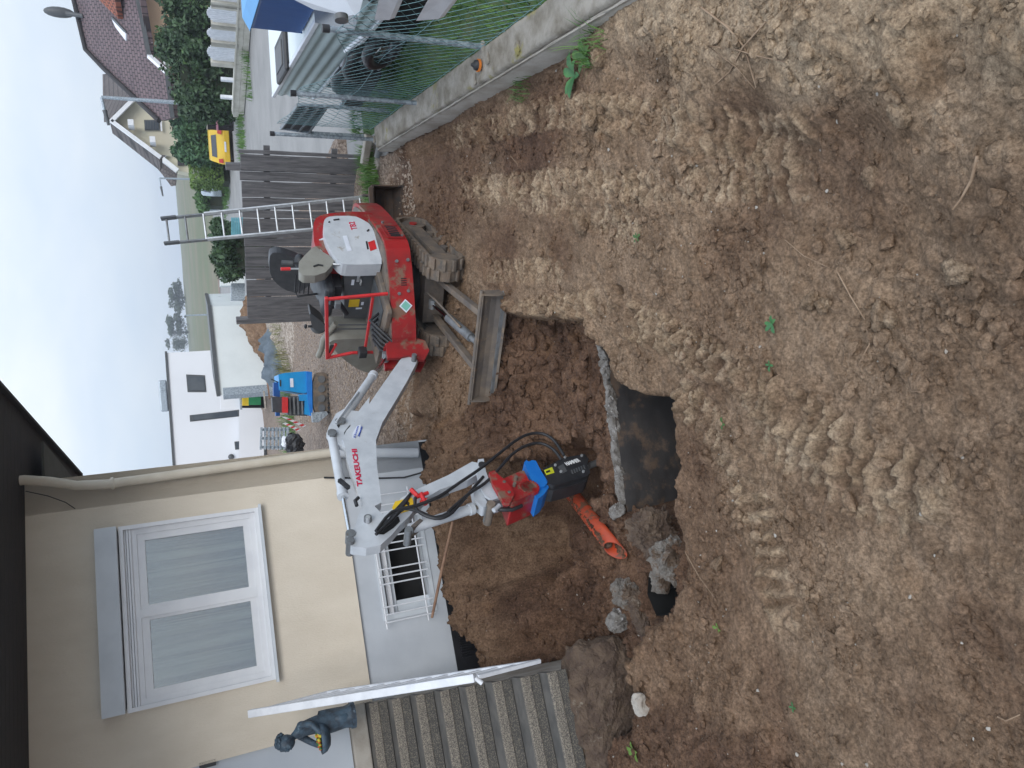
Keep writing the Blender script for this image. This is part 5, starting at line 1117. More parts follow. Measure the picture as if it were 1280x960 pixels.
def fp_(a,z):   # point on the mesh, a metres along from the nearest post; it bellies out a little and its top sags
    p=posts[3]+WD*a; bel=.03*math.sin(a*3.2)*math.sin(z*2.3)
    return p+WR*(-.03+bel)+V(0,0,z)-WALLA
def top_(a): 
    t=(a%1.92)/1.92; return 1.24-.10*math.sin(math.pi*t)**2-(.16*math.sin(math.pi*t) if 1.92<a<3.84 else 0)
AM=5.9; mb=MB(); st_=.064; n=int(AM/st_); rows=19
V_=[];F_=[]
def seg3(p0,p1,r=.0021):
    a,b,d=basis(p1-p0); o=len(V_)
    for p in (p0,p1):
        for k in range(3): t=2*math.pi*k/3; V_.append(p+r*(math.cos(t)*a+math.sin(t)*b))
    for k in range(3): F_.append((o+k,o+(k+1)%3,o+3+(k+1)%3,o+3+k))
r_=random.Random(4); jit={}
def node(i,j):
    if (i,j) not in jit:
        a=i*st_; tp=top_(a); jit[(i,j)]=fp_(a+r_.uniform(-.006,.006),.03+(tp-.03)*j/rows+r_.uniform(-.005,.005))
    return jit[(i,j)]
for i in range(n):
    for j in range(rows):
        if (i+j)%2==0: seg3(node(i,j),node(i+1,j+1))
        else: seg3(node(i,j+1),node(i+1,j))
link('wire_mesh',npmesh('wire_mesh',np.array(V_),np.array(F_),M['wire']),cf,kind='stuff')
for zf in (lambda a:top_(a),lambda a:.68-.03*math.sin(a*1.6),lambda a:.05):
    MB().tube([fp_(a,zf(a)) for a in np.linspace(0,AM,60)],.0027,6).build('tension_wire',M['wire'],cf)
# orange rimmed cap lying on the wall
p=WALLA+g0_(*( (lambda w_:(float((w_-WALLA)@WD),float((w_-WALLA)@WR)))(pz(600,82,.26)) ),.265)
bc__=thing('buried_cap','small black rubber cap with an orange rim lying on the garden wall','cap',p)
MB().cyl((0,0,.0),(0,0,.02),.052,18).build('rim',M['rusty'],bc__,bevel=.006); MB().tube([(0,0,.02),(0,0,.045),(.0,0,.055),(0,0,.075)],[.045,.040,.022,.012],16).build('dome',M['black'],bc__)
# kerb stones stacked at the wall end
for i,(a_,sz,lb) in enumerate([((458,187,.22),(.42,.10,.10),'pale concrete edging stone, upper one at the wall end'),((462,196,.12),(.40,.12,.09),'concrete edging stone under the upper one at the wall end'),((470,214,.08),(.34,.16,.08),'low earth covered slab beside the grass fringe')]):
    o=MB().box((0,0,0),sz).build('edging_stone',M['kerbface'],None,lb,'edging stone',bevel=.012); o.location=tuple(pz(*a_)); o.rotation_euler=(.1,.12,math.radians(-32-10*i))
# rusty digging bucket with its mouth towards the camera
bq=pz(487,253,.22); bk=thing('spare_bucket','small rusty steel digger bucket lying with its dark open mouth forward by the ladder foot','bucket',bq-V(0,0,.2),math.radians(-8))
BWd=.42
shell=[(0,.0),(.0,.03),(.16,.02),(.30,.06),(.38,.18),(.34,.32),(.22,.40),(.0,.42),(.0,.395),(.2,.375),(.315,.3),(.35,.18),(.28,.085),(.15,.05)]
MB().prism([(-BWd/2,y,z) for y,z in shell],(BWd,0,0)).build('shell',M['bucket_rust'],bk)
for s_ in (-BWd/2,BWd/2): MB().prism([(s_-.008,y,z) for y,z in [(0,0),(.16,.0),(.30,.06),(.38,.18),(.34,.32),(.22,.40),(0,.42)]],(.016,0,0)).build('side_plate',M['bucket_rust'],bk)
MB().box((0,.0,.44),(.36,.05,.05)).build('lug_bar',M['bucket_rust'],bk); 
for s_ in (-.1,.1): MB().prism([(s_-.01,.05,.40),(s_-.01,.22,.40),(s_-.01,.18,.52),(s_-.01,.1,.52)],(.02,0,0)).build('lug',M['bucket_rust'],bk)
# ============================================================ WOODEN FENCE AND LADDER
FA=pz(297,186,1.86)*1; FB_=pz(309,399,1.80); FA[2]=0; FB_[2]=0
fd=unit(FB_-FA); fn=V(fd[1],-fd[0],0); fn=fn if fn[1]<0 else -fn; Lf=float(np.linalg.norm(FB_-FA))
bf=thing('board_fence','weathered grey wooden fence of upright boards with gaps behind the excavator','board fence',FA)
edges=[186,192,213.5,226,247,262.5,273,298,309,322,334.5,350,372,399]   # board edges read off the photograph along the top
vv=[]
for yv in edges:
    w_=plane(297+(yv-186)*.056,yv,FA,fn); vv.append(float((w_-FA)@fd))
for i in range(len(vv)-1):
    a,b=vv[i]+.008,vv[i+1]-.012; r_=random.Random(i); ht=1.84+r_.uniform(-.012,.012)-.05*(i/13)
    off=r_.uniform(-.006,.006)
    mb=MB(); n=7; vs=[]
    for j in range(n+1):
        z=-.05+(ht+.05)*j/n; w1=r_.uniform(-.004,.004); w2=r_.uniform(-.004,.004)
        for o_,s_ in ((a+w1,0),(b+w2,0),(b+w2,1),(a+w1,1)): vs.append(fd*o_+fn*(off-.024*s_)+V(0,0,z))
    fs=[(0,1,2,3),tuple(4*n+k for k in (3,2,1,0))]
    for j in range(n):
        for k in range(4): fs.append((4*j+k,4*(j+1)+k,4*(j+1)+(k+1)%4,4*j+(k+1)%4))
    mb.add(vs,fs); mb.build('board',M['wood'],bf,bevel=.003,seg=1)
for z in (.45,1.45): MB().bar(fd*-.05-fn*.055+V(0,0,z),fd*(Lf+.02)-fn*.055+V(0,0,z),.04,.09,(0,0,1)).build('rail',M['wood'],bf)
pe_=fd*(Lf+.03)+V(0,0,.0)-fn*.02; MB().box(pe_+V(0,0,.95),(.10,.10,2.05),rotz(math.atan2(fd[1],fd[0]))).build('end_post',M['wood'],bf,bevel=.006)
MB().box(fd*.3-fn*.08+V(0,0,.98),(.10,.08,2.1),rotz(math.atan2(fd[1],fd[0]))).build('end_post',M['wood'],bf,bevel=.006)
# ladder
lbR=pz(458,246,.15); 
Yt=lbR[1]+.45; ltR=pY(201,273,Yt); ltL=pY(205,304,Yt); rung=ltL-ltR; 
ltR2=ltR; lbR2=lbR; lbL=lbR+rung*(np.linalg.norm(rung)+.06)/np.linalg.norm(rung)
ld=thing('ladder','aluminium extension ladder leaning on the wooden fence behind the excavator','ladder',lbR)
ll=lambda p: np.array(p,float)-lbR
for a,b in ((lbR2,ltR2),(lbL,ltL)):
    MB().bar(ll(a),ll(a+(b-a)*.80),.025,.058).build('rail',M['alu'],ld,bevel=.004)
    MB().bar(ll(a+(b-a)*.45)+V(0,.05,0),ll(b)+V(0,.03,0),.024,.05).build('extension_rail',M['steelgrey'],ld,bevel=.004)
    MB().bar(ll(b-(b-a)*.07)+V(0,.02,0),ll(b)+V(0,.02,0),.03,.062).build('rail_end',M['dkgrey'],ld,bevel=.004)
for i in range(12):
    t=.035+i*.0855; 
    if t<.99:
        a=ll(lbR2+(ltR2-lbR2)*t); b=ll(lbL+(ltL-lbL)*t); dark=t>.82
        MB().tube([a+V(0,.03*dark,0),b+V(0,.03*dark,0)],.014,8).build('rung',M['steelgrey' if dark else 'alu'],ld)
# ============================================================ NEIGHBOUR'S YARD
tA=pz(342,117,1.3); tB=pz(393,27,1.3); tdv=unit(tB-tA); trn=V(-tdv[1],tdv[0],0); trn=trn if trn[0]>0 else -trn   # trn points away from the fence
def onside(px,py): return plane(px,py,tA,trn)
zb=float(onside(400,112)[2]); 
cp=thing('folding_caravan','low pale folding caravan with ribbed side panel and black roof hatch behind the fence','caravan',V(tA[0],tA[1],0))
tl2=lambda p: np.array(p,float)-V(tA[0],tA[1],0)
Lc=4.6
rib=[]; nz=26
for i in range(nz+1):
    z=zb+(1.26-zb)*i/nz; u=(i/nz*4)%1; rib.append((z,.0+.03*max(0,math.sin(u*math.pi))**2))
vs=[];fs=[]
for j,a in enumerate((0,Lc)):
    for z,o_ in rib: vs.append(tl2(V(tA[0],tA[1],0)+tdv*a-trn*o_+V(0,0,z)))
m_=len(rib)
for i in range(m_-1): fs.append((i,i+1,m_+i+1,m_+i))
MB().add(vs,fs,True).build('ribbed_side',M['sheet'],cp)
cps=lambda a,b,z: tdv*a+trn*b+V(0,0,z)
MB().prism([cps(0,.01,zb),cps(0,1.75,zb),cps(0,1.75,1.29),cps(0,.01,1.29)],tdv*Lc).build('body',M['whitefar'],cp)
MB().prism([cps(-.02,0,1.29),cps(-.02,1.78,1.29),cps(-.02,1.78,1.32),cps(-.02,0,1.32)],tdv*(Lc+.04)).build('roof',M['whitelow'],cp,bevel=.008)
MB().bar(cps(-.03,-.03,1.30),cps(Lc,-.03,1.30),.045,.05).build('roof_trim',M['white'],cp,bevel=.006)
MB().bar(cps(-.03,-.02,zb),cps(Lc,-.02,zb),.04,.04).build('lower_trim',M['white'],cp,bevel=.006)
MB().bar(cps(-.03,1.77,1.33),cps(Lc,1.77,1.33),.04,.03).build('roof_trim',M['white'],cp)
hc=tl2(pz(354,73,1.33)); h1=tl2(pz(346,60,1.33)); h2=tl2(pz(346,86,1.33)); h3=tl2(pz(363,86,1.33)); 
hh=MB().box((h1+h3)/2+V(0,0,.02),(.5,.9,.06),np.array([trn,tdv,V(0,0,1)]).T).build('roof_hatch',M['black'],cp,bevel=.03); MB().box((h1+h3)/2+V(0,0,.055),(.3,.6,.02),np.array([trn,tdv,V(0,0,1)]).T).build('hatch_panel',M['dkgrey'],hh,bevel=.01)
MB().bar(cps(.1,.2,zb-.12),cps(Lc,.2,zb-.12),.08,.1).build('chassis_rail',M['steelgrey'],cp); MB().bar(cps(.1,1.5,zb-.12),cps(Lc,1.5,zb-.12),.08,.1).build('chassis_rail',M['steelgrey'],cp)
for a in (1.4,):
    for b in (.22,1.5):
        w_=MB().tube([cps(a,b-.1,.17+.25),cps(a,b+.1,.17+.25)],.25,26).build('wheel',M['black'],cp,bevel=.03); MB().tube([cps(a,b-.115,.45),cps(a,b-.10,.45)],.15,18).build('rim',M['steelgrey'],w_)
MB().bar(cps(2.6,.25,zb-.14),cps(3.0,.15,.2),.05,.05).build('corner_steady',M['white'],cp); MB().bar(cps(.3,.25,zb-.14),cps(.2,.15,.2),.05,.05).build('corner_steady',M['steelgrey'],cp)
MB().prism([cps(.15,.12,zb-.02),cps(.15,1.6,zb-.02),cps(.15,1.6,.175),cps(.15,.12,.175)],tdv*4.2).build('shade_fill_block',M['opening'],cp)  # solid black box stands in for the deep shade beneath the caravan
# blue box on its near end
bb=pz(378,42,1.33); hb_=float(pY(313,38,bb[1])[2])-1.33
bx=thing('blue_storage_box','large dark blue box with a lighter lid standing on the pale caravan roof','box',bb)
bx_=lambda a,b,z: tdv*a+trn*b+V(0,0,z)
MB().prism([bx_(0,0,0),bx_(0,1.5,0),bx_(0,1.5,hb_),bx_(0,0,hb_)],tdv*1.5).build('body',M['tarp'],bx,bevel=.03,seg=3)
MB().prism([bx_(-.03,-.03,hb_),bx_(-.03,1.53,hb_),bx_(-.03,1.4,hb_+.07),bx_(-.03,.1,hb_+.07)],tdv*1.56).build('lid',M['tarplight'],bx,bevel=.012)
# white van body at the edge of the picture
vp=thing('white_van','white vehicle body with a dark window band at the top right edge','van',pz(440,-40,.17))
v0=pY(446,22,5.4); vo=vp.location; vloc=lambda p: np.array(p,float)-np.array(vo)
P=[pY(*q_) for q_ in ((396,-60,5.0),(352,-8,6.6),(392,12,6.5),(447,24,5.4),(470,-60,4.6))]
MB().prism([vloc(p) for p in P],V(.6,.0,.0)).build('body',M['whitefar'],vp,bevel=.03)
P=[pY(*q_) for q_ in ((395,9,6.45),(393,24,6.5),(442,34,5.42),(446,22,5.35))]
MB().prism([vloc(p)-V(.03,0,0) for p in P],V(.25,0,0)).build('window_band',M['darkwin'],vp,bevel=.01)
c_=vloc(pY(425,2,5.2)); MB().tube([c_-V(.14,.0,0),c_-V(.1,0,0)],.05,16).build('fuel_cap',M['dkgrey'],vp)
# white boards leaning low behind the fence
for i,(q4,lb) in enumerate([([(480,-30,4.2),(510,-30,4.2),(487,25,4.9),(468,25,4.9)],'upper white board lying behind the fence at the top edge'),([(552,-30,3.9),(590,-30,3.9),(548,24,4.55),(520,26,4.6)],'lower white board lying behind the fence at the top edge')]):
    P=[pY(*q_) for q_ in q4]; c=np.mean(P,0); o=MB().prism([p-c for p in P],V(.02,.0,-.04)).build('white_board',M['white'],None,lb,'board',bevel=.006); o.location=tuple(c)
# dark clutter under and before the caravan: tyres, a grey rack, pipes
def torus(mb,c,R_,r,ax_,n=24,m=10):
    a,b,d=basis(ax_); vs=[];fs=[]
    for i in range(n):
        t=2*math.pi*i/n; e=math.cos(t)*a+math.sin(t)*b
        for j in range(m): u=2*math.pi*j/m; vs.append(np.array(c)+e*(R_+r*math.cos(u))+d*r*math.sin(u))
    for i in range(n):
        for j in range(m): fs.append((i*m+j,((i+1)%n)*m+j,((i+1)%n)*m+(j+1)%m,i*m+(j+1)%m))
    return mb.add(vs,fs,True)
for i,(px_,py_,Y_,R_,lb) in enumerate([(452,78,7.0,.17,'worn black tyre lying in the dark under the caravan edge'),(478,62,6.3,.16,'black tyre leaning nearest to the first fence post'),(435,98,7.8,.16,'black tyre behind the second fence post')]):
    c=pY(px_,py_,Y_); c[2]=max(c[2],.3); mb=MB(); torus(mb,(0,0,0),R_,.055,(.9,.3,.5)); o=mb.build('old_tyre',M['membrane'],None,lb,'tyre'); o.location=tuple(c)
wb=thing('wheelbarrow','upturned dark wheelbarrow with grey legs under the caravan behind the fence','wheelbarrow',pz(490,85,.17))
MB().prism([(-.3,-.4,.25),(.3,-.4,.25),(.38,.4,.35),(-.38,.4,.35)],(0,0,.22)).build('tray',M['black'],wb,bevel=.05); 
for s_ in (-.22,.22): MB().tube([(s_,-.7,.2),(s_,.2,.45),(s_*1.1,.8,.55)],.016,8).build('handle',M['galv'],wb); MB().tube([(s_,.1,.45),(s_,.2,.02)],.014,8).build('leg',M['galv'],wb)
mb=MB(); torus(mb,(0,-.62,.22),.15,.05,(1,0,0)); mb.build('wheel',M['rubber'],wb)
rk=thing('grey_rack','grey slatted metal rack standing behind the fence beyond the second post','rack',pz(420,150,.17))
ro_=np.array(rk.location); 
def rp3(px,py,Y): return pY(px,py,Y)-ro_
for a,b in (((352,160),(372,132)),((363,160),(385,134)),((374,163),(398,134)),((386,165),(408,134))):
    MB().bar(rp3(*a,10.2),rp3(*b,8.9),.05,.02).build('slat',M['steelgrey'],rk)
for a,b in (((350,160,10.2),(388,166,10.2)),((372,131,8.9),(410,133,8.9))): MB().bar(rp3(*a),rp3(*b),.03,.03,(0,1,0)).build('frame',M['galv'],rk)
MB().prism([rp3(353,161,10.25),rp3(372,131,8.95),rp3(409,133,8.95),rp3(387,166,10.25)],V(.03,.02,0)).build('dark_panel',M['black'],rk)
for a in ((388,166,10.2),(410,133,8.9)): q_=rp3(*a); MB().bar(q_,V(q_[0],q_[1],0),.035,.035,(1,0,0)).build('leg',M['galv'],rk)
for i,(a,b,Y_,lb) in enumerate([((455,44),(432,64),6.6,'short pale pipe angled under the caravan'),((473,60),(461,70),6.6,'second shorter pale pipe under the caravan')]):
    A=pY(*a,Y_);B=pY(*b,Y_+.4); o=MB().tube([V(0,0,0),B-A],.022,10).build('pale_pipe',M['white'],None,lb,'pipe'); o.location=tuple(A)
# ============================================================ STREET SIDE
def foliage(name,blobs,n,leaf,ma,seed,parent=None,zsq=1.,flat=False,jit=.18,**kw):
    """leaf-sized faces spread through the outer part of a few ellipsoids"""
    g=np.random.default_rng(seed); w_=np.array([b[1][0]*b[1][1]+b[1][2]*b[1][0] for b in blobs],float); w_/=w_.sum(); id_=g.choice(len(blobs),n,p=w_)
    C_=np.array([b[0] for b in blobs],float)[id_]; R_=np.array([b[1] for b in blobs],float)[id_]
    d=g.normal(size=(n,3)); d/=np.linalg.norm(d,axis=1)[:,None]; r=1-.45*g.random(n)**1.6; r*=1+jit*fbm(d[:,0]*2.3+id_*3.1,d[:,1]*2.3+d[:,2]*1.9,3,seed); 
    if flat: d/=np.max(np.abs(d),axis=1)[:,None]; r=1-.12*g.random(n)
    P=C_+d*R_*r[:,None]; k=P[:,2]>.02; P=P[k]; d=d[k]; n=len(P)
    a=g.normal(size=(n,3)); a/=np.linalg.norm(a,axis=1)[:,None]; nn=d*.6+a*.8; nn/=np.linalg.norm(nn,axis=1)[:,None]
    u=np.cross(nn,g.normal(size=(n,3))); u/=np.linalg.norm(u,axis=1)[:,None]; v_=np.cross(nn,u); s=leaf*(.6+.8*g.random(n))[:,None]
    vs=np.stack([P-u*s,P-v_*s*.5,P+u*s,P+v_*s*.5],1).reshape(-1,3)
    return link(name,npmesh(name,vs,np.arange(4*n).reshape(-1,4),ma),parent,**kw)
def rootat(p): return V(p[0],p[1],p[2])
def loc(th): o=np.array(th.location); return lambda p: np.array(p,float)-o
def poly_thing(th,pts,ex_,ma,name,uv=False,bevel=0):
    L=loc(th); P=[L(p) for p in pts]; mb=MB().prism(P,ex_); u=None
    if uv:
        a=unit(P[1]-P[0]); n_=unit(np.cross(P[1]-P[0],P[2]-P[0])); b=np.cross(n_,a); u=(a,b,P[0])
    return mb.build(name,ma,th,uv=u,bevel=bevel)
TILE=band_mat('purple_brown_roof_tiles',(.155,.105,.115),(.20,.135,.14),.32,.36); TILE2=band_mat('grey_brown_roof_tiles',(.14,.115,.11),(.18,.15,.14),.32,.36); TILE3=band_mat('orange_roof_tiles',(.36,.10,.05),(.42,.13,.07),.28,.30)
# house A: big tiled roof, peach wall
hA=thing('tiled_house','large house with purple brown tiled roof, dormer and peach wall at the top left','house',pz(300,20,0)+V(4,14,0))
YA=44.
roofA=[pY(84,-60,47),pY(94,-2,48),pY(109,62,49),pY(132,86,49),pY(165,120,48),pY(201,151,47),pY(216,147,43.5),pY(209,90,43.2),pY(187,70,41.2),pY(170,-60,40.)]
# lay all the roof corners on one pitched plane
pr=np.array([pY(187,70,41.5),pY(109,62,49),pY(175,0,40.6)]); nrm=unit(np.cross(pr[1]-pr[0],pr[2]-pr[0]))
def onroof(px,py): return plane(px,py,pr[0],nrm)
roofA=[onroof(*q_) for q_ in ((84,-60),(94,-2),(109,62),(132,86),(165,120),(201,151),(216,147),(209,90),(187,70),(165,-60))]
ex_=-nrm*.3 if nrm[2]>0 else nrm*.3
rfA=poly_thing(hA,roofA,ex_,TILE,'roof',True)
def onr(px,py,up=.1): return onroof(px,py)+(nrm if nrm[2]>0 else -nrm)*up
sk=poly_thing(hA,[onr(141,23,.08),onr(159,42,.08),onr(159,51,.08),onr(146,34,.08)],ex_*.3,M['whitefar'],'skylight')
poly_thing(hA,[onr(141,23,.10),onr(157,40,.10),onr(160,40,.10),onr(142,21,.10)],ex_*.3,M['greyframe'],'skylight_frame')
dr=poly_thing(hA,[onr(130,-30,.5),onr(134,0,.45),onr(154,24,.25),onr(156,0,.5),onr(158,-30,.7)],ex_*.9,TILE3,'dormer_roof',True)
L=loc(hA)
MB().bar(L(onr(165,-40,.02)),L(onr(187,70,.02)),.18,.22).build('gutter',M['greyframe'],hA); MB().bar(L(onr(187,70,.02)),L(onr(209,90,.02)),.18,.22).build('gutter',M['pvc'],hA); MB().bar(L(onr(209,90,.02)),L(onr(216,147,.02)),.18,.22).build('gutter',M['greyframe'],hA)
MB().tube([L(onr(94,-2,.1)),L(onr(109,62,.1)),L(onr(132,86,.1)),L(onr(201,151,.1))],.13,8).build('ridge_tile',M['soffit'],hA)
MB().ball(L(onr(95,17,.9)),(.3,.3,.8)).build('roof_vent',M['greyframe'],hA); MB().cyl(L(onr(104,20,.0)),L(onr(99,18,.7)),.12,10).build('vent_pipe',M['greyframe'],hA)
W1_=pY(187,70,42.2); W2_=pY(172,-60,41.2); W3_=pY(213,92,44.); W4_=pY(218,150,44.6)
poly_thing(hA,[V(W2_[0],W2_[1],0),V(W1_[0],W1_[1],0),V(W1_[0],W1_[1],W1_[2]-.1),V(W2_[0],W2_[1],W2_[2]+.1)],V(.3,.4,0),M['peach'],'wall')
poly_thing(hA,[V(W1_[0],W1_[1],0),V(W3_[0],W3_[1],0),V(W3_[0],W3_[1],W3_[2]-.05),V(W1_[0],W1_[1],W1_[2]-.1)],V(.3,.4,0),M['peach'],'wall')
poly_thing(hA,[V(W3_[0],W3_[1],0),V(W4_[0],W4_[1],0),V(W4_[0],W4_[1],W4_[2]-.05),V(W3_[0],W3_[1],W3_[2]-.05)],V(.3,.4,0),M['creamfar'],'wall')
for q_ in ((181,17),(184,35),(187,54),(208,82)): MB().box(L(pY(*q_,41.8)),(.35,.9,.28)).build('rafter_end',M['pvc'],hA)
# house B: cream gable
hB=thing('gabled_house','cream gabled house with grey brown roof and small shuttered window behind the conifers','house',V(20,58,0)); YB=56.
gb=[(139,152),(167,125),(205,118),(240,120),(240,200),(200,193),(178,178)]
poly_thing(hB,[pY(a,b,YB) for a,b in gb],V(.5,1.2,0),M['creamfar'],'wall')
L=loc(hB)
rB=[pY(134,92,YB+9),pY(135,128,YB+4.5),pY(137,152,YB-.6),pY(168,124,YB-.6),pY(175,110,YB+1)]
poly_thing(hB,rB,V(0,.2,.35),TILE2,'roof',True)
poly_thing(hB,[pY(137,151,YB-.6),pY(140,147,YB-.6),pY(203,196,YB-.6),pY(200,201,YB-.6)],V(.2,3.,.1),TILE2,'roof',True)
MB().bar(L(pY(139,151,YB-.7)),L(pY(201,197,YB-.7)),.22,.25).build('barge_board',M['pvc'],hB); MB().bar(L(pY(139,152,YB-.7)),L(pY(168,123,YB-.7)),.22,.25).build('barge_board',M['pvc'],hB)
for a,b in ((160,160),(187,181)): MB().box(L(pY(a+4,b-4,YB-.9)),(.4,1,.35)).build('purlin_end',M['pvc'],hB)
w_=MB().prism([L(pY(a,b,YB-.12)) for a,b in ((180,150),(199,150),(200,163),(181,163))],V(.05,.1,0)).build('window',M['greyframe'],hB); 
for k in range(5): a=183+3.4*k; MB().bar(L(pY(a,151.5,YB-.16)),L(pY(a,161.5,YB-.16)),.06,.12).build('shutter_slat',M['darkwin'],w_)
MB().bar(L(pY(201,149,YB-.2)),L(pY(202,164,YB-.2)),.1,.1).build('sill',M['pvc'],w_)
MB().prism([L(pY(a,b,YB-.1)) for a,b in ((214,150),(226,150),(226,158),(214,158))],V(.05,.1,0)).build('window',M['darkwin'],hB)
# house C, small and far
hC=thing('small_far_house','small far house with a cream gable and brown roof beyond the gabled house','house',V(26,88,0)); YC=88.; L=loc(hC)
poly_thing(hC,[pY(a,b,YC) for a,b in ((203,199),(213,190),(236,192),(236,216),(222,213))],V(.5,3,0),M['creamfar'],'wall')
poly_thing(hC,[pY(a,b,YC-.6) for a,b in ((184,189),(196,184),(214,188),(203,199))],V(0,.3,.5),TILE2,'roof',True)
poly_thing(hC,[pY(a,b,YC-.7) for a,b in ((184,188),(203,197),(222,215),(220,232),(208,216))],V(0,.3,.5),TILE2,'roof',True)
MB().bar(L(pY(203,199,YC-1)),L(pY(222,214,YC-1)),.5,.5).build('barge_board',M['pvc'],hC); poly_thing(hC,[pY(a,b,YC-.4) for a,b in ((222,192),(231,192),(231,206),(222,206))],V(0,.3,0),M['soffit'],'garage_roof')
# street lamps
def lamp(base,topz,arm,r,lb,Y_):
    t=thing('street_lamp',lb,'street lamp',base)
    MB().tube([(0,0,0),(0,0,topz*.5),(0,0,topz)],[r*1.3,r,r*.75],10).build('pole',M['galv'],t); a=V(*arm); h_=MB().tube([(0,0,topz),V(0,0,topz)+a],r*.7,8).build('arm',M['galv'],t); MB().tube([V(0,0,topz)+a*.6,V(0,0,topz)+a*1.3+V(0,0,-.02)],[.1,.06],8).build('lantern',M['greyframe'],t)
b_=pY(290,133,37.); zt=pY(127,124,37.)[2]; lamp(V(b_[0],b_[1],0),zt,(-.9,.2,-.12),.09,'tall galvanised street lamp rising behind the dark hedge',37)
b_=pY(240,224,72.); zt=pY(199,219,72.)[2]; lamp(V(b_[0],b_[1],0),zt,(-1.2,.2,-.1),.09,'slim far street lamp beyond the small brown roofed house',72)
b_=pY(268,393,62.); zt=pY(231,392,62.)[2]; lamp(V(b_[0],b_[1],0),zt,(-.1,.1,.0),.07,'thin pale lamp pole standing above the low white building',62)
# hedge, conifers, bushes
def shrub(name,lb,cat,Y_,px0,px1,py0,py1,ma,seed,n,leaf,depth=1.6,flat=False,lumps_=6):
    """fills the height between two pixel columns (px) and the run between two rows (py)"""
    c=pY((px0+px1)/2,(py0+py1)/2,Y_); a=pY(px1,(py0+py1)/2,Y_); zt=float(pY(px0,(py0+py1)/2,Y_)[2]); wd=abs(float(pY((px0+px1)/2,py0,Y_)[0]-pY((px0+px1)/2,py1,Y_)[0])); zb_=max(0.,float(a[2]))
    t=thing(name,lb,cat,V(c[0],c[1],0)); r_=random.Random(seed); bl=[]
    if flat: bl=[(V(0,0,(zt+zb_)/2),V(wd/2,depth/2,(zt-zb_)/2))]
    else:
        for i in range(lumps_):
            f=(i+.5)/lumps_; rr=wd/lumps_*.85; hh=(zt-zb_)*r_.uniform(.40,.5); bl.append((V((f-.5)*wd,r_.uniform(-.25,.25)*depth,zb_+hh*1.02),V(rr*r_.uniform(.9,1.2),depth/2,hh)))
            bl.append((V((f-.5)*wd+r_.uniform(-.3,.3),r_.uniform(-.3,.3)*depth,zb_+(zt-zb_)*r_.uniform(.5,.75)),V(rr*.7,depth*.45,(zt-zb_)*.27)))
    foliage('foliage',bl,n,leaf,ma,seed,t,flat=flat,jit=.04 if flat else .3)
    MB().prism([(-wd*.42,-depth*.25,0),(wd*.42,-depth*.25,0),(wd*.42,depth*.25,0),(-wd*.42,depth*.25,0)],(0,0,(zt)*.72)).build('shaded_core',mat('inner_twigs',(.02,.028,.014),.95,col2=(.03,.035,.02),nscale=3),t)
    for k in range(3): MB().tube([(wd*(k-1)*.3,0,0),(wd*(k-1)*.3+.1,0,zt*.6)],[.06,.02],6).build('stem',M['bark'],t)
    return t
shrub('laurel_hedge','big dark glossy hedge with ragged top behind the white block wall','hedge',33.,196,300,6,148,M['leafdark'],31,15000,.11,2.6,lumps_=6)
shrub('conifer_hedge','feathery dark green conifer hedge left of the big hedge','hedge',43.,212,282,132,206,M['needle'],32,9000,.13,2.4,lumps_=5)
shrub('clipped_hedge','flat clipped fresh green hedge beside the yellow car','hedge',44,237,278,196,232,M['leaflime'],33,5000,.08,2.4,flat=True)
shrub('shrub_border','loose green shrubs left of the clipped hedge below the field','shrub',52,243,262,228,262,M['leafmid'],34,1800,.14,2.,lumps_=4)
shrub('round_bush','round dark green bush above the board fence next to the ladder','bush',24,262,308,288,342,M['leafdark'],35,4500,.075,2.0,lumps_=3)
shrub('small_bush','small dark bush framed by the upper ladder rungs','bush',27,262,292,279,296,M['leafdark'],36,1200,.07,1.2,lumps_=2)
# low block wall with white picket panels across the street
bwl=thing('block_wall','low pale block wall with white picket panels and posts across the street','wall',pz(312,60,0)); L=loc(bwl)
wa=pz(318,-40,0); wb_=pz(304,148,0); wdir=unit(wb_-wa); wn_=V(wdir[1],-wdir[0],0); Lw_=float(np.linalg.norm(wb_-wa)); Lf_=L(wa)
nb_=int(Lw_/.5)
for row in range(2):
    for i in range(nb_):
        a0=i*.5+(.25 if row else 0); r_=random.Random(i*7+row); MB().box(Lf_+wdir*(a0+.25)+V(0,0,.10+row*.205),(.492,.2+.008*r_.random(),.198),rotz(math.atan2(wdir[1],wdir[0]))).build('block',M['blockw'],bwl)
MB().bar(Lf_+V(0,0,.43),Lf_+wdir*(nb_*.5)+V(0,0,.43),.26,.05).build('coping',M['blockw'],bwl)
def alongw(py,px=290): w_=plane(px,py,wa,unit(V(wdir[1],-wdir[0],0))); return float((w_-wa)@wdir)
for k,(y0_,y1_) in enumerate([(-30,4),(8,30),(35,52),(57,77)]):
    s0=alongw(y0_); s1=alongw(y1_); n_=9; 
    for i in range(n_):
        s=s0+(s1-s0)*(i+.5)/n_; ht=.80+.22*math.sin(math.pi*(i+.5)/n_); MB().box(Lf_+wdir*s+V(0,0,.46+ht/2-.1),(abs(s1-s0)/n_*.82,.03,ht),rotz(math.atan2(wdir[1],wdir[0]))).build('picket',M['white'],bwl)
    for s in (s0-.12,s1+.12): MB().box(Lf_+wdir*s+V(0,0,.8),(.22,.22,.9),rotz(math.atan2(wdir[1],wdir[0]))).build('pillar',M['blockw'],bwl)
for s in (alongw(80),alongw(100),alongw(122)): MB().box(Lf_+wdir*s+V(0,0,.65),(.12,.12,.5),rotz(math.atan2(wdir[1],wdir[0]))).build('post',M['white'],bwl)
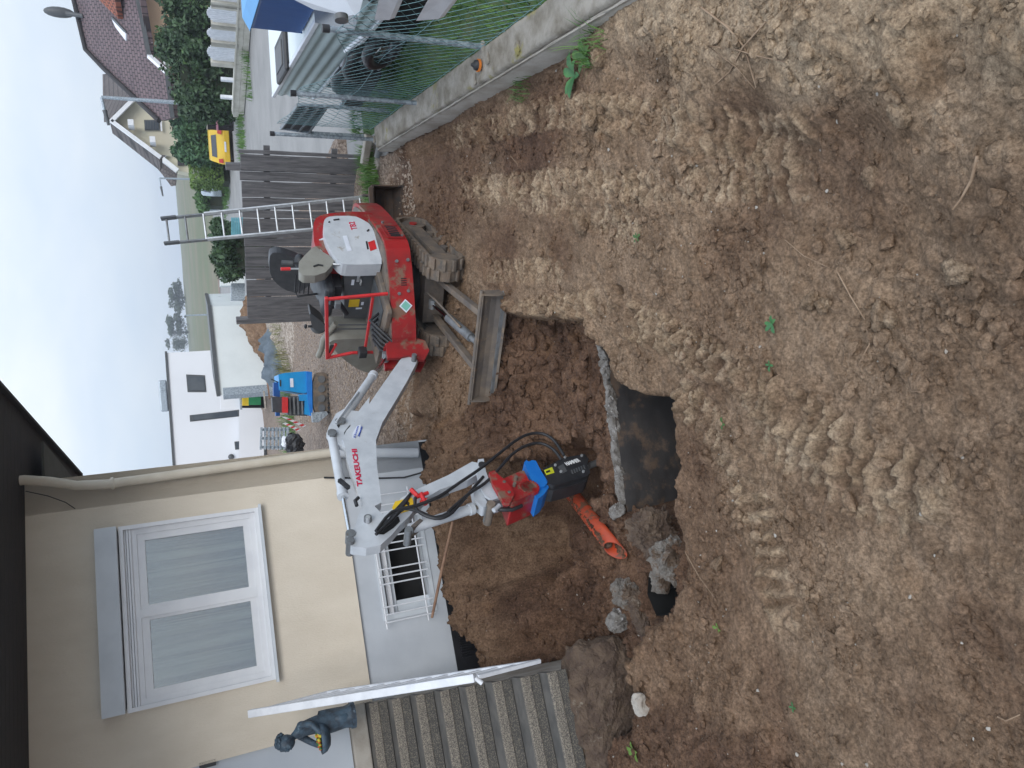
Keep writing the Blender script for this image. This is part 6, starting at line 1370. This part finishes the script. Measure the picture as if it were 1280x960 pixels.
fwb=pz(300,24,0); c=pY(273,28,34.); t=thing('yellow_shrub','small yellow flowering shrub between hedge and white pickets','shrub',V(c[0],c[1],0)); foliage('foliage',[(V(0,0,c[2]),V(.45,.4,.5))],500,.07,M['leaflime'],41,t)
o=blade_mesh('kerb_weeds',pz(311,70,0),300,.1,.4,(1.6,.2),55,M['grass'],.02,.6,label='weeds growing along the foot of the block wall',cat='weeds',kind='stuff')
pc_=pz(303,160,0); o=blade_mesh('verge_grass',pc_,700,.1,.35,(1.2,1.5),56,M['grass'],.02,.6,label='long verge grass beside the yellow car',cat='grass',kind='stuff')
# fence panels behind the car, pink and grey rails
fp2=thing('dark_fence','dark slatted garden fence with a pink rail between hedge and yellow car','fence',pz(297,160,0)+V(1.2,1.5,0)); L=loc(fp2)
for i in range(8):
    a=L(pz(297,150+i*2.2,0)+V(.9,2.2,0)); MB().box(a+V(0,0,.6),(.11,.03,1.2)).build('slat',M['soffit'],fp2)
a=L(pz(297,148,0)+V(.9,2.1,0)); b=L(pz(297,168,0)+V(.9,2.1,0)); MB().bar(a+V(0,0,.75),b+V(0,0,.75),.05,.1).build('rail',mat('pink_paint',(.5,.2,.26),.5),fp2); MB().bar(a+V(0,0,1.2),b+V(0,0,1.2),.05,.06).build('rail',M['stone'],fp2)
# ---- yellow hatchback seen from behind
cb=pz(291,184,0); car=thing('yellow_car','small yellow hatchback parked with its rear towards the yard','car',cb+V(0,0,-.08),math.radians(-22)); car.scale=(1,1,.78)
cw=.86
prof=[(0,.28),(-.02,.55),(.05,.80),(.22,1.02),(.42,1.40),(.9,1.50),(2.0,1.44),(2.7,1.02),(3.5,.88),(3.75,.6),(3.7,.28)]   # y forward, z
secs=[(-1,.90,.30),(-.86,1,.0),(.86,1,0),(1,.9,.3)]
def carbody():
    mb=MB(); n=len(prof); rows=[]
    for xs_,ins,_ in ((-cw,.0,0),(-cw*.94,.03,0),(cw*.94,.03,0),(cw,.0,0)):
        rows.append([( (xs_*(1-.16*max(0,(z-.85)/.65)) ), y, z+(.0 if abs(xs_)==cw else .02*(z>1))) for y,z in prof])
    for r in range(3):
        vs=rows[r]+rows[r+1]; mb.add(vs,[(i,i+1,n+i+1,n+i) for i in range(n-1)],True)
    mb.add(rows[0],[tuple(range(n))]); mb.add(rows[-1],[tuple(range(n))[::-1]]); mb.add(rows[0]+rows[-1],[(0,n-1,2*n-1,n)]); return mb
carbody().build('body',M['caryellow'],car,bevel=.03,seg=2)
MB().prism([(-.56,.25,1.06),(.56,.25,1.06),(.50,.40,1.36),(-.50,.40,1.36)],(0,-.03,.012)).build('rear_window',M['darkwin'],car,bevel=.02)
MB().prism([(-.83,-.06,.32),(.83,-.06,.32),(.83,-.06,.60),(-.83,-.06,.60)],(0,.12,0)).build('bumper',M['caryellow'],car,bevel=.03); MB().box((0,-.075,.56),(.5,.02,.11)).build('number_plate',M['sticker'],car)
for s_ in (-1,1):
    MB().prism([(s_*.80,.0,.72),(s_*.58,.0,.76),(s_*.62,.1,1.0),(s_*.79,.13,.98)],(0,-.04,0)).build('tail_light',M['redlens'],car,bevel=.01)
    for y_ in (.62,3.05): w_=MB().tube([(s_*.70,y_,.30),(s_*.87,y_,.30)],.30,22).build('wheel',M['rubber'],car,bevel=.03); MB().tube([(s_*.86,y_,.30),(s_*.88,y_,.30)],.18,16).build('rim',M['alu'],w_)
    MB().prism([(s_*.84,.75,1.04),(s_*.84,2.45,1.04),(s_*.74,1.95,1.38),(s_*.74,.85,1.40)],(s_*.01,0,0)).build('side_window',M['darkwin'],car)
# grey car behind, mostly hidden
c=pz(284,207,0)+V(-.3,2.5,0); gc=thing('grey_car','pale grey car mostly hidden behind the yellow hatchback','car',c,math.radians(-20))
MB().prism([(-.8,y,z) for y,z in [(0,.25),(-.02,.8),(.4,1.35),(2.,1.4),(2.8,.95),(3.9,.8),(3.9,.25)]],(1.6,0,0)).build('body',M['galv'],gc,bevel=.08,seg=3); MB().prism([(-.6,.08,.9),(.6,.08,.9),(.55,.36,1.3),(-.55,.36,1.3)],(0,-.03,.01)).build('rear_window',M['darkwin'],gc)
for s_ in (-.8,.8):
    for y_ in (.7,3.1): MB().tube([(s_*.85,y_,.3),(s_*1.02,y_,.3)],.3,18).build('wheel',M['rubber'],gc)
# far kerb things: low grey wall with blue panel, lawn strips
gwall=thing('grey_yard_wall','pale grey rendered wall with a garage door beyond the lawn strip','wall',pY(280,245,54.)*V(1,1,0)); L=loc(gwall)
P=[pY(a,b,54.) for a,b in ((256,230),(257,264),(275,264),(275,230))]; MB().prism([L(p) for p in P],(0,.4,0)).build('wall',M['whitelow'],gwall); P=[pY(a,b,53.8) for a,b in ((259,249),(259,262),(269,262),(269,249))]; MB().prism([L(p) for p in P],(0,.1,0)).build('garage_door',M['galv'],gwall)
t=thing('blue_sign','small square light blue sign board standing by the clipped hedge','sign',pY(278,235,50.)*V(1,1,0)); L=loc(t); P=[pY(a,b,50.) for a,b in ((257.5,231.5),(257.5,240),(265,240),(266,231)) ]; MB().prism([L(p) for p in P],(0,.08,0)).build('panel',mat('sign_blue',(.25,.42,.62),.5),t); P=[pY(a,b,49.9) for a,b in ((260,234),(260,237),(263,237.5),(263,234)) ]; MB().prism([L(p) for p in P],(0,.04,0)).build('emblem',M['sticker'],t); a=L(pY(266,236,50.)); MB().bar(a,V(a[0],a[1],0),.06,.06,(1,0,0)).build('post',M['galv'],t)
def patch(name,px,z,ma,Z=0.0):
    P=[pz(a,b,z) for a,b in px]; MB().add(P,[tuple(range(len(P)))]).build(name,ma,kind='structure')
patch('lawn_island',[(278,229),(283,219),(285,228),(288,240),(286,252),(279,245)],-.018,M['lawn']); patch('lawn_strip',[(273,232),(277,244),(278,264),(270,264),(274,246)],-.022,M['lawn'])
isl=[pz(282,232,0),pz(283,244,0)]
for i,c in enumerate(isl): blade_mesh('verge_grass',c,500,.08,.25,(1.2,3.),60+i,M['grass'],.03,.6,label='bright green grass of the traffic island '+('nearer the hedge' if i==0 else 'nearer the ladder'),cat='grass',kind='stuff')
# teal garden object seen through the ladder
t=thing('teal_bench','teal slatted bench back glimpsed between the ladder rungs above the fence','bench',pY(300,285,21.)*V(1,1,0)); L=loc(t)
for k in range(6): MB().bar(L(pY(290+2.6*k,272,21.)),L(pY(290+2.6*k,297,21.)),.03,.045).build('slat',mat('teal_paint',(.10,.30,.36),.5),t)
for yv in (275,294): a=L(pY(290,yv,21.05)); MB().bar(a,V(a[0],a[1],.2),.05,.04,(1,0,0)).build('leg',M['galv'],t)
# grey shed boxes beyond the fence
for q4,ma_,nm,lb,ct in [([(275,338),(275,357),(306,357),(306,332)],'whitelow','pale_garden_wall','pale rendered garden wall beside the round bush','wall'),([(289,354),(289,374),(306,374),(306,354)],'galv','grey_bin','long grey container standing behind the board fence','container')]:
    P=[pY(a,b,30. if nm[0]=='p' else 25.) for a,b in q4]; c=np.mean(P,0); o=MB().prism([p-c for p in P],(0,.4,0)).build(nm,M[ma_],None,lb,ct,bevel=.03); o.location=tuple(c)
patch('path',[(262,360),(263,300),(272,300),(276,378),(263,378)],.0,M['ploughed'])
# ============================================================ MODERN WHITE HOUSE
YW=33.; mh=thing('modern_house','white flat roofed modern house with narrow dark windows beyond the yard','house',pz(330,540,.1)*V(1,1,0)); L=loc(mh)
ang=unit(pY(217,582,32.)-pY(209,441,34.2)); ang[2]=0; ang=unit(ang); mp_=pY(209,441,34.2); mn=V(ang[1],-ang[0],0); mn=mn if mn[1]<0 else -mn
def om(px,py,o_=0.): return plane(px,py,mp_+mn*o_,mn)
def mq(pts,th,ma,name,o_=0.,par=mh,bevel=0,lab=None): return MB().prism([L(om(a,b,o_)) for a,b in pts],-mn*th).build(name,ma,par,lab,bevel=bevel)
top_z=om(209,441)[2]; c0=om(209,441); c1=om(222,640); 
MB().prism([L(V(c0[0],c0[1],0)),L(V(c1[0],c1[1],0)),L(V(c1[0],c1[1],top_z)),L(V(c0[0],c0[1],top_z))],-mn*8).build('wall',M['whitefar'],mh)
MB().prism([L(V(c0[0],c0[1],top_z))+mn*.05-ang*.05,L(V(c1[0],c1[1],top_z))+mn*.05,L(V(c1[0],c1[1],top_z+.09))+mn*.05,L(V(c0[0],c0[1],top_z+.09))+mn*.05-ang*.05],-mn*8.1).build('roof_edge',M['greyframe'],mh)
for pts in ([(232.5,468),(256,469),(258,490),(234.5,490)],[(237,519),(300,512),(301.5,520),(237.5,527)],[(293,552),(316,550),(317,560),(294,562)]):
    w_=mq(pts,.05,M['greyframe'],'window',.02); c=np.mean(np.array(pts,float),0); ins=[tuple(c+(np.array(p)-c)*V(.88,.80)[:2]) for p in pts]; mq(ins,.03,M['darkwin'],'pane',.045,w_)
mq([(299,559),(300,555),(315,553),(315,556)],.02,M['pvcgrey'],'window_trim',.03) if 0 else None
mb=MB(); p=L(om(289,571,.05)); mb.ball(p,.12); mb.build('wall_lamp',M['greyframe'],mh)
for a,b in ((209,488),(210,501)): p=L(om(a,b,-1.)); MB().box(p+V(0,0,.15),(.9,.5,.3)).build('roof_unit',M['galv'],mh,bevel=.05)
# projecting bay
mq([(299,512),(299,590),(330,590),(330,512)],.3,M['whitefar'],'porch_wall',.4)
# low off-white wing in front
lw=thing('low_garage','low off white flat roofed garage with stained render left of the board fence','garage',pz(342,480,.1)*V(1,1,0)); L=loc(lw)
g0=pz(345,489,.1); zt_=float(pY(275,490,g0[1])[2]); g1v=pY(264,383,33.); 
# far corner of the top edge at the same height
d_=ray(264,383); g1v=cC+d_*((zt_-H)/d_[2]) if abs(d_[2])>1e-6 else g1v
gd_=unit(V(g1v[0]-g0[0],g1v[1]-g0[1],0)); Lg_=float(np.hypot(g1v[0]-g0[0],g1v[1]-g0[1])); gn=V(gd_[1],-gd_[0],0); gn=gn if gn[1]<0 else -gn
a=L(V(g0[0],g0[1],-.1)); b=a+gd_*Lg_
MB().prism([a,b,b+V(0,0,zt_+.1),a+V(0,0,zt_+.1)],V(.9,3.,0)).build('wall',M['whitelow'],lw)
MB().prism([a+V(0,0,zt_+.1)+gn*.06-gd_*.06,b+V(0,0,zt_+.1)+gn*.06,b+V(0,0,zt_+.22)+gn*.06,a+V(0,0,zt_+.22)+gn*.06-gd_*.06],V(.9,3.,0)).build('roof_edge',M['greyframe'],lw)
MB().prism([a+gn*.03-gd_*.02,a+gn*.03+gd_*.28,a+gn*.03+gd_*.28+V(0,0,zt_),a+gn*.03-gd_*.02+V(0,0,zt_)],-gn*.3).build('corner_pilaster',M['galv'],lw)
# doorway, coloured crates, junk left of the garage
t=thing('carport','white carport beam with shaded opening between the garage and the modern house','carport',pz(335,505,.1)*V(1,1,0)); L=loc(t)
def q_(pts,Y_,ma,name,ex_=(0,.3,0),par=None): return MB().prism([L(pY(a,b,Y_)) for a,b in pts],ex_).build(name,M[ma],par or t)
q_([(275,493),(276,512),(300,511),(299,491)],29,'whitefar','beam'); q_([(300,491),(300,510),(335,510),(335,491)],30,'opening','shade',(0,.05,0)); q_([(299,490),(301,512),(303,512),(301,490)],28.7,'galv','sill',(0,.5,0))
t=thing('crate_stack','green and yellow crates stacked in the carport opening','crates',pz(333,500,.1)*V(1,1,0)); L=loc(t)
q_([(303,492),(303,507),(311,507),(311,492)],28.3,'yellow','crate'); q_([(311,492),(311,506),(326,506),(326,492)],28.2,'crategreen','crate') if 'crategreen' in M else None
# ============================================================ BLUE DUMPER AND THE FAR YARD
db=pz(410,478,.17); dY=db[1]
dm=thing('blue_dumper','small bright blue tracked dumper with red and black seat parked on the gravel yard','dumper',db,math.radians(-6))
kd=1.0
def dp_(px,py,y=0.,dd=0.): return rotz(math.radians(6))@(pY(px,py,dY+y)-db)
def dsec(pts,y0,y1,ma,name,par=None,bevel=.012):
    P=[dp_(a,b,y0) for a,b in pts]; ex2=rotz(math.radians(6))@V(0,y1-y0,0); return MB().prism(P,ex2).build(name,M[ma],par or dm,bevel=bevel)
hd=dsec([(348,468),(357,466),(382,464),(387,468),(387,489),(380,492),(362,489),(350,488)],-.1,.8,'ltblue','engine_hood',bevel=.02)
dsec([(348,468),(361,466),(362,489),(350,488)],-.106,-.10,'ltblue','hood_top',hd); dsec([(362.5,473),(366.5,473),(367,484),(363,484)],-.112,-.105,'sticker','badge',hd,bevel=0)
dsec([(349.5,475),(351.5,475),(351.5,483),(349.5,483)],-.115,-.105,'black','grille_slot',hd,bevel=0)
dsec([(342,478),(350,478),(350,496),(342,495)],.1,.3,'tarp','rear_panel'); dsec([(344,496),(350,496),(350,520),(345,520)],.3,.5,'tarp','rear_panel')
dsec([(383,464),(390,465),(391,520),(388,520),(384,492)],-.15,.6,'blue','chassis_frame')
dsec([(374,493),(387,493),(388,506),(381,506),(381,501),(374,501)],-.12,.1,'ltblue','side_step'); dsec([(381,506),(388,506),(389,519),(381,518)],-.12,.1,'ltblue','front_plate')
dsec([(360,495),(384,495),(384,520),(360,519)],.05,.5,'dkgrey','operator_platform')
for k in range(4): a=362+5*k; MB().bar(dp_(a,496,-.05),dp_(a+1,518,-.05),.03,.03).build('control_rod',M['steelgrey'],dm)
dsec([(340,496),(353,496),(353,516),(341,515)],-.05,.15,'seat','seat_backrest',bevel=.03); dsec([(353,496),(360,497),(360,516),(353,516)],-.15,.25,'redbright','seat_cushion',bevel=.03)
MB().tube([dp_(348,478),dp_(339,474)],.012,6).build('exhaust',M['black'],dm)
for y_ in (-.15,.65):
    P=smooth_poly([(391,466),(409,465),(411,480),(411,505),(408,520),(392,520)],1); tr=dsec(P,y_,y_+.22,'rubber','track',bevel=.02)
    for k in range(9): b=468+5.8*k; MB().bar(dp_(409.5,b,y_-.01),dp_(411.5,b+2,y_-.01),.06,.04).build('lug',M['black'],tr)
    for b in (474,486,498,510): MB().tube([dp_(402,b,y_-.02),dp_(402,b,y_+.02)],.075,12).build('roller',M['dkgrey'],tr)
tb=MB()
dsec([(390,516),(391,528),(398,528),(410,518),(408,514)],-.35,-.2,'galv','loading_plate',bevel=.01)
# red and white barrier boards beside it
for i,(q4,lb) in enumerate([([(352,521),(357,521),(383,532),(379,534)],'red and white striped barrier board leaning beside the blue dumper'),([(353,529),(357,528),(376,537),(372,539)],'second striped barrier board lying below the first')]):
    P=[pY(a,b,dY+.25) for a,b in q4]; c=np.mean(P,0); t=thing('barrier_board',lb,'barrier board',c); MB().prism([p-c for p in P],(0,.04,0)).build('board',M['white'],t)
    for f in (.2,.5,.8):
        A=P[0]+(P[3]-P[0])*f-c; B=P[1]+(P[2]-P[1])*f-c; MB().prism([A+V(0,-.006,0),B+V(0,-.006,0),B+(P[2]-P[1])*.13+V(0,-.006,0),A+(P[3]-P[0])*.13+V(0,-.006,0)],(0,.004,0)).build('red_stripe',M['redbright'],t)
# grey pallet crate, dark bag and white bag by the house corner
pc=pY(362,560,dY+2.5); t=thing('grey_pallet','stack of grey slatted pallets near the far corner of the cream house','pallets',V(pc[0],pc[1],.15)); 
for k in range(8):
    a=pY(327+4.6*k,534,dY+2.5)-np.array(t.location); b=pY(326+4.9*k,562,dY+2.5)-np.array(t.location); MB().bar(a,b,.06,.05).build('slat',M['galv'],t)
for b_ in (537,548,559): a=pY(326,b_,dY+2.55)-np.array(t.location); b=pY(362,b_,dY+2.55)-np.array(t.location); MB().bar(a,b,.06,.06,(0,1,0)).build('post',M['galv'],t)
c=pY(368,557,dY+1.2); o=roughbox((0,0,0),(.5,.4,.35),None,.05,801,6,M['black'],'dark_sack',label='dark sack lying by the far corner of the cream house',cat='sack'); o.location=tuple(c)
c=pY(357,552,dY+1.8); o=roughbox((0,0,0),(.22,.2,.16),None,.03,802,5,M['white'],'white_bag',label='small white bag on the grey pallets',cat='bag'); o.location=tuple(c)
for i in range(7):
    r_=random.Random(i); a=pY(332+5*i,500+r_.uniform(-4,14),26.); b=a+V(r_.uniform(-1.2,1.2),r_.uniform(-.5,.5),r_.uniform(-.1,.35)); o=MB().bar(V(0,0,0),b-a,.08,.05).build('scrap_timber',M['wood2' if i%2 else 'stone'],None,('brown' if i%2 else 'pale')+' scrap timber behind the blue dumper, '+['nearest the garage roof line','second','third','middle one','fifth','sixth','lowest of the pile'][i]+' counted from the top','timber','timber scraps behind the dumper'); o.location=tuple(a)
# gravel heap and dark spoil heap behind the board fence
def heap(name,lb,cat,c,rx,ry,h,ma,seed,amp=.12):
    n=70; u=np.linspace(-1,1,n); A,B=np.meshgrid(u,u); R=np.sqrt(A*A+B*B); z=h*np.clip(1-R**1.7,0,1)**.9; z=z*(1+amp*2*fbm(A*3+seed,B*3,4,seed))+(fbm(A*14,B*14,4,seed+3)*.09+lumps(A*11,B*11,seed)*.10)*h*(R<1); z[R>=.99]=-.25
    P=np.stack([A*rx,B*ry,z],-1).reshape(-1,3); i0=(np.arange(n-1)[:,None]*n+np.arange(n-1)[None,:]).ravel()
    o=link(name,npmesh(name,P,np.stack([i0,i0+1,i0+n+1,i0+n],1),ma,True),None,lb,cat,kind='stuff'); o.location=tuple(c); return o
c=pz(335,405,.15); heap('gravel_heap','low pale heap of gravel left of the wooden fence','gravel',V(c[0]-.25,c[1]-4.2,.12),2.2,3.0,.42,mat('heap_gravel',(.44,.37,.31),.95,col2=(.20,.155,.12),nscale=14,mixpos=(.42,.58),bump=1.,bscale=26,bdist=.04),5)
c=pz(330,418,.15); heap('far_spoil_heap','dark brown spoil heap in front of the low white garage','soil',V(c[0]+.3,c[1]-1.5,.1),1.8,1.3,.85,SOIL,9)
c=pz(352,445,.15); heap('geotextile_pile','crumpled blue grey geotextile sheet left of the blue dumper','sheet',V(c[0]-.1,c[1]-.8,.1),1.6,.9,.62,M['fabric'],12,.3)
c=pz(362,447,.15); blade_mesh('yard_weeds',c+V(0,0,.05),420,.15,.5,(.9,.7),71,mat('dry_weeds',(.16,.17,.06),.8,col2=(.22,.2,.09),nscale=4),.02,.8,label='straggly yellow green weeds beside the geotextile',cat='weeds',kind='stuff')
c=pz(372,535,.15); blade_mesh('yard_weeds',c+V(0,1.,.0),380,.15,.55,(1.2,.6),72,M['grass'],.02,.8,label='green weeds below the grey pallets',cat='weeds',kind='stuff')
# far trees on the field edge
for i,(y0_,y1_,x0_,seed,lb) in enumerate([(352,392,210,81,'far tall leafy tree, right one of the pair on the field'),(392,438,206,82,'far tall leafy tree, left one of the pair above the white house')]):
    Yt_=320.; c=pY(240,(y0_+y1_)/2,Yt_); g_=float(fieldz(0,np.array([Yt_]))[0]); zt_=float(pY(x0_,(y0_+y1_)/2,Yt_)[2])-g_; wd=abs(pY(225,y0_,Yt_)[0]-pY(225,y1_,Yt_)[0])
    t=thing('far_tree',lb,'tree',V(c[0],c[1],g_)); r_=random.Random(seed); bl=[]
    for k in range(16): f=r_.uniform(-.5,.5); z=zt_*r_.uniform(.3,.93); bl.append((V(f*wd*(1.1-z/zt_*.5),r_.uniform(-3,3),z),V(wd*r_.uniform(.12,.2),3,zt_*r_.uniform(.09,.15))))
    bl.append((V(0,0,zt_*.30),V(wd*.46,2,zt_*.28)))
    foliage('crown',bl,3600,.40,M['farleaf'],seed,t,jit=.5); MB().tube([(0,0,-1),(0.1,0,zt_*.4),(-.1,0,zt_*.8)],[.35,.22,.08],8).build('trunk',M['bark'],t)
    for k in range(5): MB().tube([(0,0,zt_*(.3+.08*k)),(wd*r_.uniform(-.35,.35),0,zt_*r_.uniform(.7,.95))],[.12,.03],6).build('limb',M['bark'],t)

# house across the lane behind the viewpoint; it only shows mirrored in the window panes
hb2=thing('opposite_house','white gabled house with a dark roof mirrored in the window panes','house',(-6,-16,0))
MB().prism([(-5,0,0),(5,0,0),(5,0,4.2),(0,0,7.6),(-5,0,4.2)],(0,-8,0)).build('wall',M['whitefar'],hb2)
MB().prism([(-5.6,.5,3.7),(0,.5,7.7),(0,.5,8.0),(-5.9,.5,3.9)],(0,-9,0)).build('roof',TILE2,hb2); MB().prism([(5.6,.5,3.7),(0,.5,7.7),(0,.5,8.0),(5.9,.5,3.9)],(0,-9,0)).build('roof',TILE2,hb2)
for x_ in (-2.4,1.2): MB().box((x_,.02,2.0),(1.2,.08,1.3)).build('window',M['darkwin'],hb2)
# ------------------------------------------------------------ haze over the village
hz=MB().box((60,440,10.0),(900,1000,23.0)).build('haze',bpy.data.materials.new('haze_air'),kind='stuff')
tag(hz,'thin pale haze lying over the village and field','haze')
hm_=hz.data.materials[0]; hm_.use_nodes=True; t=hm_.node_tree; t.nodes.clear(); o_=t.nodes.new('ShaderNodeOutputMaterial'); v_=t.nodes.new('ShaderNodeVolumePrincipled')
v_.inputs['Color'].default_value=(.86,.91,1,1); v_.inputs['Density'].default_value=.0009; v_.inputs['Anisotropy'].default_value=.2; t.links.new(v_.outputs[0],o_.inputs['Volume'])
